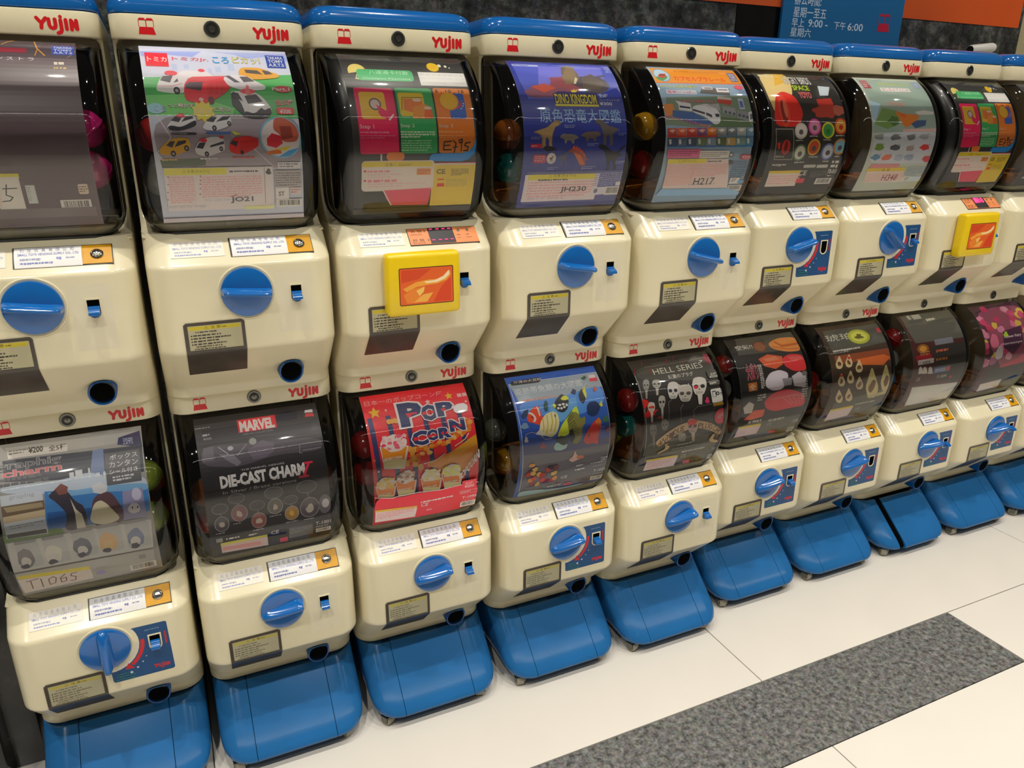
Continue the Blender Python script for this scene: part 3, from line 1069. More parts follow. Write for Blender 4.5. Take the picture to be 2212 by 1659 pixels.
# ------------------------------------------------------------------ printed display cards (u, v on the sheet: 0..1 from the top left)
POSTERS = {}
def card(key):
    def reg(f):
        POSTERS[key] = f
        return f
    return reg
@card('U0')
def _(d):
    d.r(0, 0, 1, 1, '#5a4c50')
    d.r(.000, .000, 1.000, .130, '#40343a')
    d.line([(.571, .037), (.610, .009), (.641, .000)], 0.0078, '#a8742a')
    d.line([(.757, .000), (.773, .061), (.815, .112)], 0.0081, '#b07a2c')
    d.line([(.777, .061), (.759, .114)], 0.0056, '#a8742a')
    d.line([(1.000, .060), (.987, .093), (.944, .121)], 0.0050, '#8a6a3a')
    d.r(.533, .063, .712, .098, '#7a1a2c')
    d.T('ン ス ト ラ', .540, .129, .753, .151, '#d8ccd0', 0.01)
    d.r(.855, .032, .991, .104, '#2e3f8a')
    d.T('TAKARA', .868, .040, .977, .056, '#c0c6e0', 0.02)
    d.T('TOMY', .868, .061, .977, .076, '#c0c6e0', 0.02)
    d.T('A.R.T.S', .868, .081, .977, .096, '#c0c6e0', 0.02)
    d.fine(.865, .153, .956, .177, 1, '#d8d0c0', 0.9)
    d.fine(.862, .187, .962, .203, 1, '#b79a52', 0.9)
    d.r(.415, .713, .563, .737, '#c9bf2a')
    d.r(.410, .729, .558, .895, '#e0dcd4')
    d.line([(.455, .787), (.534, .785)], 0.0070, '#3a3534')
    d.line([(.480, .767), (.465, .819), (.500, .831), (.479, .849), (.435, .852)], 0.0070, '#3a3534')
    d.fine(.414, .741, .435, .878, 9, '#d8b8b4', 0.55)
    d.r(.583, .772, .637, .867, '#b8bcb8')
    d.fine(.586, .779, .610, .853, 8, '#8d9290', 0.55)
    d.rr(.890, .771, .949, .824, 0.01, '#c8b8a8')
    d.fine(.896, .780, .944, .816, 3, '#7a5c44', 0.55)
    d.barcode(.766, .853, .951, .903)
    d.r(.343, .894, .972, .947, '#6c6064')
@card('U1')
def _(d):
    d.r(0, 0, 1, 1, '#cfd3e4')
    d.p('#9aa6d6', .006, .050, .408, .032, .340, .085, .181, .074, .091, .105, .008, .091)
    d.p('#a7b2dc', .483, .033, 1.000, .020, 1.000, .100, .902, .047, .704, .086, .633, .051)
    d.r(.193, .141, .229, .187, '#b5c2dd')
    d.r(.272, .142, .304, .173, '#b5c2dd')
    d.r(.478, .151, .516, .189, '#b5c2dd')
    d.r(.430, .164, .452, .209, '#b5c2dd')
    d.r(.565, .127, .609, .174, '#b5c2dd')
    d.p('#3f9a4e', .000, .236, 1.000, .193, 1.000, .450, .632, .452, .265, .438, .003, .440)
    d.p('#6ab565', .001, .337, .285, .326, .566, .400, .544, .435, .003, .440)
    d.p('#8f868e', .016, .445, .561, .424, .769, .457, 1.000, .444, 1.000, .702, .791, .705, .026, .695)
    d.line([(.052, .439), (.123, .548), (.018, .623)], 0.0056, '#cfc8c8')
    d.line([(.263, .449), (.770, .451)], 0.0043, '#bdb4b4')
    d.line([(.641, .587), (.792, .699)], 0.0046, '#d4cccc')
    d.p('#4e5a44', .033, .656, .331, .648, .325, .687, .040, .695)
    d.r(.031, .061, .177, .162, '#d42334')
    d.T('トミカ', .045, .094, .168, .128, '#f4f0ee', 0.03)
    d.T('トミカJr.', .204, .089, .442, .120, '#e04452', 0.03, '#f2ecf0', 0.03, 0)
    d.T('ころ', .472, .077, .580, .126, '#4aa6dc', 0.02, '#1e3a6e', 0.04, 0)
    d.T('ピカッ!', .608, .070, .798, .123, '#f0e27a', 0.02, '#2a3a3e', 0.04, 0)
    d.r(.843, .044, .977, .147, '#23408e')
    d.T('TAKARA', .857, .056, .964, .079, '#e8e8ee', 0.02)
    d.T('TOMY', .857, .085, .964, .108, '#e8e8ee', 0.02)
    d.T('A.R.T.S', .857, .114, .964, .136, '#e8e8ee', 0.02)
    d.p('#e9e6e8', .073, .299, .116, .226, .219, .209, .266, .185, .411, .188, .452, .209, .441, .272, .287, .313, .199, .327, .080, .317)
    d.p('#e6e2e4', .073, .299, .116, .226, .219, .209, .266, .185, .411, .188, .452, .209, .441, .272, .287, .313, .199, .327, .080, .317)
    d.p('#3c3a44', .105, .253, .127, .226, .192, .220, .167, .265)
    d.p('#3c3a44', .188, .265, .218, .237, .221, .257)
    d.e(.203, .309, .021, .021, '#2b2a2c', 16)
    d.e(.203, .309, .011, .010, '#8e8c90', 10)
    d.e(.182, .206, .042, .016, '#e03a4c', 16)
    d.e(.383, .183, .022, .011, '#d03a48', 16)
    d.line([(.079, .286), (.178, .284), (.245, .267)], 0.0042, '#d87a88')
    d.p('#d22c3c', .260, .260, .317, .227, .556, .214, .557, .289, .513, .322, .392, .378, .256, .368, .245, .327)
    d.p('#b8232f', .392, .378, .405, .266, .561, .228, .557, .289, .513, .322)
    d.p('#4a3a44', .265, .273, .289, .259, .381, .257, .360, .309, .261, .295)
    d.p('#e6505c', .278, .242, .317, .226, .556, .214, .400, .253)
    d.e(.417, .360, .021, .021, '#5a2028', 16)
    d.e(.352, .355, .015, .010, '#d8c4c0', 16)
    d.line([(.434, .266), (.424, .323)], 0.0037, '#90202a')
    d.line([(.472, .265), (.461, .323)], 0.0037, '#90202a')
    d.line([(.509, .264), (.498, .322)], 0.0038, '#90202a')
    d.p('#e5a83a', .631, .181, .659, .152, .791, .152, .842, .174, .916, .196, .903, .219, .751, .234, .637, .226)
    d.p('#4a4440', .675, .168, .764, .171, .797, .199, .682, .191)
    d.p('#4a4440', .796, .168, .842, .174, .869, .194, .813, .199)
    d.p('#dcd8de', .516, .229, .565, .206, .679, .210, .741, .245, .805, .271, .792, .298, .630, .301, .544, .276)
    d.p('#4a4850', .533, .216, .564, .212, .631, .254, .593, .255)
    d.p('#4a4850', .631, .217, .685, .216, .733, .245, .655, .252)
    d.p('#ece9ea', .552, .312, .584, .305, .720, .309, .769, .337, .819, .398, .813, .427, .770, .451, .632, .452, .555, .376)
    d.p('#26242a', .632, .452, .628, .411, .697, .428, .750, .392, .766, .410, .812, .392, .817, .427, .770, .454)
    d.p('#2a282e', .554, .321, .576, .308, .616, .376, .628, .411, .632, .452, .554, .382)
    d.p('#35333c', .643, .332, .725, .321, .764, .362, .661, .375)
    d.p('#35333c', .567, .312, .604, .317, .629, .363, .577, .340)
    d.e(.671, .306, .052, .015, '#e85058', 16)
    d.blob(.672, .300, .017, .031, '#f08084', 0.3, 14, 1)
    d.blob(.051, .406, .052, .028, '#9fd0dc', 0.05, 14, 1)
    d.T('ころ', .043, .394, .115, .422, '#8a7ab8', 0.03, '#f0ecf4', 0.04, 0)
    d.T('っと動かすと', .133, .379, .326, .400, '#f2eef0', 0.03, '#a8484a', 0.05, 0)
    d.star(.355, .417, .080, '#eada5a', 10, 0.7)
    d.T('ピカッ!', .291, .403, .408, .431, '#f2ecd8', 0.03, '#c05a34', 0.05, 0)
    d.T('と光る!', .427, .393, .534, .418, '#f2eef0', 0.03, '#a8484a', 0.05, 0)
    d.e(.920, .289, .064, .020, '#e05a68', 16)
    d.T('Part.1', .844, .280, .965, .298, '#f6eef0', 0.02)
    d.T('全5種', .850, .349, .976, .381, '#e03848', 0.03, '#f4ecec', 0.05, 0)
    d.rr(.851, .392, .977, .429, 0.02, '#d4283a')
    d.T('¥300', .873, .403, .952, .425, '#f6e8e8', 0.02)
    d.p('#e9e6e8', .105, .494, .154, .455, .229, .435, .293, .443, .302, .471, .283, .493, .186, .515, .116, .510)
    d.p('#dfdce2', .105, .494, .154, .455, .229, .435, .293, .443, .302, .471, .283, .493, .186, .515, .116, .510)
    d.p('#3c3a44', .135, .466, .170, .445, .213, .445, .186, .474)
    d.p('#3c3a44', .201, .472, .235, .445, .278, .442, .283, .454)
    d.e(.203, .501, .000, .000, '#2b2a2c', 16)
    d.e(.203, .501, .000, .000, '#8e8c90', 10)
    d.p('#2c2a34', .108, .499, .134, .488, .196, .499, .297, .460, .298, .479, .283, .493, .186, .515, .123, .512)
    d.blob(.203, .441, .029, .011, '#d84656', 0.3, 14, 1)
    d.p('#e9e6e8', .333, .498, .378, .454, .455, .436, .528, .441, .530, .475, .512, .492, .426, .515, .353, .512)
    d.p('#e4e2e8', .333, .498, .378, .454, .455, .436, .528, .441, .530, .475, .512, .492, .426, .515, .353, .512)
    d.p('#3c3a44', .364, .468, .394, .447, .438, .446, .411, .473)
    d.p('#3c3a44', .426, .471, .476, .443, .528, .442, .506, .459)
    d.e(.412, .501, .015, .013, '#2b2a2c', 16)
    d.e(.412, .501, .007, .006, '#8e8c90', 10)
    d.e(.513, .478, .013, .012, '#2b2a2c', 16)
    d.e(.513, .478, .007, .006, '#8e8c90', 10)
    d.rr(.128, .523, .291, .534, 0.01, '#3a343c')
    d.fine(.135, .525, .284, .532, 1, '#a09ca4', 0.55)
    d.rr(.351, .520, .520, .531, 0.01, '#4a6aa8')
    d.p('#c8d04a', .523, .515, .588, .531, .542, .537)
    d.p('#e9e6e8', .031, .609, .084, .572, .137, .550, .230, .548, .243, .580, .227, .608, .136, .635, .045, .629)
    d.p('#d9a83c', .031, .609, .084, .572, .137, .550, .230, .548, .243, .580, .227, .608, .136, .635, .045, .629)
    d.p('#3c3a44', .085, .585, .113, .566, .145, .565, .122, .596)
    d.p('#3c3a44', .136, .594, .163, .565, .217, .560, .211, .575)
    d.e(.124, .625, .017, .015, '#2b2a2c', 16)
    d.e(.124, .625, .009, .007, '#8e8c90', 10)
    d.e(.213, .599, .016, .014, '#2b2a2c', 16)
    d.e(.213, .599, .008, .007, '#8e8c90', 10)
    d.p('#e9e6e8', .264, .602, .308, .559, .392, .542, .465, .548, .467, .603, .447, .617, .339, .642, .274, .630)
    d.p('#e2dee0', .264, .602, .308, .559, .392, .542, .465, .548, .467, .603, .447, .617, .339, .642, .274, .630)
    d.p('#3c3a44', .276, .597, .302, .572, .343, .572, .319, .603)
    d.p('#3c3a44', .370, .586, .462, .565, .464, .578, .368, .596)
    d.e(.341, .628, .015, .013, '#2b2a2c', 16)
    d.e(.341, .628, .007, .006, '#8e8c90', 10)
    d.e(.440, .603, .013, .012, '#2b2a2c', 16)
    d.e(.440, .603, .007, .006, '#8e8c90', 10)
    d.e(.328, .561, .025, .010, '#d03444', 16)
    d.e(.450, .547, .015, .006, '#d03444', 16)
    d.p('#e6302c', .495, .592, .524, .551, .625, .537, .699, .554, .698, .588, .653, .610, .573, .635, .499, .621)
    d.p('#3a2a30', .502, .576, .523, .562, .560, .566, .544, .593)
    d.p('#b8201e', .564, .587, .575, .565, .696, .551, .696, .588, .653, .610, .566, .630)
    d.e(.579, .621, .012, .012, '#2c2426', 16)
    d.fine(.048, .649, .226, .661, 1, '#d8b050', 0.8)
    d.fine(.294, .646, .471, .657, 1, '#cac6cc', 0.8)
    d.fine(.511, .642, .679, .653, 1, '#c04a4c', 0.8)
    d.e(.858, .548, .149, .105, '#8fc6e6', 28)
    d.e(.858, .548, .136, .095, '#e4dede', 28)
    d.p('#b05a44', .821, .451, .889, .445, .962, .479, .994, .531, .965, .571, .869, .571, .851, .531, .807, .508)
    d.p('#8a3a2e', .857, .491, .936, .491, .944, .548, .863, .560)
    d.p('#c22a3c', .758, .554, .797, .526, .858, .540, .868, .577, .818, .600, .757, .588)
    d.p('#e07a2c', .745, .619, .849, .605, .854, .629, .759, .635)
    d.p('#d8cc3a', .801, .608, .923, .589, .888, .614)
    d.p('#4aa0d8', .829, .646, .904, .614, .978, .600, .917, .641)
    d.r(.820, .674, .983, .709, '#dedadc')
    d.fine(.830, .678, .969, .704, 2, '#6a666c', 0.55)
    d.r(.043, .695, .781, .932, '#e4dcdc')
    d.r(.048, .698, .460, .733, '#d8cf3a')
    d.T('⚠ 注 意 (ちゅうい)', .167, .707, .342, .724, '#55501c')
    d.fine(.479, .713, .699, .725, 1, '#4a4648', 0.8)
    d.fine(.068, .739, .237, .888, 12, '#dfb2b2', 0.7)
    d.fine(.280, .740, .700, .861, 9, '#e0b0b0', 0.7)
    d.fine(.286, .860, .690, .888, 1, '#b8b4b8', 0.55)
    d.e(.069, .741, .004, .004, '#8a3a3a', 8)
    d.e(.062, .782, .004, .004, '#8a3a3a', 8)
    d.e(.055, .823, .004, .004, '#8a3a3a', 8)
    d.e(.049, .864, .004, .004, '#8a3a3a', 8)
    d.e(.280, .740, .004, .004, '#8a3a3a', 8)
    d.e(.277, .763, .004, .004, '#8a3a3a', 8)
    d.e(.274, .782, .004, .004, '#8a3a3a', 8)
    d.e(.271, .806, .004, .004, '#8a3a3a', 8)
    d.e(.266, .837, .005, .004, '#8a3a3a', 8)
    d.line([(.721, .698), (.717, .902)], 0.0031, '#55504e')
    d.blob(.750, .723, .019, .016, '#3a3836', 0.3, 14, 1)
    d.T('JO21', .474, .859, .629, .894, '#55565e', 0.03)
    d.line([(.475, .856), (.518, .847)], 0.0070, '#a05a60')
    d.r(.794, .717, .988, .809, '#a39c9c')
    d.fine(.799, .726, .980, .805, 6, '#5f5a5c', 0.55)
    d.r(.793, .811, .890, .880, '#d8d4d2')
    d.T('ST', .816, .836, .858, .860, '#55524e', 0.03)
    d.r(.901, .813, .980, .852, '#d6cac8')
    d.fine(.907, .820, .975, .848, 2, '#9a5c5c', 0.55)
    d.barcode(.796, .881, .986, .928)
    d.fine(.049, .897, .559, .922, 1, '#b4b0b2', 0.55)
    d.r(.564, .915, .777, .936, '#cfcf96')
    d.r(.000, .975, 1.000, 1.000, '#b9b2b8')
@card('U2')
def _(d):
    d.r(0, 0, 1, 1, '#2b2a28')
    d.e(.115, .150, .072, .060, '#e7d37a', 20)
    d.p('#e5343e', .115, .150, .186, .123, .185, .157, .114, .155)
    d.p('#2d2a28', .045, .166, .114, .155, .086, .205, .050, .198)
    d.p('#3a74b8', .114, .157, .184, .160, .161, .190, .096, .202)
    d.rr(.107, .131, .555, .215, 0.03, '#3f9c62')
    d.T('八達通卡付款', .205, .137, .520, .168, '#a9d8b4', 0.01)
    d.T('Octopus Payment', .146, .192, .528, .207, '#a9d8b4', 0.02)
    d.e(.745, .094, .051, .038, '#e8c11c', 20)
    d.e(.745, .094, .023, .017, '#cfa514', 14)
    d.e(.805, .080, .015, .014, '#efe9d8', 12)
    d.e(.855, .085, .012, .011, '#efe9d8', 12)
    d.e(.885, .097, .006, .006, '#efe9d8', 12)
    d.r(.600, .140, .992, .241, '#e3e1dd')
    d.T('利 佳 玩 具 有 限 公 司', .615, .156, .977, .164, '#9aa0a8')
    d.T('SMALL TOYS VENDING SUPPLY CO., LTD', .600, .185, .983, .189, '#8088a8')
    d.fine(.622, .213, .970, .227, 2, '#a2a6ac', 0.55)
    d.rr(.049, .266, .355, .638, 0.02, '#dd1f5e')
    d.rr(.373, .260, .670, .636, 0.02, '#2f9353')
    d.rr(.684, .256, .992, .635, 0.02, '#ee8a2c')
    d.rr(.082, .292, .282, .449, 0.02, '#f0c838')
    d.line([(.093, .412), (.279, .347)], 0.0028, '#b08f24')
    d.line([(.095, .316), (.172, .310)], 0.0028, '#b08f24')
    d.e(.198, .364, .048, .036, '#5b5254', 22)
    d.e(.198, .364, .036, .027, '#b9a9a6', 20)
    d.p('#dd2463', .198, .362, .250, .390, .322, .417, .322, .442, .301, .453, .231, .435, .212, .411, .222, .394)
    d.p('#f0f0ea', .286, .452, .332, .417, .336, .426, .300, .457)
    d.rr(.389, .291, .594, .431, 0.02, '#f0cf3a')
    d.line([(.404, .397), (.421, .322), (.586, .320)], 0.0049, '#5a2a1a')
    d.p('#e8843c', .429, .330, .579, .328, .578, .372, .481, .409, .419, .395)
    d.p('#f0a040', .497, .380, .592, .357, .648, .379, .650, .444, .484, .444)
    d.p('#e46a2a', .597, .379, .648, .379, .650, .444, .574, .443)
    d.e(.537, .336, .038, .011, '#f4d8c4', 16)
    d.e(.616, .383, .034, .009, '#f4d8c4', 16)
    d.rr(.798, .289, .935, .443, 0.02, '#2b57a8')
    d.e(.800, .339, .085, .057, '#ee8a2c', 24)
    d.e(.801, .338, .073, .051, '#f0c42c', 24)
    d.line([(.863, .384), (.892, .368), (.910, .338)], 0.0094, '#d2264a')
    d.e(.922, .353, .006, .005, '#e9e6e0', 8)
    d.e(.914, .368, .006, .005, '#e9e6e0', 8)
    d.e(.897, .383, .006, .004, '#e9e6e0', 8)
    d.T('Step 1', .058, .479, .168, .507, '#f2c6cf', 0.01)
    d.T('Step 2', .378, .475, .491, .498, '#dfe8d8', 0.01)
    d.T('Step 3', .691, .474, .807, .498, '#f2dcc0', 0.01)
    d.fine(.058, .516, .344, .527, 1, '#f09ab4', 0.8)
    d.fine(.055, .533, .331, .557, 2, '#e87a9c', 0.5)
    d.fine(.375, .513, .652, .552, 3, '#c9dcc0', 0.7)
    d.fine(.375, .560, .619, .624, 5, '#9cc8a0', 0.5)
    d.fine(.686, .512, .935, .524, 1, '#f4c08a', 0.6)
    d.fine(.689, .533, .922, .556, 2, '#f4b478', 0.45)
    d.T('5 , 10 , 15', .702, .267, .944, .290, '#5a3a14')
    d.line([(.787, .570), (.728, .573), (.720, .618), (.785, .616)], 0.0094, '#2c2014')
    d.line([(.722, .594), (.774, .591)], 0.0093, '#2c2014')
    d.line([(.804, .566), (.827, .580), (.811, .632)], 0.0094, '#2c2014')
    d.line([(.800, .604), (.837, .600)], 0.0084, '#2c2014')
    d.line([(.880, .560), (.853, .563), (.858, .580), (.882, .573), (.880, .556), (.869, .625)], 0.0084, '#2c2014')
    d.line([(.948, .577), (.909, .580), (.900, .594), (.932, .601), (.922, .622), (.890, .622)], 0.0096, '#2c2014')
    d.rr(.251, .628, .397, .675, 0.03, '#ea8a30')
    d.r(.204, .638, .217, .676, '#dfdcd6')
    d.p('#157fc4', 1.000, .382, 1.000, .404, 1.000, .684, .605, .680, .601, .655, .629, .636, .992, .637)
    d.r(.631, .689, 1.000, .708, '#c22a2c')
    d.r(.631, .693, 1.000, .710, '#e8dcd4')
    d.r(.632, .702, 1.000, .959, '#e6cb3a')
    d.rr(.055, .674, .646, .852, 0.03, '#e0d6cc')
    d.p('#e2cc22', .070, .679, .615, .680, .631, .694, .634, .709, .057, .708, .058, .691)
    d.T('注 意 !    Caution!', .239, .688, .448, .704, '#554c14')
    d.e(.082, .732, .010, .007, '#d83a44', 10)
    d.e(.082, .787, .010, .007, '#d83a44', 10)
    d.fine(.101, .727, .389, .742, 1, '#d88a92', 0.8)
    d.fine(.103, .746, .381, .775, 2, '#dcb4b4', 0.5)
    d.fine(.104, .778, .588, .802, 1, '#d88a92', 0.7)
    d.fine(.104, .801, .570, .832, 2, '#dcb4b4', 0.5)
    d.r(.499, .721, .617, .759, '#eda35a')
    d.fine(.510, .726, .610, .756, 2, '#b05a2a', 0.55)
    d.p('#e0506e', .230, .848, .628, .840, .624, .887, .612, .950, .304, .945, .259, .902)
    d.p('#ded8d2', .225, .848, .237, .847, .309, .945, .299, .946)
    d.T('CE', .667, .727, .738, .755, '#4a4422', 0.02)
    d.fine(.790, .725, .945, .768, 5, '#6d6436', 0.55)
    d.fine(.754, .788, .934, .838, 6, '#a8983c', 0.55)
    d.p('#d4302c', .675, .834, .742, .833, .734, .812, .679, .813)
    d.r(.678, .785, .734, .792, '#d4302c')
    d.r(.000, .965, 1.000, 1.000, '#3a3936')
@card('U3')
def _(d):
    d.r(0, 0, 1, 1, '#2a3588')
    d.p('#4a55a8', .037, .027, 1.000, .013, 1.000, .206, .676, .306, .081, .315, .044, .183)
    d.p('#6a6cb8', .280, .049, .902, .038, .871, .211, .181, .272)
    d.r(.037, .036, .282, .053, '#b8c0dc')
    d.fine(.044, .040, .273, .050, 1, '#3a4488', 0.8)
    d.T('TAKARA', .936, .024, .993, .042, '#c4c8e2', 0.02)
    d.T('TOMY', .936, .047, .993, .064, '#c4c8e2', 0.02)
    d.T('A.R.T.S', .936, .069, .993, .087, '#c4c8e2', 0.02)
    d.blob(.490, .202, .183, .062, '#8a4a52', 0.2, 16, 3)
    d.blob(.273, .259, .192, .051, '#7a4a5a', 0.25, 16, 4)
    d.blob(.724, .189, .173, .071, '#4e464e', 0.2, 16, 5)
    d.blob(.554, .114, .078, .082, '#6a5c4c', 0.12, 14, 6)
    d.p('#7c6a50', .464, .145, .559, .037, .624, .042, .610, .140, .569, .193, .474, .202)
    d.p('#c8bca0', .554, .194, .594, .140, .611, .153, .574, .199)
    d.line([(.681, .215), (.799, .134), (.895, .117)], 0.0187, '#55505a')
    d.p('#5c5148', .657, .139, .767, .107, .867, .186, .796, .237, .630, .228)
    d.p('#b0503c', .125, .228, .267, .201, .371, .234, .240, .271)
    d.p('#2c2c58', .319, .275, .377, .257, .755, .261, .745, .349, .321, .362)
    d.T('DINO KINGDOM', .332, .278, .731, .339, '#e8d83a', 0.02, '#15152a', 0.03, 0)
    d.p('#e8d83a', .502, .263, .506, .241, .518, .252, .538, .235, .544, .251, .567, .239, .552, .262)
    d.r(.322, .344, .745, .358, '#e8d83a')
    d.T('全6種', .765, .268, .859, .295, '#e4e4ee', 0.02)
    d.T('+シークレット1種', .762, .305, .969, .319, '#d2d4e2', 0.01)
    d.T('¥300', .759, .326, .881, .348, '#e8e8f0', 0.02)
    d.T('原色恐竜大図鑑', .158, .374, .948, .461, '#9cc4ee', 0.01)
    d.p('#8a6f48', .077, .519, .147, .502, .217, .489, .277, .454, .327, .444, .352, .462, .337, .475, .301, .480, .278, .511, .262, .537, .257, .606, .279, .615, .230, .615, .230, .562, .200, .545, .187, .606, .209, .614, .160, .614, .165, .545, .131, .526)
    d.p('#a08458', .102, .518, .160, .503, .219, .492, .270, .463, .312, .455, .333, .470, .320, .481, .290, .485, .271, .511, .258, .532, .252, .591, .270, .598, .229, .598, .230, .554, .205, .540, .194, .591, .212, .598, .171, .598, .176, .540, .147, .524)
    d.p('#7d7568', .524, .555, .498, .538, .446, .527, .402, .530, .376, .525, .342, .534, .333, .551, .359, .555, .376, .559, .381, .585, .398, .585, .402, .566, .445, .568, .451, .585, .472, .585, .472, .564, .498, .555)
    d.p('#6c5c50', .532, .542, .560, .524, .615, .512, .661, .515, .689, .510, .726, .519, .735, .537, .707, .542, .688, .546, .684, .573, .666, .573, .660, .553, .614, .555, .610, .573, .587, .573, .587, .550, .559, .542)
    d.p('#5e5650', .944, .505, .875, .488, .807, .476, .757, .442, .710, .434, .680, .451, .692, .464, .725, .468, .743, .497, .756, .522, .764, .588, .745, .596, .793, .597, .787, .547, .817, .530, .834, .588, .814, .597, .862, .597, .852, .530, .887, .512)
    d.p('#8c4034', .410, .629, .483, .607, .561, .621, .600, .674, .604, .723, .549, .722, .539, .673, .473, .644)
    d.p('#c06030', .472, .639, .543, .654, .593, .713, .548, .717)
    d.p('#b84a38', .454, .618, .474, .593, .493, .623)
    d.p('#b84a38', .480, .620, .501, .596, .518, .626)
    d.p('#b84a38', .507, .626, .527, .606, .543, .635)
    d.p('#b84a38', .534, .637, .555, .623, .570, .649)
    d.p('#b84a38', .562, .651, .585, .647, .598, .670)
    d.p('#b84a38', .592, .671, .617, .679, .628, .696)
    d.p('#4a4a6a', .306, .667, .341, .658, .376, .651, .402, .633, .427, .629, .443, .638, .436, .645, .418, .647, .410, .663, .405, .677, .409, .714, .421, .719, .395, .718, .391, .690, .373, .681, .372, .713, .384, .718, .359, .718, .355, .681, .336, .670)
    d.p('#12141e', .985, .659, .913, .642, .843, .629, .785, .596, .737, .588, .712, .604, .727, .616, .761, .620, .786, .649, .804, .674, .829, .742, .811, .751, .858, .751, .841, .700, .867, .683, .897, .743, .879, .752, .927, .752, .901, .683, .931, .665)
    d.line([(.917, .642), (.967, .609), (.986, .601)], 0.0160, '#12141e')
    d.rr(.057, .586, .164, .610, 0.01, '#b8243c')
    d.fine(.069, .592, .154, .605, 1, '#e8b8c0', 0.55)
    d.p('#161626', .172, .614, .200, .596, .289, .606, .305, .624, .218, .633)
    d.rr(.088, .649, .210, .701, 0.015, '#b02a4a')
    d.fine(.101, .656, .197, .693, 3, '#e0b0bc', 0.6)
    d.e(.260, .673, .045, .034, '#dcd2c8', 16)
    d.p('#5c4438', .233, .673, .246, .670, .259, .668, .269, .661, .278, .659, .284, .663, .281, .665, .275, .666, .272, .672, .270, .677, .271, .691, .275, .693, .266, .693, .264, .682, .258, .679, .257, .691, .262, .693, .252, .693, .251, .679, .244, .675)
    d.fine(.380, .474, .483, .493, 2, '#8088b8', 0.6)
    d.fine(.062, .543, .184, .561, 2, '#8088b8', 0.6)
    d.fine(.603, .581, .713, .600, 2, '#8088b8', 0.6)
    d.fine(.904, .693, 1.000, .714, 2, '#8088b8', 0.6)
    d.fine(.232, .725, .341, .746, 2, '#8088b8', 0.6)
    d.fine(.565, .724, .711, .746, 2, '#8088b8', 0.6)
    d.fine(.914, .520, .994, .539, 2, '#8088b8', 0.6)
    d.r(.047, .755, 1.000, .973, '#54568a')
    d.r(.033, .774, .766, .957, '#ddd2d2')
    d.r(.065, .773, .722, .808, '#d8cc3a')
    d.T('⚠ 注 意 (ちゅうい)', .257, .773, .522, .794, '#55501c')
    d.fine(.160, .801, .576, .819, 1, '#5a5656', 0.7)
    d.fine(.072, .817, .725, .929, 6, '#dba6a8', 0.6)
    d.fine(.087, .919, .702, .952, 1, '#b8a8b0', 0.55)
    d.T('JH230', .399, .858, .655, .902, '#4a4648', 0.02)
    d.fine(.717, .767, 1.000, .861, 7, '#8f90ac', 0.6)
    d.r(.952, .834, 1.000, .861, '#d8d4d8')
    d.r(.715, .868, .804, .923, '#cfccd4')
    d.r(.785, .867, .872, .921, '#cfccd4')
    d.barcode(.856, .865, 1.000, .926)
    d.e(.759, .894, .021, .017, '#6a6870', 12)
    d.r(.000, .970, 1.000, 1.000, '#3a3f7a')
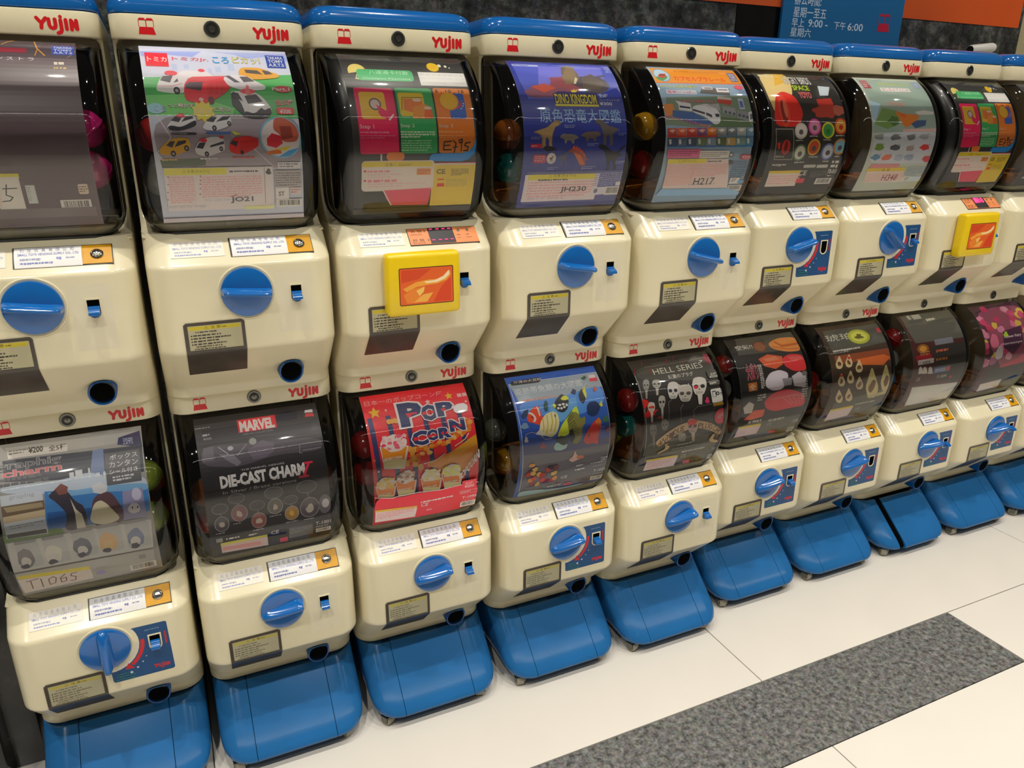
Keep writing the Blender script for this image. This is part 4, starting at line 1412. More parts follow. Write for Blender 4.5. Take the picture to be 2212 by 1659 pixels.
@card('U4')
def _(d):
    d.r(0, 0, 1, 1, '#7d93a6')
    d.p('#f0a020', .020, .016, 1.000, .004, 1.000, .155, .000, .165)
    d.p('#e0701c', .000, .159, 1.000, .148, 1.000, .157, .000, .167)
    d.e(.111, .089, .089, .064, '#5a8ab0', 22)
    d.e(.111, .089, .080, .056, '#a8c4d4', 22)
    d.p('#3f8a4a', .030, .111, .172, .099, .145, .127, .089, .146, .043, .134)
    d.p('#b03a28', .058, .103, .097, .077, .160, .076, .153, .107, .095, .121)
    d.r(.088, .084, .142, .096, '#55302a')
    d.T('ぼくらはみんなでつどうだいすき!', .272, .039, .791, .052, '#7a4a18', 0.01)
    d.T('カプセルプラレール', .227, .097, .819, .138, '#e03a20', 0.03)
    d.r(.884, .039, .973, .133, '#5a5a7c')
    d.T('TAKARA', .893, .050, .964, .071, '#d8d8e4', 0.02)
    d.T('TOMY', .893, .077, .964, .097, '#d8d8e4', 0.02)
    d.T('A.R.T.S', .893, .103, .964, .124, '#d8d8e4', 0.02)
    d.p('#6f7d6a', .054, .281, 1.000, .251, 1.000, .475, .341, .483, .000, .469)
    d.p('#c07a3c', .000, .334, .107, .327, .123, .394, .012, .416)
    d.p('#3e5a8c', .093, .372, .322, .386, .564, .466, .306, .467, .082, .415)
    d.p('#56684a', .611, .412, .960, .432, .993, .481, .488, .483)
    d.T('いっしょにあそぼう!', .029, .181, .435, .203, '#c8cc2c', 0.03, '#4a5a48', 0.04, 0)
    d.r(.076, .224, .411, .256, '#cdd2da')
    d.T('電車いっぱい', .087, .229, .400, .251, '#b85a78', 0.03)
    d.p('#55504c', .493, .198, .812, .201, .791, .256, .450, .242)
    d.r(.491, .186, .615, .212, '#b2aeb0')
    d.r(.653, .196, .799, .232, '#c4c0c4')
    d.r(.521, .197, .601, .204, '#4c4a50')
    d.r(.675, .208, .784, .216, '#4c4a50')
    d.p('#b04030', .628, .278, .792, .294, .768, .330, .622, .314)
    d.p('#b8b0ac', .639, .265, .791, .275, .792, .294, .624, .287)
    d.e(.933, .185, .054, .019, '#d8586a', 16)
    d.r(.865, .280, .927, .358, '#b8bcd0')
    d.r(.876, .298, .916, .346, '#55659a')
    d.fine(.915, .206, .999, .265, 4, '#6a78a8', 0.55)
    d.p('#dcdade', .142, .306, .305, .324, .305, .381, .164, .371, .168, .332)
    d.p('#2e2c34', .178, .340, .296, .350, .293, .361, .178, .354)
    d.p('#e6e4e8', .322, .341, .489, .322, .583, .344, .623, .400, .612, .455, .545, .469, .443, .413, .308, .386)
    d.p('#38363e', .320, .361, .450, .385, .446, .399, .316, .375)
    d.p('#38363e', .464, .385, .524, .401, .525, .421, .459, .402)
    d.p('#33313a', .558, .395, .606, .392, .615, .412, .572, .417)
    d.line([(.392, .335), (.466, .334), (.514, .356)], 0.0046, '#b08a8a')
    d.p('#9a9a9e', .475, .334, .629, .320, .629, .378, .579, .356)
    d.p('#8d8e92', .661, .337, .812, .353, .801, .410, .654, .389)
    d.p('#7e8084', .818, .365, .973, .380, 1.000, .380, 1.000, .437, .949, .443, .808, .421)
    d.p('#d2d0ce', .958, .381, 1.000, .371, 1.000, .437, .953, .446)
    d.p('#5a5c66', .975, .392, 1.000, .389, 1.000, .426, .968, .432)
    d.r(.678, .372, .705, .389, '#4a4c54')
    d.r(.723, .378, .751, .395, '#4a4c54')
    d.r(.769, .385, .797, .402, '#4a4c54')
    d.r(.834, .393, .862, .410, '#4a4c54')
    d.r(.880, .400, .909, .416, '#4a4c54')
    d.r(.922, .407, .951, .423, '#4a4c54')
    d.T('じぶんだけの電車をつくろう!', .202, .299, .598, .317, '#d83a4c', 0.03, '#f0dcdc', 0.05, 0)
    d.T('きかんしゃトーマスともつながるよ!', .010, .403, .505, .423, '#d83a4c', 0.03, '#f0dcdc', 0.05, 0.07)
    d.r(.017, .492, .115, .540, '#a84438')
    d.p('#e8b8a0', .029, .507, .069, .498, .104, .504, .069, .522)
    d.r(.016, .540, .121, .549, '#d83a2c')
    d.r(.125, .491, .224, .539, '#c0583c')
    d.p('#e8b8a0', .137, .506, .178, .497, .213, .503, .177, .521)
    d.r(.124, .539, .230, .548, '#d83a2c')
    d.r(.234, .489, .335, .539, '#b8443c')
    d.p('#e8b8a0', .247, .505, .288, .496, .324, .502, .287, .520)
    d.r(.233, .539, .341, .547, '#d83a2c')
    d.r(.344, .488, .447, .538, '#7a4a78')
    d.p('#e8b8a0', .357, .504, .399, .495, .435, .501, .398, .520)
    d.r(.344, .538, .453, .547, '#d83a2c')
    d.r(.456, .487, .560, .537, '#d0782c')
    d.p('#e8b8a0', .470, .503, .512, .494, .549, .500, .511, .519)
    d.r(.456, .537, .567, .546, '#d83a2c')
    d.r(.570, .486, .675, .536, '#8a8684')
    d.p('#d8d4d0', .583, .502, .626, .492, .663, .499, .625, .518)
    d.r(.570, .536, .682, .545, '#6a8cb0')
    d.r(.685, .485, .792, .536, '#6c7478')
    d.p('#d8d4d0', .698, .501, .741, .491, .779, .498, .741, .517)
    d.r(.685, .536, .798, .545, '#6a8cb0')
    d.r(.801, .484, .910, .535, '#9a9c98')
    d.p('#d8d4d0', .815, .500, .859, .490, .897, .497, .858, .516)
    d.r(.801, .535, .916, .544, '#6a8cb0')
    d.r(.919, .483, 1.000, .534, '#6c8ca8')
    d.p('#d8d4d0', .933, .499, .977, .489, 1.000, .496, .977, .515)
    d.r(.920, .534, 1.000, .543, '#6a8cb0')
    d.r(.019, .554, .121, .603, '#3e4a66')
    d.p('#cfd0cc', .030, .564, .054, .559, .061, .590, .039, .594)
    d.r(.025, .603, .126, .612, '#3a68a4')
    d.r(.125, .554, .228, .603, '#5a6a80')
    d.p('#cfd0cc', .136, .564, .161, .559, .168, .590, .146, .594)
    d.r(.131, .602, .234, .612, '#3a68a4')
    d.r(.232, .553, .337, .602, '#48566e')
    d.p('#cfd0cc', .244, .563, .269, .558, .277, .589, .254, .593)
    d.r(.239, .602, .343, .611, '#3a68a4')
    d.r(.341, .552, .448, .602, '#6c7a58')
    d.p('#cfd0cc', .353, .563, .378, .558, .386, .589, .363, .593)
    d.r(.348, .602, .454, .611, '#3a68a4')
    d.r(.452, .552, .560, .602, '#7a8a9c')
    d.p('#cfd0cc', .464, .562, .489, .557, .497, .588, .474, .592)
    d.r(.459, .601, .566, .611, '#3a68a4')
    d.r(.563, .551, .673, .601, '#606e4a')
    d.p('#cfd0cc', .576, .561, .601, .556, .610, .588, .586, .592)
    d.r(.571, .601, .679, .610, '#3a68a4')
    d.r(.676, .550, .788, .601, '#b0945c')
    d.p('#cfd0cc', .689, .561, .715, .556, .724, .587, .700, .592)
    d.r(.685, .601, .794, .610, '#3a68a4')
    d.r(.791, .550, .905, .601, '#7a9488')
    d.p('#cfd0cc', .804, .560, .830, .555, .839, .587, .815, .591)
    d.r(.800, .600, .911, .610, '#2f78b4')
    d.r(.907, .549, 1.000, .600, '#5c86a0')
    d.p('#cfd0cc', .920, .560, .947, .554, .956, .587, .932, .591)
    d.r(.916, .600, 1.000, .609, '#2f78b4')
    d.rr(.027, .624, .400, .681, 0.01, '#c65f88')
    d.fine(.039, .632, .367, .671, 3, '#8a3a58', 0.5)
    d.r(.393, .634, .735, .685, '#c8c4be')
    d.fine(.404, .642, .717, .677, 3, '#8a8680', 0.5)
    d.rr(.737, .650, .785, .678, 0.01, '#4a4848')
    d.r(.744, .655, .777, .672, '#c8c4be')
    d.rr(.875, .663, 1.000, .696, 0.02, '#c02c48')
    d.T('¥200', .897, .670, .996, .690, '#efdcdc', 0.02)
    d.fine(.805, .703, 1.000, .835, 9, '#4c6a88', 0.5)
    d.p('#dccac4', .040, .685, .737, .691, .831, .902, .061, .891)
    d.r(.044, .687, .481, .716, '#d2c62c')
    d.T('⚠ 注 意 (ちゅうい)', .164, .694, .362, .709, '#55501c')
    d.fine(.493, .699, .713, .713, 1, '#4a4648', 0.7)
    d.rr(.756, .702, .798, .731, 0.01, '#4a4442')
    d.fine(.053, .722, .379, .871, 12, '#d9a8a0', 0.7)
    d.fine(.330, .723, .755, .812, 7, '#dba8a4', 0.7)
    d.fine(.343, .855, .748, .878, 1, '#a89c98', 0.55)
    d.T('H217', .398, .820, .636, .870, '#3a3432', 0.01)
    d.r(.825, .825, .941, .870, '#cfcac6')
    d.T('ST', .850, .834, .901, .854, '#4a4846', 0.02)
    d.barcode(.833, .880, 1.000, .926)
    d.r(.926, .845, 1.000, .865, '#6a9cc4')
    d.p('#8fb6d4', .057, .893, .833, .905, 1.000, .935, 1.000, .961, .010, .943, .043, .900)
@card('U5')
def _(d):
    d.r(0, 0, 1, 1, '#2c2925')
    d.p('#d8c48a', .040, .007, .418, .000, .427, .071, .354, .233, .139, .393, .049, .376, .014, .240)
    d.p('#e0b84a', .267, .000, .404, .000, .353, .101, .173, .144)
    d.p('#c02a1e', .110, .238, .236, .191, .371, .233, .436, .372, .349, .482, .060, .474, .031, .412)
    d.e(.182, .356, .072, .125, '#d84a34', 22)
    d.e(.179, .365, .042, .089, '#7a2018', 18)
    d.e(.202, .346, .026, .067, '#e07a5a', 14)
    d.r(.044, .015, .176, .042, '#cdbf94')
    d.T('ANGRY BIRDS', .327, .036, .697, .117, '#e9e6e2', 0.012, '#2c2925', 0.03, 0)
    d.T('SPACE', .401, .132, .622, .180, '#a8c22c', 0.02)
    d.T('YOYO', .443, .198, .608, .251, '#e4565e', 0.02, '#f0d0cc', 0.015, 0)
    d.p('#c8d2d8', .764, .129, .928, .137, .845, .224, .724, .227)
    d.p('#b03428', .652, .261, .865, .246, .877, .319, .659, .312)
    d.blob(.741, .360, .187, .053, '#a83c2c', 0.2, 16, 9)
    d.blob(.934, .348, .087, .044, '#b4604c', 0.2, 14, 2)
    d.e(.379, .508, .085, .059, '#b8b4ac', 20)
    d.e(.379, .508, .066, .047, '#e8e4dc', 18)
    d.e(.379, .516, .030, .019, '#55504c', 12)
    d.fine(.317, .570, .459, .583, 1, '#b4b0a8', 0.7)
    d.e(.564, .477, .087, .061, '#c84a94', 20)
    d.e(.564, .477, .067, .048, '#e89ac0', 18)
    d.e(.564, .485, .030, .019, '#55504c', 12)
    d.fine(.497, .540, .639, .552, 1, '#b4b0a8', 0.7)
    d.e(.750, .503, .089, .061, '#c8c02c', 20)
    d.e(.750, .503, .068, .048, '#3c8a44', 18)
    d.e(.750, .512, .031, .020, '#2c6a34', 12)
    d.fine(.686, .566, .833, .579, 1, '#b4b0a8', 0.7)
    d.e(.930, .471, .090, .062, '#d8482c', 20)
    d.e(.930, .471, .069, .049, '#f0b84a', 18)
    d.e(.930, .480, .031, .020, '#b02a1c', 12)
    d.fine(.860, .536, 1.000, .548, 1, '#b4b0a8', 0.7)
    d.e(.398, .665, .086, .061, '#5a7a5a', 20)
    d.e(.398, .665, .066, .049, '#c8c4b4', 18)
    d.e(.402, .674, .030, .020, '#55504c', 12)
    d.fine(.361, .730, .510, .745, 1, '#b4b0a8', 0.7)
    d.e(.576, .626, .088, .061, '#e0b03a', 20)
    d.e(.576, .626, .067, .048, '#b84a2c', 18)
    d.e(.580, .635, .030, .020, '#55504c', 12)
    d.fine(.535, .691, .685, .705, 1, '#b4b0a8', 0.7)
    d.e(.783, .659, .090, .062, '#6a76b0', 20)
    d.e(.783, .659, .069, .049, '#c4c8d0', 18)
    d.e(.787, .668, .031, .020, '#55504c', 12)
    d.fine(.746, .725, .901, .740, 1, '#b4b0a8', 0.7)
    d.e(.940, .623, .091, .062, '#e09a3c', 20)
    d.e(.940, .623, .070, .049, '#8ac0d8', 18)
    d.e(.944, .632, .031, .020, '#55504c', 12)
    d.fine(.899, .689, 1.000, .703, 1, '#b4b0a8', 0.7)
    d.line([(.041, .495), (.268, .495), (.315, .714), (.073, .712), (.041, .495)], 0.0063, '#a8a49c')
    d.p('#d83a2c', .066, .602, .093, .585, .125, .602, .109, .602, .120, .637, .092, .637, .080, .602)
    d.e(.193, .624, .058, .054, '#b82c22', 18)
    d.e(.193, .624, .023, .048, '#6a1814', 14)
    d.fine(.079, .681, .293, .705, 1, '#8e8a84', 0.7)
    d.fine(.070, .744, .277, .765, 1, '#a8a49c', 0.8)
    d.rr(.505, .756, .672, .779, 0.01, '#b8b4ac')
    d.rr(.689, .758, .846, .782, 0.01, '#b8b4ac')
    d.fine(.888, .725, 1.000, .789, 2, '#c8c4bc', 0.8)
    d.r(.060, .798, .491, .827, '#c8b22c')
    d.p('#d8ccc4', .064, .819, .479, .821, .488, .927, .074, .926)
    d.fine(.090, .833, .510, .911, 4, '#d4a4a0', 0.6)
    d.T('CE', .473, .801, .579, .839, '#b4b0a8', 0.02)
    d.fine(.639, .808, .883, .857, 4, '#6a6660', 0.55)
    d.T('TB-015', .874, .797, 1.000, .829, '#d0ccc4', 0.02)
    d.r(.475, .865, .589, .903, '#c83a4a')
    d.barcode(.752, .868, .977, .918)
    d.fine(.888, .840, 1.000, .857, 1, '#a8a49c', 0.55)
@card('U6')
def _(d):
    d.r(0, 0, 1, 1, '#aab0a4')
    d.p('#8a9a90', .030, .016, 1.000, .032, 1.000, .403, .989, .506, .011, .521, .033, .305)
    d.p('#6f8a4c', .038, .452, .190, .319, .427, .347, .425, .450, .228, .493)
    d.p('#9db4c4', .033, .257, .178, .287, .074, .409, .011, .452)
    d.r(.057, .041, .169, .136, '#8a3a44')
    d.fine(.072, .053, .165, .126, 3, '#d8b0b0', 0.6)
    d.T('カプセルトレイン', .310, .062, .776, .094, '#c2cc3a', 0.03, '#5a6a4a', 0.04, 0)
    d.r(.292, .123, .753, .162, '#d0d0cc')
    d.T('はしるよでんしゃ', .316, .127, .729, .156, '#b04a6c', 0.02)
    d.r(.868, .050, .959, .116, '#7880a0')
    d.T('TAKARA', .877, .058, .950, .072, '#c8cad8', 0.02)
    d.T('TOMY', .877, .076, .950, .091, '#c8cad8', 0.02)
    d.T('A.R.T.S', .877, .095, .950, .109, '#c8cad8', 0.02)
    d.T('つなげてあそぼう', .288, .265, .560, .306, '#c8706a', 0.03, '#e4dcd0', 0.04, 0)
    d.p('#e0842c', .360, .340, .503, .369, .745, .374, .719, .412, .625, .449, .508, .485, .443, .428)
    d.p('#c85a24', .396, .355, .529, .376, .519, .406)
    d.p('#3c5478', .596, .449, .702, .420, .848, .419, .826, .463, .666, .485)
    d.p('#e4e0d8', .681, .352, .834, .335, 1.000, .349, .965, .373, .730, .375)
    d.blob(.331, .429, .084, .036, '#4a6a34', 0.3, 14, 3)
    d.p('#c4a29c', .466, .492, 1.000, .484, 1.000, .509, .468, .513)
    d.p('#c8ccd4', .011, .521, 1.000, .506, 1.000, .591, .985, .754, .877, .768, .054, .758, .039, .672)
    d.blob(.112, .551, .071, .023, '#8a8c90', 0.25, 12, 1)
    d.fine(.148, .524, .205, .538, 1, '#8a8c90', 0.6)
    d.blob(.362, .555, .073, .024, '#6f7278', 0.25, 12, 2)
    d.fine(.399, .527, .458, .541, 1, '#8a8c90', 0.6)
    d.blob(.603, .555, .075, .024, '#74777c', 0.25, 12, 3)
    d.fine(.641, .527, .701, .541, 1, '#8a8c90', 0.6)
    d.blob(.820, .552, .076, .024, '#9a9ca0', 0.25, 12, 4)
    d.fine(.859, .524, .920, .538, 1, '#8a8c90', 0.6)
    d.blob(.139, .627, .072, .024, '#6c8a3a', 0.25, 12, 5)
    d.fine(.168, .600, .229, .614, 1, '#8a8c90', 0.6)
    d.blob(.380, .635, .074, .024, '#55555c', 0.25, 12, 6)
    d.fine(.408, .607, .472, .622, 1, '#8a8c90', 0.6)
    d.blob(.625, .640, .075, .024, '#9c8a84', 0.25, 12, 7)
    d.fine(.653, .612, .719, .626, 1, '#8a8c90', 0.6)
    d.blob(.855, .634, .077, .025, '#c83a34', 0.25, 12, 8)
    d.fine(.884, .605, .951, .620, 1, '#8a8c90', 0.6)
    d.blob(.130, .708, .072, .025, '#4a7a9c', 0.25, 12, 9)
    d.fine(.153, .680, .218, .695, 1, '#8a8c90', 0.6)
    d.blob(.298, .710, .073, .025, '#cc6a4a', 0.25, 12, 10)
    d.fine(.321, .681, .388, .696, 1, '#8a8c90', 0.6)
    d.blob(.486, .715, .075, .025, '#9aa4b4', 0.25, 12, 11)
    d.fine(.509, .686, .577, .701, 1, '#8a8c90', 0.6)
    d.blob(.646, .716, .076, .025, '#8a94a8', 0.25, 12, 12)
    d.fine(.669, .687, .738, .702, 1, '#8a8c90', 0.6)
    d.blob(.948, .727, .078, .026, '#c85a5c', 0.25, 12, 13)
    d.fine(.970, .697, 1.000, .712, 1, '#8a8c90', 0.6)
    d.r(.094, .765, .548, .795, '#c07a80')
    d.r(.069, .796, .667, .831, '#d2b82c')
    d.T('注 意', .297, .803, .429, .824, '#5a5018')
    d.p('#d8ccc4', .083, .823, .663, .827, .729, .926, .092, .921)
    d.fine(.106, .842, .705, .917, 5, '#cda49c', 0.6)
    d.T('H348', .363, .854, .600, .907, '#7a3a38', 0.01)
    d.fine(.703, .789, 1.000, .874, 5, '#8a9aac', 0.6)
    d.r(.709, .876, .834, .920, '#cfd0cc')
    d.T('ST', .739, .887, .806, .911, '#4a4a48', 0.02)
    d.r(.815, .878, 1.000, .923, '#b8c4c8')
@card('L0')
def _(d):
    d.r(0, 0, 1, 1, '#8f8d8a')
    d.p('#a3a09c', .061, .025, .986, .035, .996, .102, .091, .098)
    d.p('#3c3a58', .831, .064, .986, .035, .995, .147, .819, .109)
    d.T('TAKARA', .861, .073, .932, .085, '#c4c6dc', 0.02)
    d.T('TOMY', .861, .088, .932, .100, '#c4c6dc', 0.02)
    d.T('A.R.T.S', .861, .103, .932, .115, '#c4c6dc', 0.02)
    d.p('#3a3c48', .046, .106, .992, .132, .986, .297, .713, .295, .415, .268, .054, .231)
    d.p('#6a7a9c', .645, .123, .719, .118, .713, .295, .611, .281)
    d.p('#cdd8e6', .023, .253, .415, .271, .607, .246, .714, .288, .990, .319, .999, .416, .622, .363, .299, .331, .019, .291)
    d.p('#3f78b4', .300, .318, .624, .350, 1.000, .383, .987, .527, .789, .555, .277, .535)
    d.p('#7fb0d8', .300, .325, .437, .337, .706, .341, 1.000, .361, 1.000, .409, .701, .374, .386, .363)
    d.p('#2c5c9c', .297, .436, .687, .454, .809, .500, .780, .561, .293, .530)
    d.p('#5a7a3c', .000, .513, .129, .517, .369, .536, .392, .576, .042, .573, .000, .567)
    d.r(.474, .235, .505, .269, '#dfe3e8')
    d.r(.514, .227, .562, .271, '#dfe3e8')
    d.r(.602, .225, .615, .286, '#dfe3e8')
    d.r(.702, .259, .719, .299, '#dfe3e8')
    d.r(.654, .260, .678, .286, '#dfe3e8')
    d.p('#c4bfba', .076, .051, .476, .062, .474, .103, .083, .100)
    d.T('¥200', .218, .044, .311, .082, '#4a4642', 0.03)
    d.T('全5種', .350, .051, .469, .088, '#4a4642', 0.03)
    d.fine(.088, .045, .214, .079, 2, '#7a7672', 0.6)
    d.T('graphig', .008, .118, .425, .174, '#5a5c60', 0.01, '#b9b8b8', 0.02, 0)
    d.T('charm', .043, .169, .425, .208, '#d8686c', 0.02, '#e4d8d8', 0.02, 0)
    d.fine(.026, .212, .421, .235, 1, '#55565e', 0.85)
    d.fine(.024, .240, .403, .261, 1, '#55565e', 0.85)
    d.p('#5c5c60', .723, .156, .972, .156, .961, .346, .718, .343)
    d.T('カンタン', .749, .210, .952, .244, '#dedee0', 0.02)
    d.T('ボックス', .758, .168, .954, .200, '#c8c8cc', 0.02)
    d.T('シール付き', .745, .255, .944, .284, '#dedee0', 0.02)
    d.fine(.762, .295, .911, .328, 2, '#c8c8cc', 0.7)
    d.p('#3a3440', .312, .346, .395, .305, .452, .339, .490, .398, .547, .433, .553, .560, .387, .561, .431, .463, .367, .387)
    d.p('#cfc8b4', .461, .380, .489, .445, .523, .477, .536, .564, .473, .564, .478, .463)
    d.p('#7a4a42', .370, .315, .413, .288, .456, .313, .442, .351, .388, .350)
    d.p('#5a4048', .598, .413, .669, .370, .740, .380, .803, .485, .797, .556, .711, .579, .584, .565)
    d.p('#e0d8bc', .559, .532, .611, .429, .661, .416, .697, .441, .724, .473, .783, .546, .664, .567)
    d.p('#d8d8dc', .612, .328, .670, .316, .722, .344, .709, .375, .667, .383, .621, .370)
    d.p('#c9cfd8', .017, .304, .286, .310, .284, .554, .019, .544)
    d.T('graphig', .072, .309, .233, .337, '#9aa0a8', 0.01)
    d.p('#6a5a4c', .017, .362, .290, .363, .286, .454, .016, .452)
    d.p('#b8a88c', .019, .420, .289, .415, .286, .454, .016, .455)
    d.p('#96886c', .030, .370, .277, .374, .280, .400, .048, .399)
    d.fine(.050, .471, .267, .496, 2, '#8a9098', 0.5)
    d.p('#33322e', .021, .520, .275, .524, .278, .549, .026, .543)
    d.p('#8a88a8', .816, .390, .958, .386, .959, .560, .797, .556)
    d.e(.911, .417, .034, .037, '#c8c4d8', 18)
    d.blob(.879, .496, .044, .031, '#dcd8d8', 0.1, 14, 1)
    d.e(.868, .491, .005, .007, '#33323a', 8)
    d.e(.905, .493, .005, .007, '#33323a', 8)
    d.p('#b9b9b8', .013, .568, .985, .580, .963, .789, .000, .773)
    d.rr(.056, .589, .207, .757, 0.02, '#aeb0b0')
    d.rr(.054, .568, .197, .589, 0.01, '#8c8c8e')
    d.blob(.105, .689, .056, .067, '#7c7a7e', 0.12, 16, 3)
    d.blob(.099, .710, .032, .034, '#e0dcd8', 0.1, 14, 0)
    d.blob(.086, .743, .029, .019, '#5c5a64', 0.2, 12, 1)
    d.rr(.233, .591, .388, .763, 0.02, '#aeb0b0')
    d.rr(.231, .570, .377, .591, 0.01, '#8c8c8e')
    d.blob(.285, .693, .058, .068, '#d2d0c8', 0.12, 16, 4)
    d.blob(.280, .714, .033, .034, '#e0dcd8', 0.1, 14, 1)
    d.blob(.267, .748, .030, .020, '#5c5a64', 0.2, 12, 2)
    d.rr(.426, .581, .585, .752, 0.02, '#aeb0b0')
    d.rr(.423, .559, .573, .581, 0.01, '#8c8c8e')
    d.blob(.482, .682, .060, .068, '#6a6c78', 0.12, 16, 5)
    d.blob(.477, .704, .034, .034, '#e0dcd8', 0.1, 14, 2)
    d.blob(.464, .738, .031, .020, '#5c5a64', 0.2, 12, 3)
    d.rr(.601, .581, .763, .755, 0.02, '#aeb0b0')
    d.rr(.597, .560, .752, .581, 0.01, '#8c8c8e')
    d.blob(.660, .684, .061, .069, '#d8b88c', 0.12, 16, 6)
    d.blob(.655, .706, .035, .035, '#e8cfa0', 0.1, 14, 3)
    d.blob(.643, .741, .031, .020, '#5c5a64', 0.2, 12, 4)
    d.rr(.792, .584, .959, .761, 0.02, '#aeb0b0')
    d.rr(.788, .562, .946, .584, 0.01, '#8c8c8e')
    d.blob(.854, .689, .063, .071, '#7c84a0', 0.12, 16, 7)
    d.blob(.850, .711, .037, .036, '#e0dcd8', 0.1, 14, 4)
    d.blob(.839, .746, .032, .020, '#5c5a64', 0.2, 12, 5)
    d.p('#a09e98', .005, .785, .962, .799, .952, .960, .728, .982, .470, .991, .010, .954)
    d.p('#cfc032', .007, .806, .489, .840, .489, .873, .014, .834)
    d.p('#d8cfca', .009, .838, .495, .869, .494, .960, .017, .970)
    d.line([(.055, .867), (.139, .858)], 0.0079, '#6a444c')
    d.line([(.083, .870), (.081, .940)], 0.0079, '#6a444c')
    d.line([(.152, .865), (.149, .944)], 0.0080, '#6a444c')
    d.line([(.236, .867), (.200, .882), (.198, .934), (.236, .928), (.251, .885), (.236, .867)], 0.0074, '#6a444c')
    d.line([(.317, .864), (.277, .893), (.278, .935), (.313, .927), (.317, .895), (.283, .900)], 0.0075, '#6a444c')
    d.line([(.396, .870), (.359, .871), (.350, .891), (.383, .907), (.371, .939), (.339, .936)], 0.0076, '#6a444c')
    d.e(.555, .916, .035, .018, '#8f88b8', 14)
    d.rr(.844, .829, .896, .868, 0.01, '#8a8884')
    d.barcode(.765, .905, .961, .966)
@card('L1')
def _(d):
    d.r(0, 0, 1, 1, '#232024')
    d.p('#3a373c', .000, .046, 1.000, .052, 1.000, .195, .784, .205, .380, .181, .000, .181)
    d.p('#463f4a', .034, .189, .452, .217, .987, .244, .983, .335, .595, .311, .298, .354, .013, .311)
    d.p('#5c5560', .047, .204, .124, .201, .116, .288, .024, .288)
    d.p('#6a6570', .153, .255, .267, .270, .319, .326, .284, .346, .221, .307)
    d.p('#5a5062', .380, .259, .502, .210, .595, .235, .592, .286, .512, .320, .415, .320)
    d.line([(.161, .212), (.229, .265)], 0.0053, '#a8a4ac')
    d.line([(.380, .220), (.296, .280)], 0.0054, '#8a868e')
    d.line([(.800, .280), (.790, .327), (.811, .329)], 0.0041, '#8a868e')
    d.line([(.818, .314), (.971, .314)], 0.0041, '#8a868e')
    d.e(.251, .230, .023, .014, '#a6a4aa', 16)
    d.e(.432, .208, .030, .022, '#8c8c88', 16)
    d.r(.335, .051, .644, .141, '#c4313c')
    d.T('MARVEL', .352, .067, .626, .134, '#d9d4d2', 0.05)
    d.T('HEROES COLLECTION', .366, .149, .609, .160, '#8a8688')
    d.p('#c84048', .886, .099, .966, .101, .962, .078, .898, .075)
    d.p('#cac4c4', .890, .068, .961, .072, .963, .049, .899, .049)
    d.fine(.005, .064, .184, .081, 1, '#8c888c', 0.5)
    d.fine(.055, .116, .124, .132, 1, '#a8a4a8', 0.9)
    d.T('¥300', .058, .140, .120, .156, '#9a969a', 0.01)
    d.T('THE MARVEL HEROES', .307, .367, .653, .378, '#b4b0b2')
    d.T('DIE-CAST CHARM', .139, .393, .810, .460, '#d6d3d4', 0.05)
    d.line([(.818, .394), (.877, .395)], 0.0180, '#d02c48')
    d.line([(.850, .395), (.800, .471)], 0.0214, '#d02c48')
    d.line([(.762, .476), (.833, .476)], 0.0180, '#d02c48')
    d.T('In Silver / Braze versions', .146, .482, .731, .500, '#b4b0b2')
    d.e(.105, .589, .064, .036, '#8f8c92', 20)
    d.e(.105, .589, .060, .032, '#37343a', 20)
    d.line([(.100, .619), (.112, .647)], 0.0038, '#8f8c92')
    d.e(.105, .700, .058, .059, '#a09ca2', 22)
    d.e(.105, .700, .053, .055, '#4a4650', 22)
    d.blob(.104, .704, .021, .023, '#b0a8a0', 0.3, 10, 0)
    d.fine(.049, .765, .160, .779, 1, '#a8a4a6', 0.6)
    d.e(.241, .540, .065, .034, '#8f8c92', 20)
    d.e(.241, .540, .061, .031, '#37343a', 20)
    d.line([(.237, .569), (.258, .588)], 0.0038, '#8f8c92')
    d.e(.250, .643, .065, .061, '#a09ca2', 22)
    d.e(.250, .643, .060, .057, '#7a4a50', 22)
    d.blob(.250, .646, .024, .024, '#b0a8a0', 0.3, 10, 1)
    d.fine(.194, .710, .306, .723, 1, '#a8a4a6', 0.6)
    d.e(.394, .609, .063, .035, '#8f8c92', 20)
    d.e(.394, .609, .059, .032, '#37343a', 20)
    d.line([(.390, .639), (.403, .669)], 0.0040, '#8f8c92')
    d.e(.397, .726, .062, .064, '#a09ca2', 22)
    d.e(.397, .726, .058, .059, '#86504e', 22)
    d.blob(.397, .730, .023, .025, '#b0a8a0', 0.3, 10, 2)
    d.fine(.342, .796, .457, .810, 1, '#a8a4a6', 0.6)
    d.e(.536, .545, .077, .040, '#8f8c92', 20)
    d.e(.536, .545, .073, .036, '#37343a', 20)
    d.line([(.532, .579), (.544, .590)], 0.0040, '#8f8c92')
    d.e(.538, .641, .063, .058, '#a09ca2', 22)
    d.e(.538, .641, .058, .053, '#57544c', 22)
    d.blob(.538, .645, .023, .022, '#b0a8a0', 0.3, 10, 3)
    d.fine(.483, .705, .599, .718, 1, '#a8a4a6', 0.6)
    d.e(.668, .615, .060, .033, '#8f8c92', 20)
    d.e(.668, .615, .056, .029, '#37343a', 20)
    d.line([(.665, .642), (.673, .664)], 0.0041, '#8f8c92')
    d.e(.669, .717, .060, .059, '#a09ca2', 22)
    d.e(.669, .717, .055, .054, '#9a7a3a', 22)
    d.blob(.669, .721, .022, .023, '#d0a848', 0.3, 10, 4)
    d.fine(.614, .782, .733, .796, 1, '#a8a4a6', 0.6)
    d.e(.808, .545, .085, .043, '#8f8c92', 20)
    d.e(.808, .545, .081, .039, '#37343a', 20)
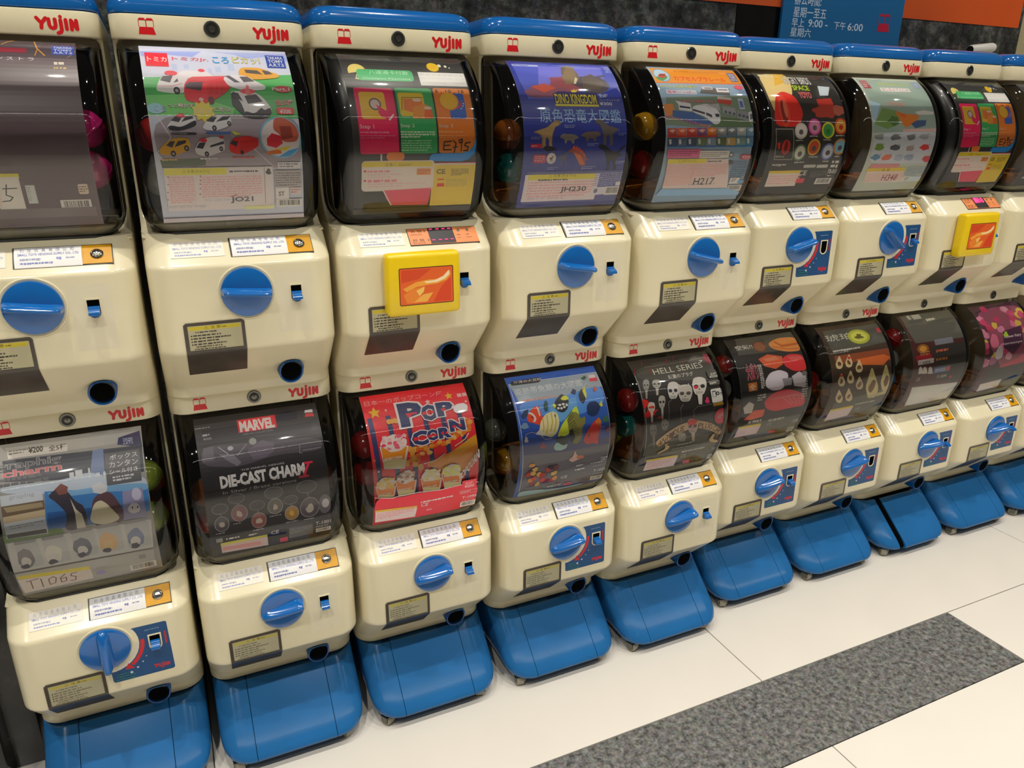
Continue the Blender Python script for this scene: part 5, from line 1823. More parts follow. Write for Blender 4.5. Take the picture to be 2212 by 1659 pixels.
    d.line([(.804, .582), (.826, .629)], 0.0042, '#8f8c92')
    d.e(.821, .700, .083, .080, '#a09ca2', 22)
    d.e(.821, .700, .078, .075, '#4c4452', 22)
    d.blob(.821, .704, .031, .032, '#b0a8a0', 0.3, 10, 5)
    d.fine(.766, .788, .887, .802, 1, '#a8a4a6', 0.6)
    d.e(.951, .695, .053, .078, '#615d66', 20)
    d.e(.956, .688, .031, .036, '#bdb8c0', 16)
    d.T('T-1001', .867, .837, 1.000, .869, '#cac6c8', 0.01)
    d.fine(.868, .880, 1.000, .896, 1, '#a8a4a6', 0.55)
    d.barcode(.868, .906, 1.000, .945)
    d.r(.635, .845, .842, .949, '#5c5a5c')
    d.fine(.643, .857, .833, .908, 3, '#8a888a', 0.5)
    d.T('CE', .487, .840, .551, .871, '#c4c0c2', 0.02)
    d.fine(.567, .853, .609, .868, 1, '#8a888a', 0.55)
    d.p('#c4304a', .555, .929, .624, .925, .623, .975, .558, .969)
    d.p('#8c8a8c', .043, .811, .095, .809, .095, .847, .044, .844)
    d.fine(.122, .820, .246, .838, 1, '#c4c0c2', 0.8)
    d.fine(.303, .825, .418, .844, 1, '#c4c0c2', 0.8)
    d.p('#c4c04a', .074, .856, .453, .861, .454, .886, .075, .882)
    d.p('#d8c4c4', .075, .882, .454, .883, .458, .975, .078, .957)
    d.p('#c88f94', .085, .900, .395, .913, .402, .953, .086, .932)
@card('L2')
def _(d):
    d.r(0, 0, 1, 1, '#c9202c')
    d.p('#26305e', .020, .170, .065, .170, .085, .830, .040, .830)
    d.p('#26305e', .186, .170, .231, .170, .251, .830, .206, .830)
    d.p('#26305e', .352, .170, .397, .170, .417, .830, .372, .830)
    d.p('#26305e', .518, .170, .563, .170, .583, .830, .538, .830)
    d.p('#26305e', .684, .170, .729, .170, .749, .830, .704, .830)
    d.p('#26305e', .850, .170, .895, .170, .915, .830, .870, .830)
    d.p('#d42a38', .006, .011, 1.000, .058, 1.000, .178, .660, .180, .347, .161, .188, .173, .000, .149)
    d.T('日本一のポップコーン屋', .030, .042, .765, .080, '#e2a8aa', 0.01)
    d.p('#c22434', .899, .071, 1.000, .069, .995, .116, .894, .114)
    d.r(.902, .085, .944, .111, '#dcb8b8')
    d.r(.952, .085, .996, .111, '#dcb8b8')
    d.star(.820, .092, .041, '#e8c02c', 5, 0.45)
    d.star(.099, .137, .059, '#e3c228', 5, 0.45)
    d.star(.606, .113, .026, '#e8d4d4', 5, 0.45)
    d.star(.205, .130, .015, '#e8d4d4', 5, 0.45)
    d.star(.968, .152, .016, '#e8d4d4', 5, 0.45)
    d.star(.048, .528, .016, '#e8d4d4', 5, 0.45)
    d.star(.022, .451, .012, '#e8a03a', 5, 0.45)
    d.p('#e89a22', .474, .534, .730, .485, .996, .384, 1.000, .429, 1.000, .548, .905, .633, .780, .641, .575, .578)
    d.p('#f0b030', .730, .485, .995, .390, 1.000, .451, .825, .509, .699, .540)
    d.blob(.489, .436, .022, .016, '#d86a1c', 0.25, 9, 0)
    d.blob(.394, .417, .027, .013, '#f0b04a', 0.25, 9, 1)
    d.blob(.458, .459, .024, .015, '#f2c468', 0.25, 9, 2)
    d.blob(.743, .335, .026, .018, '#d86a1c', 0.25, 9, 3)
    d.blob(.591, .364, .027, .012, '#d86a1c', 0.25, 9, 4)
    d.blob(.369, .489, .027, .013, '#d86a1c', 0.25, 9, 5)
    d.blob(.778, .387, .027, .018, '#f2c468', 0.25, 9, 6)
    d.blob(.790, .358, .030, .012, '#e07a20', 0.25, 9, 7)
    d.blob(.411, .423, .020, .018, '#f2c468', 0.25, 9, 8)
    d.blob(.816, .375, .023, .018, '#d86a1c', 0.25, 9, 9)
    d.blob(.556, .421, .024, .018, '#e8932c', 0.25, 9, 10)
    d.blob(.862, .374, .026, .012, '#e07a20', 0.25, 9, 11)
    d.blob(.933, .348, .025, .017, '#f0b04a', 0.25, 9, 12)
    d.blob(.722, .411, .021, .012, '#f2c468', 0.25, 9, 13)
    d.blob(.861, .374, .019, .017, '#f2c468', 0.25, 9, 14)
    d.blob(.912, .279, .023, .015, '#e8932c', 0.25, 9, 15)
    d.blob(.372, .474, .017, .017, '#e07a20', 0.25, 9, 16)
    d.blob(.673, .418, .021, .013, '#e8932c', 0.25, 9, 17)
    d.blob(.540, .383, .025, .011, '#f0b04a', 0.25, 9, 18)
    d.blob(.953, .291, .021, .017, '#e07a20', 0.25, 9, 19)
    d.blob(.528, .460, .028, .014, '#f2c468', 0.25, 9, 20)
    d.blob(.885, .317, .029, .017, '#e8932c', 0.25, 9, 21)
    d.blob(.715, .408, .024, .015, '#f0b04a', 0.25, 9, 22)
    d.blob(.926, .310, .021, .014, '#e07a20', 0.25, 9, 23)
    d.blob(.356, .461, .024, .011, '#d86a1c', 0.25, 9, 24)
    d.blob(.712, .342, .025, .014, '#e07a20', 0.25, 9, 25)
    d.blob(.764, .346, .027, .017, '#e8932c', 0.25, 9, 26)
    d.blob(.696, .415, .018, .014, '#f2c468', 0.25, 9, 27)
    d.blob(.524, .431, .019, .012, '#e07a20', 0.25, 9, 28)
    d.blob(.871, .311, .028, .012, '#e8932c', 0.25, 9, 29)
    d.blob(.943, .327, .020, .015, '#e07a20', 0.25, 9, 30)
    d.blob(.495, .404, .022, .016, '#e8932c', 0.25, 9, 31)
    d.blob(.703, .412, .026, .013, '#f0b04a', 0.25, 9, 32)
    d.blob(.392, .479, .020, .016, '#e07a20', 0.25, 9, 33)
    d.blob(.488, .401, .024, .012, '#d86a1c', 0.25, 9, 34)
    d.blob(.460, .421, .027, .016, '#d86a1c', 0.25, 9, 35)
    d.blob(.561, .382, .021, .017, '#e07a20', 0.25, 9, 36)
    d.blob(.625, .407, .021, .015, '#e8932c', 0.25, 9, 37)
    d.blob(.923, .288, .018, .019, '#d86a1c', 0.25, 9, 38)
    d.blob(.959, .301, .030, .019, '#f0b04a', 0.25, 9, 39)
    d.blob(.367, .461, .026, .017, '#e07a20', 0.25, 9, 40)
    d.blob(.669, .416, .028, .018, '#e07a20', 0.25, 9, 41)
    d.blob(.423, .429, .017, .017, '#d86a1c', 0.25, 9, 42)
    d.blob(.907, .354, .029, .016, '#e8932c', 0.25, 9, 43)
    d.blob(.645, .359, .024, .013, '#e8932c', 0.25, 9, 44)
    d.blob(.666, .377, .029, .016, '#e07a20', 0.25, 9, 45)
    d.blob(.416, .492, .024, .018, '#e8932c', 0.25, 9, 46)
    d.blob(.564, .387, .024, .017, '#f0b04a', 0.25, 9, 47)
    d.blob(.494, .412, .028, .012, '#e8932c', 0.25, 9, 48)
    d.blob(.640, .397, .022, .017, '#f0b04a', 0.25, 9, 49)
    d.blob(.507, .429, .022, .015, '#e8932c', 0.25, 9, 50)
    d.blob(.867, .354, .018, .012, '#f2c468', 0.25, 9, 51)
    d.blob(.941, .342, .019, .015, '#e07a20', 0.25, 9, 52)
    d.blob(.448, .407, .022, .014, '#e07a20', 0.25, 9, 53)
    d.blob(.569, .385, .021, .012, '#d86a1c', 0.25, 9, 54)
    d.blob(.347, .490, .027, .016, '#e8932c', 0.25, 9, 55)
    d.blob(.569, .419, .027, .014, '#e8932c', 0.25, 9, 56)
    d.blob(.727, .363, .022, .015, '#e07a20', 0.25, 9, 57)
    d.blob(.597, .419, .023, .013, '#d86a1c', 0.25, 9, 58)
    d.blob(.507, .435, .027, .013, '#f0b04a', 0.25, 9, 59)
    d.blob(.878, .365, .023, .018, '#e07a20', 0.25, 9, 60)
    d.blob(.417, .468, .029, .017, '#d86a1c', 0.25, 9, 61)
    d.blob(.829, .356, .027, .016, '#e8932c', 0.25, 9, 62)
    d.blob(.840, .357, .024, .013, '#f2c468', 0.25, 9, 63)
    d.blob(.380, .427, .018, .018, '#f0b04a', 0.25, 9, 64)
    d.blob(.853, .322, .029, .011, '#e8932c', 0.25, 9, 65)
    d.blob(.750, .390, .030, .016, '#e8932c', 0.25, 9, 66)
    d.blob(.366, .489, .023, .017, '#e8932c', 0.25, 9, 67)
    d.blob(.691, .345, .024, .015, '#d86a1c', 0.25, 9, 68)
    d.blob(.462, .404, .029, .016, '#f2c468', 0.25, 9, 69)
    d.blob(.350, .415, .029, .019, '#eeb24a', 0.25, 10, 690)
    d.blob(.369, .439, .029, .019, '#eeb24a', 0.25, 10, 720)
    d.blob(.378, .480, .029, .019, '#eeb24a', 0.25, 10, 740)
    d.blob(.304, .505, .029, .019, '#eeb24a', 0.25, 10, 650)
    d.blob(.388, .522, .029, .020, '#eeb24a', 0.25, 10, 760)
    d.blob(.433, .546, .030, .020, '#eeb24a', 0.25, 10, 820)
    d.blob(.237, .214, .028, .019, '#eeb24a', 0.25, 10, 480)
    d.blob(.268, .215, .028, .019, '#eeb24a', 0.25, 10, 520)
    d.blob(.205, .216, .028, .019, '#eeb24a', 0.25, 10, 440)
    d.line([(.467, .527), (.580, .518), (.673, .484)], 0.0094, '#e8dcc4')
    d.line([(.777, .445), (.882, .411), (.923, .376)], 0.0096, '#e8dcc4')
    d.T('P', .332, .112, .506, .255, '#26305e', 0.06, '#ece6e6', 0.055, 0)
    d.T('O', .527, .145, .664, .242, '#26305e', 0.06, '#ece6e6', 0.055, 0)
    d.T('P', .682, .141, .809, .227, '#26305e', 0.06, '#ece6e6', 0.055, 0)
    d.T('C', .396, .314, .523, .396, '#26305e', 0.06, '#ece6e6', 0.055, 0)
    d.T('O', .534, .316, .634, .379, '#26305e', 0.06, '#ece6e6', 0.055, 0)
    d.T('R', .647, .315, .740, .376, '#26305e', 0.06, '#ece6e6', 0.055, 0)
    d.T('N', .764, .273, .892, .343, '#26305e', 0.06, '#ece6e6', 0.055, 0)
    d.r(.381, .177, .420, .204, '#d22434')
    d.r(.373, .177, .476, .189, '#d22434')
    d.r(.525, .185, .565, .205, '#d22434')
    d.r(.605, .186, .638, .203, '#d22434')
    d.r(.709, .179, .750, .198, '#d22434')
    d.r(.400, .345, .443, .367, '#d22434')
    d.r(.535, .344, .567, .361, '#d22434')
    d.r(.591, .345, .617, .359, '#d22434')
    d.r(.661, .339, .689, .355, '#d22434')
    d.r(.701, .341, .725, .355, '#d22434')
    d.r(.779, .307, .812, .324, '#d22434')
    d.r(.841, .305, .870, .322, '#d22434')
    d.blob(.896, .198, .074, .037, '#dcd8da', 0.08, 18, 4)
    d.p('#f0e6e0', .081, .366, .342, .389, .285, .536, .097, .515)
    d.p('#ee9a22', .093, .376, .326, .396, .288, .476, .096, .456)
    d.p('#d8d0a0', .097, .452, .288, .472, .272, .525, .103, .506)
    d.blob(.215, .356, .116, .056, '#f0e8e0', 0.12, 16, 5)
    d.blob(.236, .375, .023, .012, '#e88a9a', 0.25, 8, 0)
    d.blob(.126, .337, .023, .012, '#f0c8cc', 0.25, 8, 1)
    d.blob(.238, .390, .023, .012, '#e0607a', 0.25, 8, 2)
    d.blob(.184, .380, .023, .012, '#f2e4e0', 0.25, 8, 3)
    d.blob(.223, .359, .023, .012, '#e0607a', 0.25, 8, 4)
    d.blob(.263, .349, .023, .012, '#f0c8cc', 0.25, 8, 5)
    d.blob(.293, .384, .023, .012, '#f0c8cc', 0.25, 8, 6)
    d.blob(.276, .320, .023, .012, '#e88a9a', 0.25, 8, 7)
    d.blob(.247, .322, .023, .012, '#e0607a', 0.25, 8, 8)
    d.blob(.319, .320, .023, .012, '#f0c8cc', 0.25, 8, 9)
    d.blob(.313, .333, .023, .012, '#f0c8cc', 0.25, 8, 10)
    d.blob(.167, .386, .023, .012, '#e88a9a', 0.25, 8, 11)
    d.blob(.287, .371, .023, .012, '#f0c8cc', 0.25, 8, 12)
    d.blob(.299, .378, .023, .012, '#f2e4e0', 0.25, 8, 13)
    d.blob(.180, .335, .023, .012, '#f0c8cc', 0.25, 8, 14)
    d.blob(.306, .341, .023, .012, '#d83a5a', 0.25, 8, 15)
    d.blob(.176, .356, .023, .012, '#e0607a', 0.25, 8, 16)
    d.blob(.231, .372, .023, .012, '#e0607a', 0.25, 8, 17)
    d.blob(.173, .374, .023, .012, '#f2e4e0', 0.25, 8, 18)
    d.blob(.261, .329, .023, .012, '#f2e4e0', 0.25, 8, 19)
    d.blob(.265, .318, .023, .012, '#e0607a', 0.25, 8, 20)
    d.blob(.307, .350, .023, .012, '#f2e4e0', 0.25, 8, 21)
    d.blob(.117, .365, .023, .012, '#d83a5a', 0.25, 8, 22)
    d.blob(.186, .378, .023, .012, '#f2e4e0', 0.25, 8, 23)
    d.blob(.135, .313, .023, .012, '#f0c8cc', 0.25, 8, 24)
    d.blob(.148, .321, .023, .012, '#f2e4e0', 0.25, 8, 25)
    d.T('POPCORN', .112, .445, .269, .464, '#f2e8d8', 0.04)
    d.p('#f0e6e0', .008, .623, .196, .646, .175, .773, .038, .751)
    d.p('#e98a24', .018, .631, .186, .651, .170, .720, .030, .699)
    d.p('#d8d0a0', .030, .695, .170, .716, .164, .763, .041, .743)
    d.blob(.102, .617, .084, .044, '#f0e8e0', 0.12, 16, 6)
    d.blob(.143, .642, .017, .010, '#f0dc8c', 0.25, 8, 0)
    d.blob(.141, .588, .017, .009, '#e8c860', 0.25, 8, 1)
    d.blob(.125, .615, .017, .009, '#e0b440', 0.25, 8, 2)
    d.blob(.084, .629, .017, .010, '#f0dc8c', 0.25, 8, 3)
    d.blob(.102, .593, .017, .009, '#f0dc8c', 0.25, 8, 4)
    d.blob(.160, .625, .017, .010, '#e8c860', 0.25, 8, 5)
    d.blob(.059, .610, .017, .009, '#e0b440', 0.25, 8, 6)
    d.blob(.069, .629, .017, .010, '#e0b440', 0.25, 8, 7)
    d.blob(.045, .600, .017, .009, '#e8c860', 0.25, 8, 8)
    d.blob(.083, .604, .017, .009, '#f0dc8c', 0.25, 8, 9)
    d.blob(.096, .585, .017, .009, '#e8c860', 0.25, 8, 10)
    d.blob(.130, .639, .017, .010, '#e8c860', 0.25, 8, 11)
    d.blob(.166, .630, .017, .010, '#e8c860', 0.25, 8, 12)
    d.blob(.148, .650, .017, .010, '#f0dc8c', 0.25, 8, 13)
    d.blob(.163, .652, .017, .010, '#e0b440', 0.25, 8, 14)
    d.blob(.112, .648, .017, .010, '#e0b440', 0.25, 8, 15)
    d.blob(.171, .592, .017, .009, '#f0dc8c', 0.25, 8, 16)
    d.blob(.067, .603, .017, .009, '#f0dc8c', 0.25, 8, 17)
    d.blob(.116, .588, .017, .009, '#e0b440', 0.25, 8, 18)
    d.blob(.107, .588, .017, .009, '#e0b440', 0.25, 8, 19)
    d.blob(.069, .623, .017, .009, '#f0dc8c', 0.25, 8, 20)
    d.blob(.101, .589, .017, .009, '#e8c860', 0.25, 8, 21)
    d.blob(.149, .647, .017, .010, '#e0b440', 0.25, 8, 22)
    d.blob(.033, .622, .017, .009, '#e8c860', 0.25, 8, 23)
    d.blob(.123, .621, .017, .009, '#e0b440', 0.25, 8, 24)
    d.blob(.120, .603, .017, .009, '#f0dc8c', 0.25, 8, 25)
    d.T('POPCORN', .040, .689, .152, .706, '#f2e8d8', 0.04)
    d.p('#f0e6e0', .188, .604, .389, .628, .369, .769, .221, .745)
    d.p('#e98a24', .199, .613, .378, .634, .362, .709, .212, .688)
    d.p('#d8d0a0', .212, .683, .361, .705, .357, .757, .225, .737)
    d.blob(.289, .597, .089, .049, '#f0e8e0', 0.12, 16, 7)
    d.blob(.264, .564, .018, .010, '#8a6050', 0.25, 8, 0)
    d.blob(.225, .586, .018, .010, '#b89484', 0.25, 8, 1)
    d.blob(.300, .626, .018, .011, '#e8dcd0', 0.25, 8, 2)
    d.blob(.220, .578, .018, .010, '#8a6050', 0.25, 8, 3)
    d.blob(.250, .591, .018, .010, '#8a6050', 0.25, 8, 4)
    d.blob(.339, .573, .018, .010, '#e8dcd0', 0.25, 8, 5)
    d.blob(.308, .602, .018, .010, '#8a6050', 0.25, 8, 6)
    d.blob(.301, .587, .018, .010, '#e8dcd0', 0.25, 8, 7)
    d.blob(.220, .610, .018, .010, '#b89484', 0.25, 8, 8)
    d.blob(.277, .594, .018, .010, '#b89484', 0.25, 8, 9)
    d.blob(.297, .608, .018, .010, '#8a6050', 0.25, 8, 10)
    d.blob(.301, .605, .018, .010, '#b89484', 0.25, 8, 11)
    d.blob(.228, .600, .018, .010, '#8a6050', 0.25, 8, 12)
    d.blob(.307, .596, .018, .010, '#f0e8e4', 0.25, 8, 13)
    d.blob(.331, .597, .018, .010, '#f0e8e4', 0.25, 8, 14)
    d.blob(.269, .572, .018, .010, '#e8dcd0', 0.25, 8, 15)
    d.blob(.320, .579, .018, .010, '#b89484', 0.25, 8, 16)
    d.blob(.292, .622, .018, .011, '#f0e8e4', 0.25, 8, 17)
    d.blob(.256, .625, .018, .011, '#8a6050', 0.25, 8, 18)
    d.blob(.292, .569, .018, .010, '#b89484', 0.25, 8, 19)
    d.blob(.237, .585, .018, .010, '#8a6050', 0.25, 8, 20)
    d.blob(.360, .572, .018, .010, '#b89484', 0.25, 8, 21)
    d.blob(.266, .579, .018, .010, '#f0e8e4', 0.25, 8, 22)
    d.blob(.301, .592, .018, .010, '#8a6050', 0.25, 8, 23)
    d.blob(.356, .601, .018, .010, '#8a6050', 0.25, 8, 24)
    d.blob(.223, .598, .018, .010, '#f0e8e4', 0.25, 8, 25)
    d.T('POPCORN', .223, .677, .342, .696, '#f2e8d8', 0.04)
    d.p('#f0e6e0', .423, .623, .631, .648, .614, .784, .461, .760)
    d.p('#e98a24', .434, .632, .620, .654, .605, .727, .451, .704)
    d.p('#d8d0a0', .450, .700, .605, .723, .602, .773, .465, .752)
    d.blob(.526, .617, .092, .047, '#f0e8e0', 0.12, 16, 8)
    d.blob(.484, .641, .018, .010, '#e8dca8', 0.25, 8, 0)
    d.blob(.480, .574, .018, .009, '#e8dca8', 0.25, 8, 1)
    d.blob(.487, .644, .018, .010, '#e8dca8', 0.25, 8, 2)
    d.blob(.512, .578, .018, .009, '#f0e8c4', 0.25, 8, 3)
    d.blob(.519, .612, .018, .010, '#e8dca8', 0.25, 8, 4)
    d.blob(.588, .615, .019, .010, '#f0e8c4', 0.25, 8, 5)
    d.blob(.486, .573, .018, .009, '#f0e8c4', 0.25, 8, 6)
    d.blob(.529, .612, .018, .010, '#f0e8c4', 0.25, 8, 7)
    d.blob(.561, .630, .019, .010, '#e8dca8', 0.25, 8, 8)
    d.blob(.603, .593, .019, .010, '#dccc84', 0.25, 8, 9)
    d.blob(.578, .593, .019, .010, '#e8dca8', 0.25, 8, 10)
    d.blob(.501, .623, .018, .010, '#f0e8c4', 0.25, 8, 11)
    d.blob(.589, .624, .019, .010, '#e8dca8', 0.25, 8, 12)
    d.blob(.539, .590, .018, .010, '#e8dca8', 0.25, 8, 13)
    d.blob(.533, .581, .018, .010, '#dccc84', 0.25, 8, 14)
    d.blob(.479, .639, .018, .010, '#dccc84', 0.25, 8, 15)
    d.blob(.519, .618, .018, .010, '#f0e8c4', 0.25, 8, 16)
    d.blob(.493, .598, .018, .010, '#f0e8c4', 0.25, 8, 17)
    d.blob(.470, .624, .018, .010, '#e8dca8', 0.25, 8, 18)
    d.blob(.531, .601, .018, .010, '#f0e8c4', 0.25, 8, 19)
    d.blob(.597, .650, .019, .010, '#dccc84', 0.25, 8, 20)
    d.blob(.546, .602, .018, .010, '#f0e8c4', 0.25, 8, 21)
    d.blob(.531, .615, .018, .010, '#e8dca8', 0.25, 8, 22)
    d.blob(.575, .647, .019, .010, '#dccc84', 0.25, 8, 23)
    d.blob(.533, .603, .018, .010, '#e8dca8', 0.25, 8, 24)
    d.blob(.495, .589, .018, .010, '#e8dca8', 0.25, 8, 25)
    d.T('POPCORN', .461, .694, .584, .712, '#f2e8d8', 0.04)
    d.p('#f0e6e0', .620, .615, .833, .640, .817, .771, .661, .747)
    d.p('#e98a24', .631, .623, .822, .646, .807, .716, .649, .693)
    d.p('#d8d0a0', .649, .689, .807, .712, .804, .760, .664, .739)
    d.blob(.726, .609, .095, .046, '#f0e8e0', 0.12, 16, 9)
    d.blob(.720, .596, .019, .009, '#e0dc7c', 0.25, 8, 0)
    d.blob(.676, .611, .019, .010, '#ecec9c', 0.25, 8, 1)
    d.blob(.726, .634, .019, .010, '#e0dc7c', 0.25, 8, 2)
    d.blob(.700, .633, .019, .010, '#d4cc5c', 0.25, 8, 3)
    d.blob(.653, .587, .019, .009, '#d4cc5c', 0.25, 8, 4)
    d.blob(.798, .649, .019, .010, '#ecec9c', 0.25, 8, 5)
    d.blob(.672, .580, .019, .009, '#e0dc7c', 0.25, 8, 6)
    d.blob(.667, .623, .019, .010, '#d4cc5c', 0.25, 8, 7)
    d.blob(.656, .609, .019, .010, '#d4cc5c', 0.25, 8, 8)
    d.blob(.788, .645, .019, .010, '#e0dc7c', 0.25, 8, 9)
    d.blob(.754, .626, .019, .010, '#ecec9c', 0.25, 8, 10)
    d.blob(.788, .635, .019, .010, '#e0dc7c', 0.25, 8, 11)
    d.blob(.709, .593, .019, .009, '#e0dc7c', 0.25, 8, 12)
    d.blob(.678, .626, .019, .010, '#ecec9c', 0.25, 8, 13)
    d.blob(.655, .587, .019, .009, '#ecec9c', 0.25, 8, 14)
    d.blob(.669, .580, .019, .009, '#d4cc5c', 0.25, 8, 15)
    d.blob(.790, .589, .019, .009, '#d4cc5c', 0.25, 8, 16)
    d.blob(.647, .613, .019, .010, '#e0dc7c', 0.25, 8, 17)
    d.blob(.789, .595, .019, .009, '#e0dc7c', 0.25, 8, 18)
    d.blob(.788, .590, .019, .009, '#e0dc7c', 0.25, 8, 19)
    d.blob(.726, .611, .019, .010, '#d4cc5c', 0.25, 8, 20)
    d.blob(.793, .610, .019, .010, '#ecec9c', 0.25, 8, 21)
    d.blob(.677, .617, .019, .010, '#d4cc5c', 0.25, 8, 22)
    d.blob(.738, .585, .019, .009, '#d4cc5c', 0.25, 8, 23)
    d.blob(.761, .579, .019, .009, '#ecec9c', 0.25, 8, 24)
    d.blob(.734, .615, .019, .010, '#e0dc7c', 0.25, 8, 25)
    d.T('POPCORN', .660, .683, .785, .701, '#f2e8d8', 0.04)
    d.T('POPCORN', .801, .651, 1.000, .708, '#e4dedc', 0.03, None, 0, -0.16)
    d.p('#cf2c3c', .000, .707, .227, .745, .385, .737, .630, .752, .821, .741, 1.000, .743, 1.000, 1.000, .000, .968)
    d.line([(.000, .707), (.164, .737), (.226, .730), (.417, .732), (.630, .748), (.812, .739), (.999, .742)], 0.0069, '#ecdcdc')
    d.rr(.835, .709, .979, .783, 0.015, '#d8404c')
    d.T('全5種', .866, .726, .950, .745, '#eec8c8', 0.02)
    d.T('¥200', .864, .750, .958, .774, '#eec8c8', 0.02)
    d.line([(.823, .796), (1.000, .803), (1.000, .832), (.827, .825), (.823, .796)], 0.0043, '#e8b4b4')
    d.fine(.837, .805, .991, .822, 1, '#e8b4b4', 0.7)
    d.T('T-1095', .854, .856, 1.000, .881, '#eed4d4', 0.02)
    d.fine(.860, .893, 1.000, .906, 1, '#e0a0a0', 0.55)
    d.barcode(.847, .913, 1.000, .969)
    d.T('CE', .443, .843, .512, .874, '#e8c4c4', 0.02)
    d.fine(.436, .821, .780, .838, 1, '#ecd4d4', 0.9)
    d.fine(.505, .912, .576, .931, 1, '#e4b0b0', 0.9)
    d.p('#e0b03c', .004, .817, .403, .852, .406, .879, .009, .843)
    d.p('#dcc4c4', .009, .838, .406, .874, .398, .970, .012, .941)
    d.fine(.022, .854, .379, .916, 5, '#c07a84', 0.6)
@card('L3')
def _(d):
    d.r(0, 0, 1, 1, '#2f58a8')
    d.p('#8d97a0', .018, .063, .997, .061, .996, .187, .711, .195, .519, .218, .064, .211)
    d.p('#4f86c8', .064, .211, .519, .218, .711, .195, .993, .173, .977, .324, .647, .372, .386, .343, .040, .304)
    d.p('#6aa8dc', .377, .259, .675, .236, .661, .326, .460, .398, .351, .339)
    d.p('#2a4a98', .030, .338, .280, .413, .992, .458, 1.000, .625, .031, .535)
    d.p('#63616c', .021, .558, 1.000, .599, 1.000, .917, 1.000, .989, .034, .972, .025, .802)
    d.p('#3a4070', .031, .523, .442, .551, 1.000, .572, 1.000, .626, .446, .622, .030, .590)
    d.line([(.018, .063), (.017, .224), (.022, .371), (.026, .558), (.039, .765), (.049, .947)], 0.0057, '#c9cdd2')
    d.line([(.990, .064), (1.000, .227), (1.000, .411), (1.000, .599), (1.000, .778), (1.000, .929)], 0.0063, '#c9cdd2')
    d.line([(.018, .062), (.991, .063)], 0.0057, '#c9cdd2')
    d.p('#2f2c30', .056, .039, .365, .036, .369, .062, .333, .079, .047, .074, .037, .058)
    d.T('海洋の大百科', .076, .041, .375, .065, '#dcd8d4', 0.02)
    d.T('亜熱帯魚類の大図鑑', .050, .104, .793, .157, '#c9ccd0', 0.01)
    d.T('超精密の最新作は!!', .084, .195, .475, .214, '#c07460', 0.02, '#d8ccc0', 0.04, 0)
    d.p('#d4c8c8', .892, .079, .967, .080, .961, .108, .886, .107)
    d.p('#cc3a48', .890, .107, .975, .108, .969, .136, .882, .132)
    d.p('#e0502c', .102, .329, .138, .292, .213, .252, .261, .264, .258, .329, .280, .343, .231, .395, .159, .370, .111, .358)
    d.p('#f0ece6', .139, .289, .178, .302, .206, .340, .186, .367, .161, .364, .185, .338, .159, .309, .127, .302)
    d.p('#e8e2dc', .225, .254, .249, .274, .249, .328, .239, .332, .230, .278)
    d.e(.160, .329, .008, .007, '#4a2018', 10)
    d.p('#c83a2c', .206, .358, .273, .336, .262, .376, .223, .394)
    d.p('#ddd6ac', .169, .446, .216, .428, .237, .373, .303, .322, .395, .311, .434, .330, .443, .396, .403, .468, .338, .496, .253, .468)
    d.line([(.268, .353), (.266, .417), (.239, .478)], 0.0119, '#b0a03c')
    d.line([(.317, .335), (.314, .399), (.285, .460)], 0.0119, '#b0a03c')
    d.line([(.369, .323), (.365, .387), (.335, .448)], 0.0120, '#b0a03c')
    d.line([(.408, .328), (.404, .392), (.374, .453)], 0.0120, '#b0a03c')
    d.e(.404, .346, .007, .008, '#2c2a24', 8)
    d.p('#e8e4d8', .168, .452, .225, .424, .256, .445, .270, .475)
    d.p('#c8d23a', .391, .502, .455, .421, .542, .360, .652, .295, .666, .338, .662, .385, .606, .391, .539, .454, .525, .500)
    d.p('#7c7a3c', .527, .382, .585, .335, .654, .349, .677, .399, .728, .381, .726, .428, .684, .459, .669, .530, .624, .581, .569, .567, .527, .477)
    d.line([(.518, .381), (.595, .330)], 0.0061, '#3a3a24')
    d.line([(.525, .396), (.600, .349)], 0.0061, '#3a3a24')
    d.line([(.531, .411), (.605, .367)], 0.0062, '#3a3a24')
    d.line([(.538, .426), (.606, .405)], 0.0062, '#3a3a24')
    d.line([(.545, .441), (.612, .422)], 0.0062, '#3a3a24')
    d.line([(.553, .456), (.619, .440)], 0.0062, '#3a3a24')
    d.line([(.561, .471), (.626, .457)], 0.0062, '#3a3a24')
    d.line([(.569, .486), (.634, .475)], 0.0063, '#3a3a24')
    d.line([(.578, .502), (.642, .493)], 0.0063, '#3a3a24')
    d.line([(.587, .517), (.651, .511)], 0.0063, '#3a3a24')
    d.p('#1e2624', .372, .512, .436, .495, .524, .512, .514, .560, .460, .572, .389, .532)
    d.p('#9fc4c0', .353, .570, .389, .532, .460, .572, .514, .560, .498, .596, .435, .607, .372, .595)
    d.p('#232820', .538, .466, .575, .458, .596, .527, .559, .560, .532, .538)
    d.p('#e03830', .683, .557, .716, .511, .808, .437, .878, .409, .901, .436, .884, .507, .855, .559, .860, .619, .810, .592, .727, .598)
    d.p('#c8702c', .826, .439, .878, .409, .901, .436, .885, .482)
    d.e(.752, .528, .011, .012, '#5a1818', 10)
    d.line([(.861, .450), (.877, .475), (.869, .530)], 0.0064, '#6a2420')
    d.p('#24242a', .425, .252, .473, .220, .529, .194, .570, .224, .587, .251, .557, .308, .505, .332, .446, .320, .420, .287)
    d.blob(.549, .231, .043, .017, '#c8c42c', 0.15, 14, 1)
    d.e(.418, .275, .017, .016, '#c8c42c', 16)
    d.e(.453, .297, .015, .009, '#d8d8d4', 10)
    d.e(.487, .301, .015, .009, '#d8d8d4', 10)
    d.e(.521, .295, .015, .009, '#d8d8d4', 10)
    d.e(.552, .284, .015, .009, '#d8d8d4', 10)
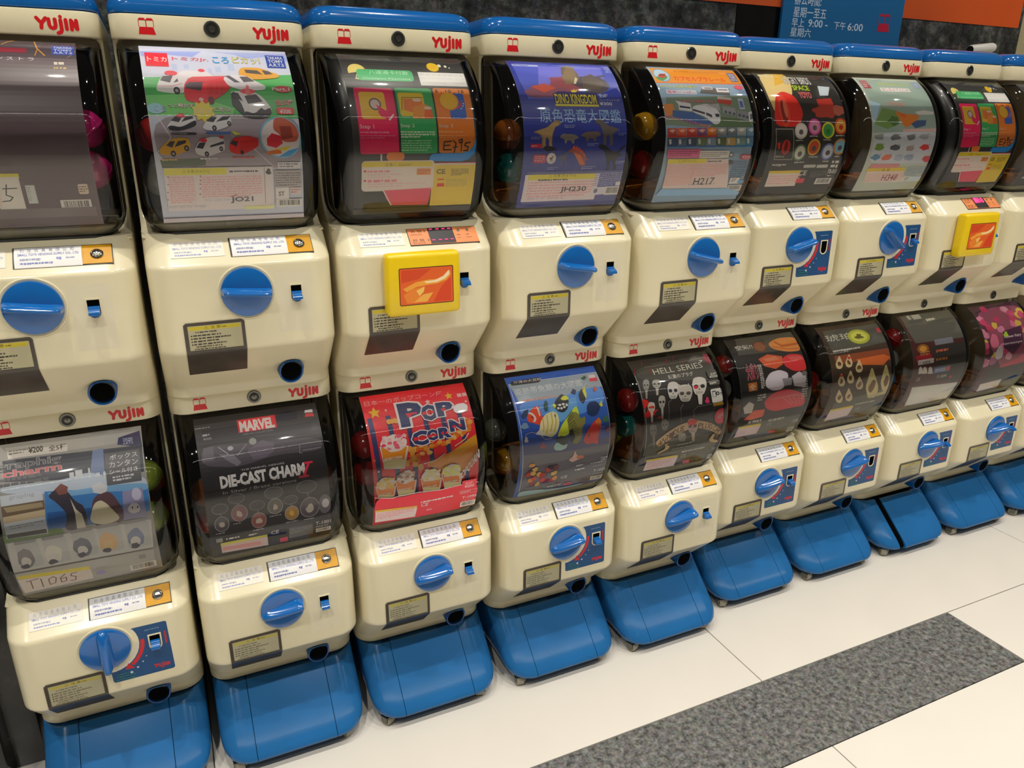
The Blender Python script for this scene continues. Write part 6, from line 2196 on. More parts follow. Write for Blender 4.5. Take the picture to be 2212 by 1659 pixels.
    d.e(.478, .276, .015, .009, '#d8d8d4', 10)
    d.e(.515, .274, .015, .009, '#d8d8d4', 10)
    d.p('#26262a', .709, .220, .752, .186, .802, .179, .787, .254, .736, .292, .707, .270)
    d.p('#d8d04a', .762, .194, .801, .172, .797, .230, .778, .265, .766, .227)
    d.line([(.773, .182), (.827, .148), (.856, .165)], 0.0053, '#d8d4c4')
    d.p('#1f3158', .764, .319, .802, .287, .885, .289, .919, .330, .875, .385, .807, .396, .759, .366)
    d.p('#c8c43a', .907, .322, .942, .289, .946, .332, .926, .336)
    d.p('#2a3a58', .048, .305, .092, .275, .138, .268, .115, .313, .067, .330)
    d.p('#274a44', .301, .262, .338, .224, .356, .244, .336, .302, .309, .305)
    d.p('#b45a40', .885, .201, .918, .172, .930, .206, .894, .221)
    d.p('#283058', .631, .199, .667, .171, .697, .187, .674, .217)
    d.p('#3a5a3c', .798, .097, .844, .081, .863, .097, .826, .114)
    d.blob(.066, .382, .042, .022, '#6a86a0', 0.2, 14, 1)
    d.blob(.954, .430, .037, .024, '#3c6a50', 0.25, 14, 1)
    d.blob(.968, .508, .028, .018, '#7a3858', 0.3, 14, 1)
    d.line([(.047, .489), (.067, .440), (.128, .433), (.186, .448)], 0.0051, '#a8a8b0')
    d.line([(.219, .463), (.267, .499), (.337, .501)], 0.0051, '#a8a8b0')
    d.blob(.065, .480, .020, .020, '#c0c0b8', 0.3, 14, 1)
    d.blob(.238, .543, .026, .021, '#a04a48', 0.3, 14, 1)
    d.p('#d8b8b0', .530, .697, .581, .676, .601, .624, .616, .667, .697, .701, .618, .718, .583, .728)
    d.p('#b87058', .618, .675, .692, .679, .717, .708, .633, .706)
    d.blob(.132, .748, .031, .020, '#c88a3c', 0.3, 9, 0)
    d.blob(.137, .826, .032, .023, '#c88a3c', 0.3, 9, 1)
    d.blob(.129, .685, .030, .019, '#c88a3c', 0.3, 9, 2)
    d.blob(.229, .880, .032, .024, '#d8b86a', 0.3, 9, 3)
    d.blob(.225, .787, .032, .021, '#c88a3c', 0.3, 9, 4)
    d.blob(.395, .797, .032, .022, '#d8b86a', 0.3, 9, 5)
    d.blob(.163, .868, .032, .024, '#8a2a38', 0.3, 9, 6)
    d.blob(.252, .795, .032, .022, '#d8b86a', 0.3, 9, 7)
    d.blob(.320, .753, .032, .021, '#b8403c', 0.3, 9, 8)
    d.blob(.470, .925, .034, .026, '#6a3a4a', 0.3, 9, 9)
    d.blob(.389, .866, .033, .024, '#b8403c', 0.3, 9, 10)
    d.blob(.169, .725, .031, .020, '#d8b86a', 0.3, 9, 11)
    d.blob(.413, .853, .033, .024, '#c88a3c', 0.3, 9, 12)
    d.blob(.287, .842, .032, .023, '#b8403c', 0.3, 9, 13)
    d.blob(.265, .818, .032, .022, '#3a3038', 0.3, 9, 14)
    d.blob(.120, .748, .031, .020, '#6a3a4a', 0.3, 9, 15)
    d.blob(.224, .777, .032, .021, '#d8b86a', 0.3, 9, 16)
    d.blob(.157, .760, .031, .021, '#d8b86a', 0.3, 9, 17)
    d.blob(.102, .765, .031, .021, '#b8403c', 0.3, 9, 18)
    d.blob(.261, .816, .032, .022, '#8a2a38', 0.3, 9, 19)
    d.blob(.403, .746, .032, .021, '#6a3a4a', 0.3, 9, 20)
    d.blob(.308, .859, .033, .024, '#8a2a38', 0.3, 9, 21)
    d.blob(.254, .791, .032, .022, '#b8403c', 0.3, 9, 22)
    d.blob(.347, .736, .032, .020, '#3a3038', 0.3, 9, 23)
    d.blob(.275, .848, .032, .024, '#b8403c', 0.3, 9, 24)
    d.blob(.172, .811, .032, .022, '#b8403c', 0.3, 9, 25)
    d.fine(.638, .764, .759, .778, 1, '#c8c8c8', 0.9)
    d.fine(.635, .803, .762, .821, 1, '#c8c8c8', 0.9)
    d.fine(.916, .728, .997, .769, 2, '#aab0b8', 0.8)
    d.fine(.808, .769, .999, .781, 1, '#b8bcc0', 0.8)
    d.T('T-1033', .866, .845, 1.000, .874, '#d0d0d0', 0.02)
    d.fine(.842, .803, 1.000, .816, 1, '#9a9ca0', 0.55)
    d.fine(.874, .894, 1.000, .901, 1, '#b0b2b4', 0.9)
    d.barcode(.860, .921, 1.000, .969)
    d.T('CE', .490, .848, .560, .874, '#c0c0c0', 0.02)
    d.fine(.355, .928, .521, .949, 1, '#a8acac', 0.8)
    d.p('#b8404c', .537, .934, .631, .935, .648, .968, .552, .962)
    d.p('#8fa9ae', .034, .972, .054, .920, .543, .989, .789, .984, .796, 1.000, .559, 1.000, .048, .990)
@card('L4')
def _(d):
    d.r(0, 0, 1, 1, '#2a2623')
    d.p('#45423a', .039, .068, .914, .051, 1.000, .080, 1.000, .198, 1.000, .276, .255, .194, .021, .163)
    d.p('#5c5a50', .069, .827, .034, .668, .689, .689, 1.000, .702, 1.000, .812, 1.000, 1.000, .508, .963, .111, .941)
    d.line([(.010, .114), (.010, .220), (.008, .343), (.016, .486), (.027, .613), (.048, .798)], 0.0054, '#a8a49c')
    d.line([(.034, .075), (.008, .128)], 0.0081, '#8a1c24')
    d.line([(.231, .071), (.199, .131)], 0.0082, '#8a1c24')
    d.line([(.469, .029), (.439, .079)], 0.0083, '#8a1c24')
    d.line([(.578, .000), (.544, .045)], 0.0084, '#8a1c24')
    d.line([(.658, .062), (.635, .104)], 0.0085, '#8a1c24')
    d.line([(.163, .013), (.139, .057)], 0.0081, '#8a1c24')
    d.T('WORLD FROM DEMONIA', .262, .047, .844, .059, '#6e665c')
    d.line([(.151, .073), (.558, .073), (.903, .065)], 0.0036, '#8a867c')
    d.blob(.966, .080, .054, .046, '#8a2a3c', 0.3, 14, 3)
    d.p('#b8b4ac', .849, .082, .900, .084, .878, .100)
    d.T('HELL SERIES', .236, .100, .868, .149, '#c4c0b4')
    d.T('頭蓋のプラグ', .392, .169, .710, .202, '#c8c4bc', 0.03)
    d.p('#8f8a84', .064, .202, .085, .178, .120, .174, .147, .184, .140, .215, .120, .241, .099, .263, .057, .261, .055, .234)
    d.e(.078, .220, .012, .009, '#4a4640', 12)
    d.e(.113, .222, .012, .009, '#4a4640', 12)
    d.p('#3a3632', .083, .237, .092, .229, .092, .237)
    d.line([(.070, .244), (.064, .256)], 0.0027, '#4a4640')
    d.line([(.077, .244), (.071, .257)], 0.0027, '#4a4640')
    d.line([(.084, .245), (.078, .258)], 0.0027, '#4a4640')
    d.line([(.091, .246), (.085, .258)], 0.0027, '#4a4640')
    d.line([(.098, .247), (.092, .259)], 0.0027, '#4a4640')
    d.p('#8f8a84', .067, .255, .096, .256, .067, .325, .049, .323)
    d.p('#a8a49c', .175, .208, .195, .191, .243, .190, .284, .200, .284, .223, .265, .242, .242, .257, .182, .253, .172, .232)
    d.e(.200, .222, .018, .007, '#3a3632', 12)
    d.e(.249, .226, .018, .007, '#3a3632', 12)
    d.p('#3a3632', .212, .236, .222, .230, .225, .237)
    d.line([(.196, .240), (.191, .250)], 0.0033, '#4a4640')
    d.line([(.206, .241), (.201, .251)], 0.0033, '#4a4640')
    d.line([(.216, .242), (.211, .252)], 0.0033, '#4a4640')
    d.line([(.226, .243), (.221, .253)], 0.0033, '#4a4640')
    d.line([(.236, .244), (.231, .254)], 0.0033, '#4a4640')
    d.p('#a8a49c', .195, .249, .235, .251, .207, .312, .182, .310)
    d.p('#b4aea6', .051, .376, .066, .355, .105, .353, .141, .363, .143, .390, .130, .414, .112, .433, .062, .430, .051, .406)
    d.e(.073, .393, .015, .008, '#2c2826', 12)
    d.e(.115, .396, .015, .008, '#2c2826', 12)
    d.p('#3a3632', .085, .409, .092, .402, .096, .410)
    d.line([(.072, .414), (.070, .426)], 0.0028, '#4a4640')
    d.line([(.080, .415), (.078, .427)], 0.0028, '#4a4640')
    d.line([(.089, .416), (.086, .428)], 0.0028, '#4a4640')
    d.line([(.097, .417), (.095, .429)], 0.0028, '#4a4640')
    d.line([(.106, .418), (.103, .430)], 0.0028, '#4a4640')
    d.p('#b4aea6', .073, .425, .106, .426, .095, .507, .073, .505)
    d.p('#a49e96', .194, .347, .212, .321, .248, .317, .279, .328, .278, .361, .262, .390, .244, .414, .198, .412, .191, .382)
    d.e(.213, .366, .014, .010, '#2c2826', 12)
    d.e(.251, .368, .014, .010, '#2c2826', 12)
    d.p('#3a3632', .221, .386, .229, .376, .232, .386)
    d.line([(.209, .392), (.206, .406)], 0.0028, '#4a4640')
    d.line([(.217, .393), (.213, .407)], 0.0028, '#4a4640')
    d.line([(.224, .394), (.221, .408)], 0.0028, '#4a4640')
    d.line([(.232, .395), (.229, .409)], 0.0028, '#4a4640')
    d.line([(.240, .396), (.237, .410)], 0.0028, '#4a4640')
    d.p('#a49e96', .209, .405, .239, .406, .224, .495, .204, .493)
    d.p('#6f6c66', .056, .551, .065, .526, .101, .523, .138, .535, .149, .567, .145, .595, .136, .619, .086, .615, .066, .585)
    d.e(.083, .570, .015, .010, '#4c4944', 12)
    d.e(.123, .573, .015, .010, '#4c4944', 12)
    d.p('#3a3632', .100, .589, .104, .580, .111, .590)
    d.line([(.090, .596), (.092, .610)], 0.0030, '#4a4640')
    d.line([(.098, .597), (.100, .611)], 0.0030, '#4a4640')
    d.line([(.106, .598), (.109, .612)], 0.0030, '#4a4640')
    d.line([(.115, .599), (.117, .613)], 0.0030, '#4a4640')
    d.line([(.123, .600), (.126, .614)], 0.0030, '#4a4640')
    d.p('#6f6c66', .094, .608, .127, .611, .156, .726, .133, .723)
    d.p('#7c7870', .198, .524, .207, .500, .242, .497, .277, .508, .286, .539, .281, .567, .271, .590, .224, .587, .206, .558)
    d.e(.223, .543, .014, .009, '#4a4742', 12)
    d.e(.262, .545, .014, .009, '#4a4742', 12)
    d.p('#3a3632', .238, .562, .243, .553, .249, .562)
    d.line([(.228, .568), (.230, .582)], 0.0030, '#4a4640')
    d.line([(.236, .569), (.238, .583)], 0.0030, '#4a4640')
    d.line([(.244, .570), (.246, .584)], 0.0030, '#4a4640')
    d.line([(.252, .571), (.254, .585)], 0.0030, '#4a4640')
    d.line([(.260, .572), (.262, .586)], 0.0030, '#4a4640')
    d.blob(.032, .357, .037, .035, '#b8241c', 0.4, 14, 2)
    d.blob(.081, .434, .075, .035, '#a81e1a', 0.5, 16, 4)
    d.blob(.181, .478, .033, .008, '#b8241c', 0.5, 14, 1)
    d.p('#a81e1a', .072, .517, .111, .503, .101, .514)
    d.p('#b4aea6', .054, .378, .069, .358, .105, .356, .137, .365, .139, .391, .127, .413, .111, .430, .064, .427, .054, .405)
    d.e(.075, .393, .014, .008, '#2c2826', 12)
    d.e(.113, .396, .014, .008, '#2c2826', 12)
    d.p('#3a3632', .085, .408, .092, .401, .096, .408)
    d.line([(.074, .413), (.071, .424)], 0.0028, '#4a4640')
    d.line([(.081, .414), (.079, .424)], 0.0028, '#4a4640')
    d.line([(.089, .415), (.087, .425)], 0.0028, '#4a4640')
    d.line([(.097, .415), (.095, .426)], 0.0028, '#4a4640')
    d.line([(.105, .416), (.103, .427)], 0.0028, '#4a4640')
    d.p('#b4aea6', .074, .422, .105, .424, .093, .504, .073, .502)
    d.e(.095, .391, .037, .008, '#c03a28', 16)
    d.p('#bdb9b4', .332, .267, .364, .231, .426, .225, .477, .242, .471, .288, .444, .328, .413, .360, .335, .356, .324, .316)
    d.e(.361, .294, .023, .014, '#2a2c38', 12)
    d.e(.425, .298, .023, .014, '#2a2c38', 12)
    d.p('#3a3632', .375, .321, .389, .308, .393, .322)
    d.line([(.354, .330), (.348, .349)], 0.0043, '#4a4640')
    d.line([(.367, .332), (.361, .351)], 0.0043, '#4a4640')
    d.line([(.380, .333), (.374, .352)], 0.0043, '#4a4640')
    d.line([(.393, .334), (.387, .353)], 0.0043, '#4a4640')
    d.line([(.406, .336), (.399, .355)], 0.0043, '#4a4640')
    d.p('#b0aaa2', .451, .301, .485, .266, .563, .262, .631, .281, .632, .327, .604, .366, .568, .398, .469, .391, .449, .350)
    d.e(.494, .329, .029, .014, '#4a4540', 12)
    d.e(.575, .335, .030, .014, '#4a4540', 12)
    d.p('#3a3632', .515, .357, .530, .345, .537, .358)
    d.line([(.489, .366), (.484, .385)], 0.0055, '#4a4640')
    d.line([(.506, .367), (.501, .386)], 0.0055, '#4a4640')
    d.line([(.523, .369), (.517, .388)], 0.0055, '#4a4640')
    d.line([(.539, .371), (.534, .390)], 0.0056, '#4a4640')
    d.line([(.556, .373), (.551, .392)], 0.0056, '#4a4640')
    d.p('#b0aaa2', .469, .249, .483, .295, .522, .274)
    d.p('#b0aaa2', .610, .257, .602, .301, .570, .278)
    d.p('#c0bbb4', .648, .264, .686, .225, .767, .221, .835, .241, .831, .290, .799, .332, .760, .365, .659, .359, .641, .316)
    d.e(.689, .294, .030, .015, '#2c2826', 12)
    d.e(.772, .299, .030, .015, '#2c2826', 12)
    d.p('#3a3632', .709, .323, .725, .309, .732, .323)
    d.line([(.682, .332), (.675, .352)], 0.0056, '#4a4640')
    d.line([(.699, .334), (.692, .354)], 0.0056, '#4a4640')
    d.line([(.716, .335), (.709, .355)], 0.0056, '#4a4640')
    d.line([(.733, .337), (.726, .357)], 0.0056, '#4a4640')
    d.line([(.750, .339), (.743, .359)], 0.0056, '#4a4640')
    d.p('#c0bbb4', .682, .350, .748, .354, .723, .436, .680, .432)
    d.e(.685, .300, .029, .012, '#c82a48', 12)
    d.blob(.796, .413, .028, .025, '#c83a68', 0.3, 14, 1)
    d.line([(.287, .555), (.306, .380), (.351, .361)], 0.0040, '#8a867c')
    d.line([(.445, .548), (.446, .437), (.487, .411)], 0.0040, '#8a867c')
    d.line([(.611, .530), (.607, .473), (.661, .448), (1.000, .445)], 0.0041, '#8a867c')
    d.rr(.875, .185, 1.000, .248, 0.015, '#4a473e')
    d.T('全8種', .910, .206, .999, .225, '#b8b4aa', 0.02)
    d.T('¥200', .892, .228, .997, .247, '#b8b4aa', 0.02)
    d.rr(.857, .266, 1.000, .306, 0.02, '#55524a')
    d.fine(.871, .280, 1.000, .299, 1, '#b8b4aa', 0.9)
    d.rr(.856, .333, 1.000, .441, 0.02, '#d8d6d2')
    d.r(.875, .350, .922, .398, '#2c2a2a')
    d.r(.881, .357, .913, .396, '#d8d6d2')
    d.r(.989, .340, 1.000, .361, '#2c2a2a')
    d.r(.994, .347, 1.000, .358, '#d8d6d2')
    d.r(.979, .370, 1.000, .388, '#2c2a2a')
    d.r(.984, .377, 1.000, .385, '#d8d6d2')
    d.e(.944, .373, .024, .015, '#2c2a2a', 16)
    d.e(.944, .373, .010, .006, '#d8d6d2', 16)
    d.r(.867, .446, 1.000, .467, '#c8981c')
    d.T('CAP IS EASY', .882, .450, 1.000, .464, '#6a4a10')
    d.e(.969, .555, .087, .063, '#c22a40', 22)
    d.fine(.925, .530, 1.000, .573, 3, '#e0a8ac', 0.7)
    d.p('#b9a07c', .137, .672, .265, .610, .416, .564, .556, .552, .658, .554, .816, .586, 1.000, .667, 1.000, .731, .845, .659, .679, .620, .566, .616, .447, .628, .319, .673, .200, .733)
    d.T('A', .184, .665, .228, .712, '#5c4228', 0.02)
    d.T('N', .226, .650, .274, .696, '#5c4228', 0.02)
    d.T('T', .271, .632, .313, .677, '#5c4228', 0.02)
    d.T('I', .313, .617, .333, .661, '#5c4228', 0.02)
    d.T('-', .340, .617, .362, .661, '#5c4228', 0.02)
    d.T('D', .361, .596, .406, .639, '#5c4228', 0.02)
    d.T('U', .407, .586, .449, .628, '#5c4228', 0.02)
    d.T('S', .450, .578, .488, .620, '#5c4228', 0.02)
    d.T('P', .673, .582, .719, .625, '#5c4228', 0.02)
    d.T('L', .726, .587, .767, .630, '#5c4228', 0.02)
    d.T('U', .771, .594, .818, .638, '#5c4228', 0.02)
    d.T('G', .821, .608, .863, .653, '#5c4228', 0.02)
    d.T('C', .878, .628, .918, .674, '#5c4228', 0.02)
    d.T('A', .919, .642, .956, .689, '#5c4228', 0.02)
    d.T('P', .961, .659, .992, .707, '#5c4228', 0.02)
    d.p('#b9a07c', .329, .704, .295, .721, .340, .735, .342, .767, .197, .803, .217, .778, .289, .758, .287, .727, .261, .708)
    d.p('#b9a07c', .900, .696, .860, .752, .894, .781, 1.000, .801, .999, .777, .915, .756, .929, .715)
    d.p('#a89890', .522, .565, .534, .533, .590, .530, .648, .547, .667, .589, .664, .627, .653, .659, .575, .652, .540, .611)
    d.e(.565, .591, .023, .013, '#5a1a20', 12)
    d.e(.629, .596, .023, .013, '#5a1a20', 12)
    d.p('#3a3632', .593, .618, .599, .606, .610, .619)
    d.line([(.578, .626), (.583, .645)], 0.0044, '#4a4640')
    d.line([(.591, .628), (.596, .647)], 0.0044, '#4a4640')
    d.line([(.605, .630), (.610, .649)], 0.0044, '#4a4640')
    d.line([(.618, .631), (.623, .651)], 0.0044, '#4a4640')
    d.line([(.631, .633), (.636, .652)], 0.0044, '#4a4640')
    d.p('#a89890', .587, .643, .638, .647, .665, .734, .630, .729)
    d.e(.587, .559, .062, .025, '#c83a34', 16)
    d.p('#8c877c', .424, .653, .428, .632, .468, .630, .511, .643, .530, .672, .531, .699, .524, .720, .469, .715, .441, .686)
    d.e(.457, .673, .017, .009, '#66625a', 12)
    d.e(.503, .677, .017, .009, '#66625a', 12)
    d.p('#3a3632', .480, .691, .483, .683, .492, .692)
    d.line([(.469, .697), (.474, .710)], 0.0032, '#4a4640')
    d.line([(.479, .698), (.484, .712)], 0.0032, '#4a4640')
    d.line([(.488, .700), (.493, .713)], 0.0032, '#4a4640')
    d.line([(.498, .701), (.503, .715)], 0.0032, '#4a4640')
    d.line([(.508, .703), (.512, .716)], 0.0032, '#4a4640')
    d.fine(.441, .735, .811, .752, 1, '#8c887e', 0.8)
    d.fine(.383, .769, .805, .786, 1, '#8c887e', 0.7)
    d.fine(.537, .818, .870, .837, 1, '#b8b4ac', 0.8)
    d.T('CE', .546, .859, .613, .893, '#9c988e', 0.02)
    d.T('T-1100', .956, .850, 1.000, .880, '#9c988e', 0.02)
    d.barcode(.946, .926, 1.000, .982)
    d.p('#b8485a', .606, .943, .691, .935, .716, .980, .631, .977)
    d.p('#c4b22c', .083, .837, .495, .850, .505, .869, .098, .862)
    d.p('#cdbcc0', .097, .859, .505, .869, .508, .982, .102, .963)
    d.fine(.132, .881, .434, .942, 4, '#bb9098', 0.5)
@card('L5')
def _(d):
    d.r(0, 0, 1, 1, '#262220')
    d.p('#4c4a42', .158, .000, 1.000, .000, 1.000, .073, 1.000, .181, .083, .162)
    d.p('#5a5850', .186, .788, 1.000, .797, 1.000, .997, 1.000, 1.000, .072, .927, .063, .824)
    d.T('空気?!', .091, .072, .334, .115, '#ccc8c0', 0.03)
    d.e(.434, .107, .098, .055, '#6a4430', 20)
    d.e(.434, .107, .077, .044, '#8a5a3c', 18)
    d.p('#d8924a', .567, .088, .750, .048, 1.000, .060, 1.000, .122, 1.000, .203, .783, .194, .595, .147)
    d.line([(.679, .087), (.754, .132), (1.000, .131)], 0.0274, '#a85c28')
    d.line([(.612, .124), (.803, .167), (.983, .178)], 0.0171, '#b86a30')
    d.p('#e2683c', .337, .220, .492, .190, .688, .226, .669, .295, .545, .327, .397, .291)
    d.p('#f09a70', .396, .226, .584, .216, .638, .249, .453, .253)
    d.p('#d83c3e', .679, .241, .807, .214, .982, .236, 1.000, .296, 1.000, .380, .805, .372, .679, .312)
    d.p('#e86a66', .755, .237, .938, .245, .993, .282, .808, .276)
    d.T('大盛り', .114, .254, .282, .384, '#8a3440', 0.05, '#d0a8ac', 0.05, 0)
    d.fine(.294, .266, .347, .472, 14, '#c8c4bc', 0.7)
    d.p('#c8c2ca', .355, .413, .446, .349, .596, .337, .712, .374, .696, .435, .599, .510, .453, .505, .364, .465)
    d.p('#b4aeb4', .757, .410, .878, .379, .980, .420, .954, .524, .784, .496)
    d.p('#8a868c', .608, .416, .755, .420, .747, .482, .636, .482)
    d.e(.956, .402, .041, .021, '#6c6864', 16)
    d.p('#c22e3a', .336, .589, .453, .526, .672, .507, .902, .563, .974, .616, .994, .703, .764, .699, .545, .708, .397, .665)
    d.line([(.442, .579), (.606, .575), (.785, .665)], 0.0093, '#e0848a')
    d.line([(.524, .577), (.690, .577), (.823, .664)], 0.0094, '#e0848a')
    d.line([(.606, .575), (.774, .580), (.860, .664)], 0.0094, '#e0848a')
    d.line([(.689, .573), (.860, .582), (.898, .664)], 0.0095, '#e0848a')
    d.line([(.772, .571), (.945, .585), (.936, .663)], 0.0096, '#e0848a')
    d.p('#c8583c', .088, .736, .213, .655, .378, .663, .376, .737, .203, .751)
    d.p('#b8b4ac', .040, .611, .118, .565, .195, .596, .185, .675, .078, .673)
    d.r(.108, .409, .234, .479, '#a8622c')
    d.T('全', .123, .421, .211, .471, '#e4d0b4', 0.02)
    d.fine(.237, .515, .362, .579, 3, '#b4b0a8', 0.7)
    d.fine(.909, .445, .994, .634, 9, '#b0aca4', 0.6)
    d.fine(.181, .761, .388, .792, 1, '#b0aca4', 0.9)
    d.fine(.494, .785, .812, .815, 1, '#b0aca4', 0.9)
    d.T('CE', .500, .827, .565, .859, '#9a968c', 0.02)
    d.T('T-1098', .908, .846, 1.000, .884, '#b4b0a8', 0.02)
    d.p('#c4b22c', .054, .809, .389, .811, .403, .834, .070, .836)
    d.p('#cdb8bc', .058, .831, .403, .834, .397, .936, .057, .932)
    d.barcode(.903, .943, 1.000, .999)
    d.p('#b83a44', .573, .935, .686, .935, .710, .966, .608, .969)
@card('L6')
def _(d):
    d.r(0, 0, 1, 1, '#443426')
    d.p('#54524a', .079, .048, 1.000, .041, 1.000, .241, .091, .279, .061, .215)
    d.p('#8a4a2c', .081, .298, 1.000, .301, 1.000, .415, .548, .379, .084, .376)
    d.p('#c86a34', .411, .357, .892, .350, 1.000, .384, .864, .447, .501, .414)
    d.p('#5c5a52', .123, .748, 1.000, .676, 1.000, .833, 1.000, 1.000, .121, .956, .121, .847)
    d.T('琥珀', .062, .094, .491, .162, '#b4b4a8', 0.01)
    d.e(.596, .150, .178, .074, '#a8ac3c', 22)
    d.e(.596, .150, .133, .053, '#c4c45c', 20)
    d.blob(.596, .150, .068, .025, '#5c5a24', 0.4, 14, 1)
    d.fine(.085, .246, .779, .267, 1, '#c8c4b8', 0.9)
    d.r(.936, .093, 1.000, .137, '#b8404c')
    d.p('#d8c89c', .166, .295, .179, .341, .194, .381, .165, .414, .120, .419, .079, .406, .071, .370, .112, .335)
    d.blob(.133, .372, .028, .022, '#6a4424', 0.35, 10, 0)
    d.p('#d8c89c', .326, .294, .339, .341, .354, .381, .325, .414, .279, .419, .237, .406, .229, .370, .271, .335)
    d.blob(.292, .372, .028, .022, '#6a4424', 0.35, 10, 1)
    d.p('#d8c89c', .470, .354, .490, .402, .510, .442, .487, .475, .441, .481, .396, .467, .382, .430, .420, .395)
    d.blob(.446, .433, .029, .022, '#6a4424', 0.35, 10, 2)
    d.p('#d8c89c', .149, .451, .182, .499, .214, .541, .202, .576, .159, .581, .111, .566, .085, .528, .112, .492)
    d.blob(.149, .531, .029, .023, '#6a4424', 0.35, 10, 3)
    d.p('#d8c89c', .302, .439, .333, .486, .364, .528, .351, .563, .307, .568, .259, .554, .234, .515, .262, .479)
    d.blob(.299, .518, .029, .023, '#6a4424', 0.35, 10, 4)
    d.p('#d8c89c', .447, .506, .490, .556, .533, .601, .530, .639, .487, .645, .433, .629, .397, .587, .417, .548)
    d.blob(.464, .590, .031, .025, '#6a4424', 0.35, 10, 5)
    d.p('#d8c89c', .126, .598, .184, .654, .241, .704, .248, .748, .208, .754, .150, .735, .103, .688, .110, .645)
    d.blob(.169, .692, .031, .028, '#6a4424', 0.35, 10, 6)
    d.p('#d8c89c', .287, .600, .346, .656, .405, .707, .414, .751, .372, .757, .314, .738, .265, .690, .271, .647)
    d.blob(.332, .695, .031, .028, '#6a4424', 0.35, 10, 7)
    d.e(.307, .333, .024, .013, '#b83a24', 10)
    d.e(.147, .478, .028, .012, '#b83a24', 10)
    d.p('#c8bc84', .661, .438, .726, .549, .819, .653, .848, .753, .780, .771, .670, .731, .575, .627, .598, .536)
    d.blob(.692, .631, .055, .060, '#6a4424', 0.35, 10, 11)
    d.p('#d0c48c', .904, .431, .957, .533, 1.000, .629, 1.000, .720, 1.000, .738, .908, .702, .827, .607, .848, .523)
    d.blob(.926, .610, .046, .055, '#6a4424', 0.35, 10, 12)
    d.p('#b8ac78', .659, .732, 1.000, .709, 1.000, .748, .718, .764)
    d.fine(.522, .800, 1.000, .821, 1, '#b8b4a8', 0.8)
    d.T('CE', .568, .858, .643, .889, '#9c988c', 0.02)
    d.fine(.731, .729, 1.000, .749, 1, '#a8a498', 0.7)
    d.p('#c8b42c', .100, .818, .487, .814, .504, .836, .119, .844)
    d.p('#cfc0c0', .107, .839, .504, .836, .494, .944, .108, .961)
@card('L7')
def _(d):
    d.r(0, 0, 1, 1, '#4a2624')
    d.p('#5c5a50', .064, .000, 1.000, .000, 1.000, .227, 1.000, .315, .087, .301, .041, .177)
    d.p('#34302c', .341, .354, 1.000, .360, 1.000, .698, .924, .775, .464, .674)
    d.fine(.471, .068, .740, .103, 1, '#c0bcb0', 0.9)
    d.fine(.173, .000, .455, .072, 1, '#a8a498', 0.9)
    d.e(.197, .363, .106, .045, '#8a5a24', 18)
    d.e(.197, .363, .066, .028, '#c08a3a', 16)
    d.p('#8a2028', .040, .421, .321, .414, .353, .489, .053, .483)
    d.r(.433, .293, .784, .349, '#7a7a84')
    d.fine(.428, .393, .675, .423, 1, '#d86a54', 0.9)
    d.fine(.413, .474, .680, .505, 1, '#d8843c', 0.9)
    d.r(.077, .465, .373, .511, '#d8d4d0')
    d.T('KIDS', .172, .485, .302, .508, '#4a4644', 0.02)
    d.p('#cfc8c0', .103, .597, .100, .538, .126, .525, .161, .542, .197, .601)
    d.p('#cfc8c0', .187, .605, .181, .546, .207, .533, .242, .550, .281, .609)
    d.p('#cfc8c0', .293, .616, .284, .556, .309, .542, .346, .559, .388, .620)
    d.r(.397, .566, .706, .624, '#5a6a94')
    d.fine(.422, .579, .680, .614, 2, '#c8ccd8', 0.6)
    d.r(.616, .576, .710, .611, '#c85a4c')
    d.fine(.129, .388, .308, .428, 2, '#b87a4c', 0.6)
    d.T('CE', .099, .641, .170, .674, '#9c988c', 0.02)
    d.T('T-1034', .491, .653, .678, .685, '#a8a498', 0.02)
    d.e(.782, .696, .032, .016, '#b82c3c', 16)
    d.p('#dcdad4', .076, .738, 1.000, .783, 1.000, .888, 1.000, 1.000, .164, .990)
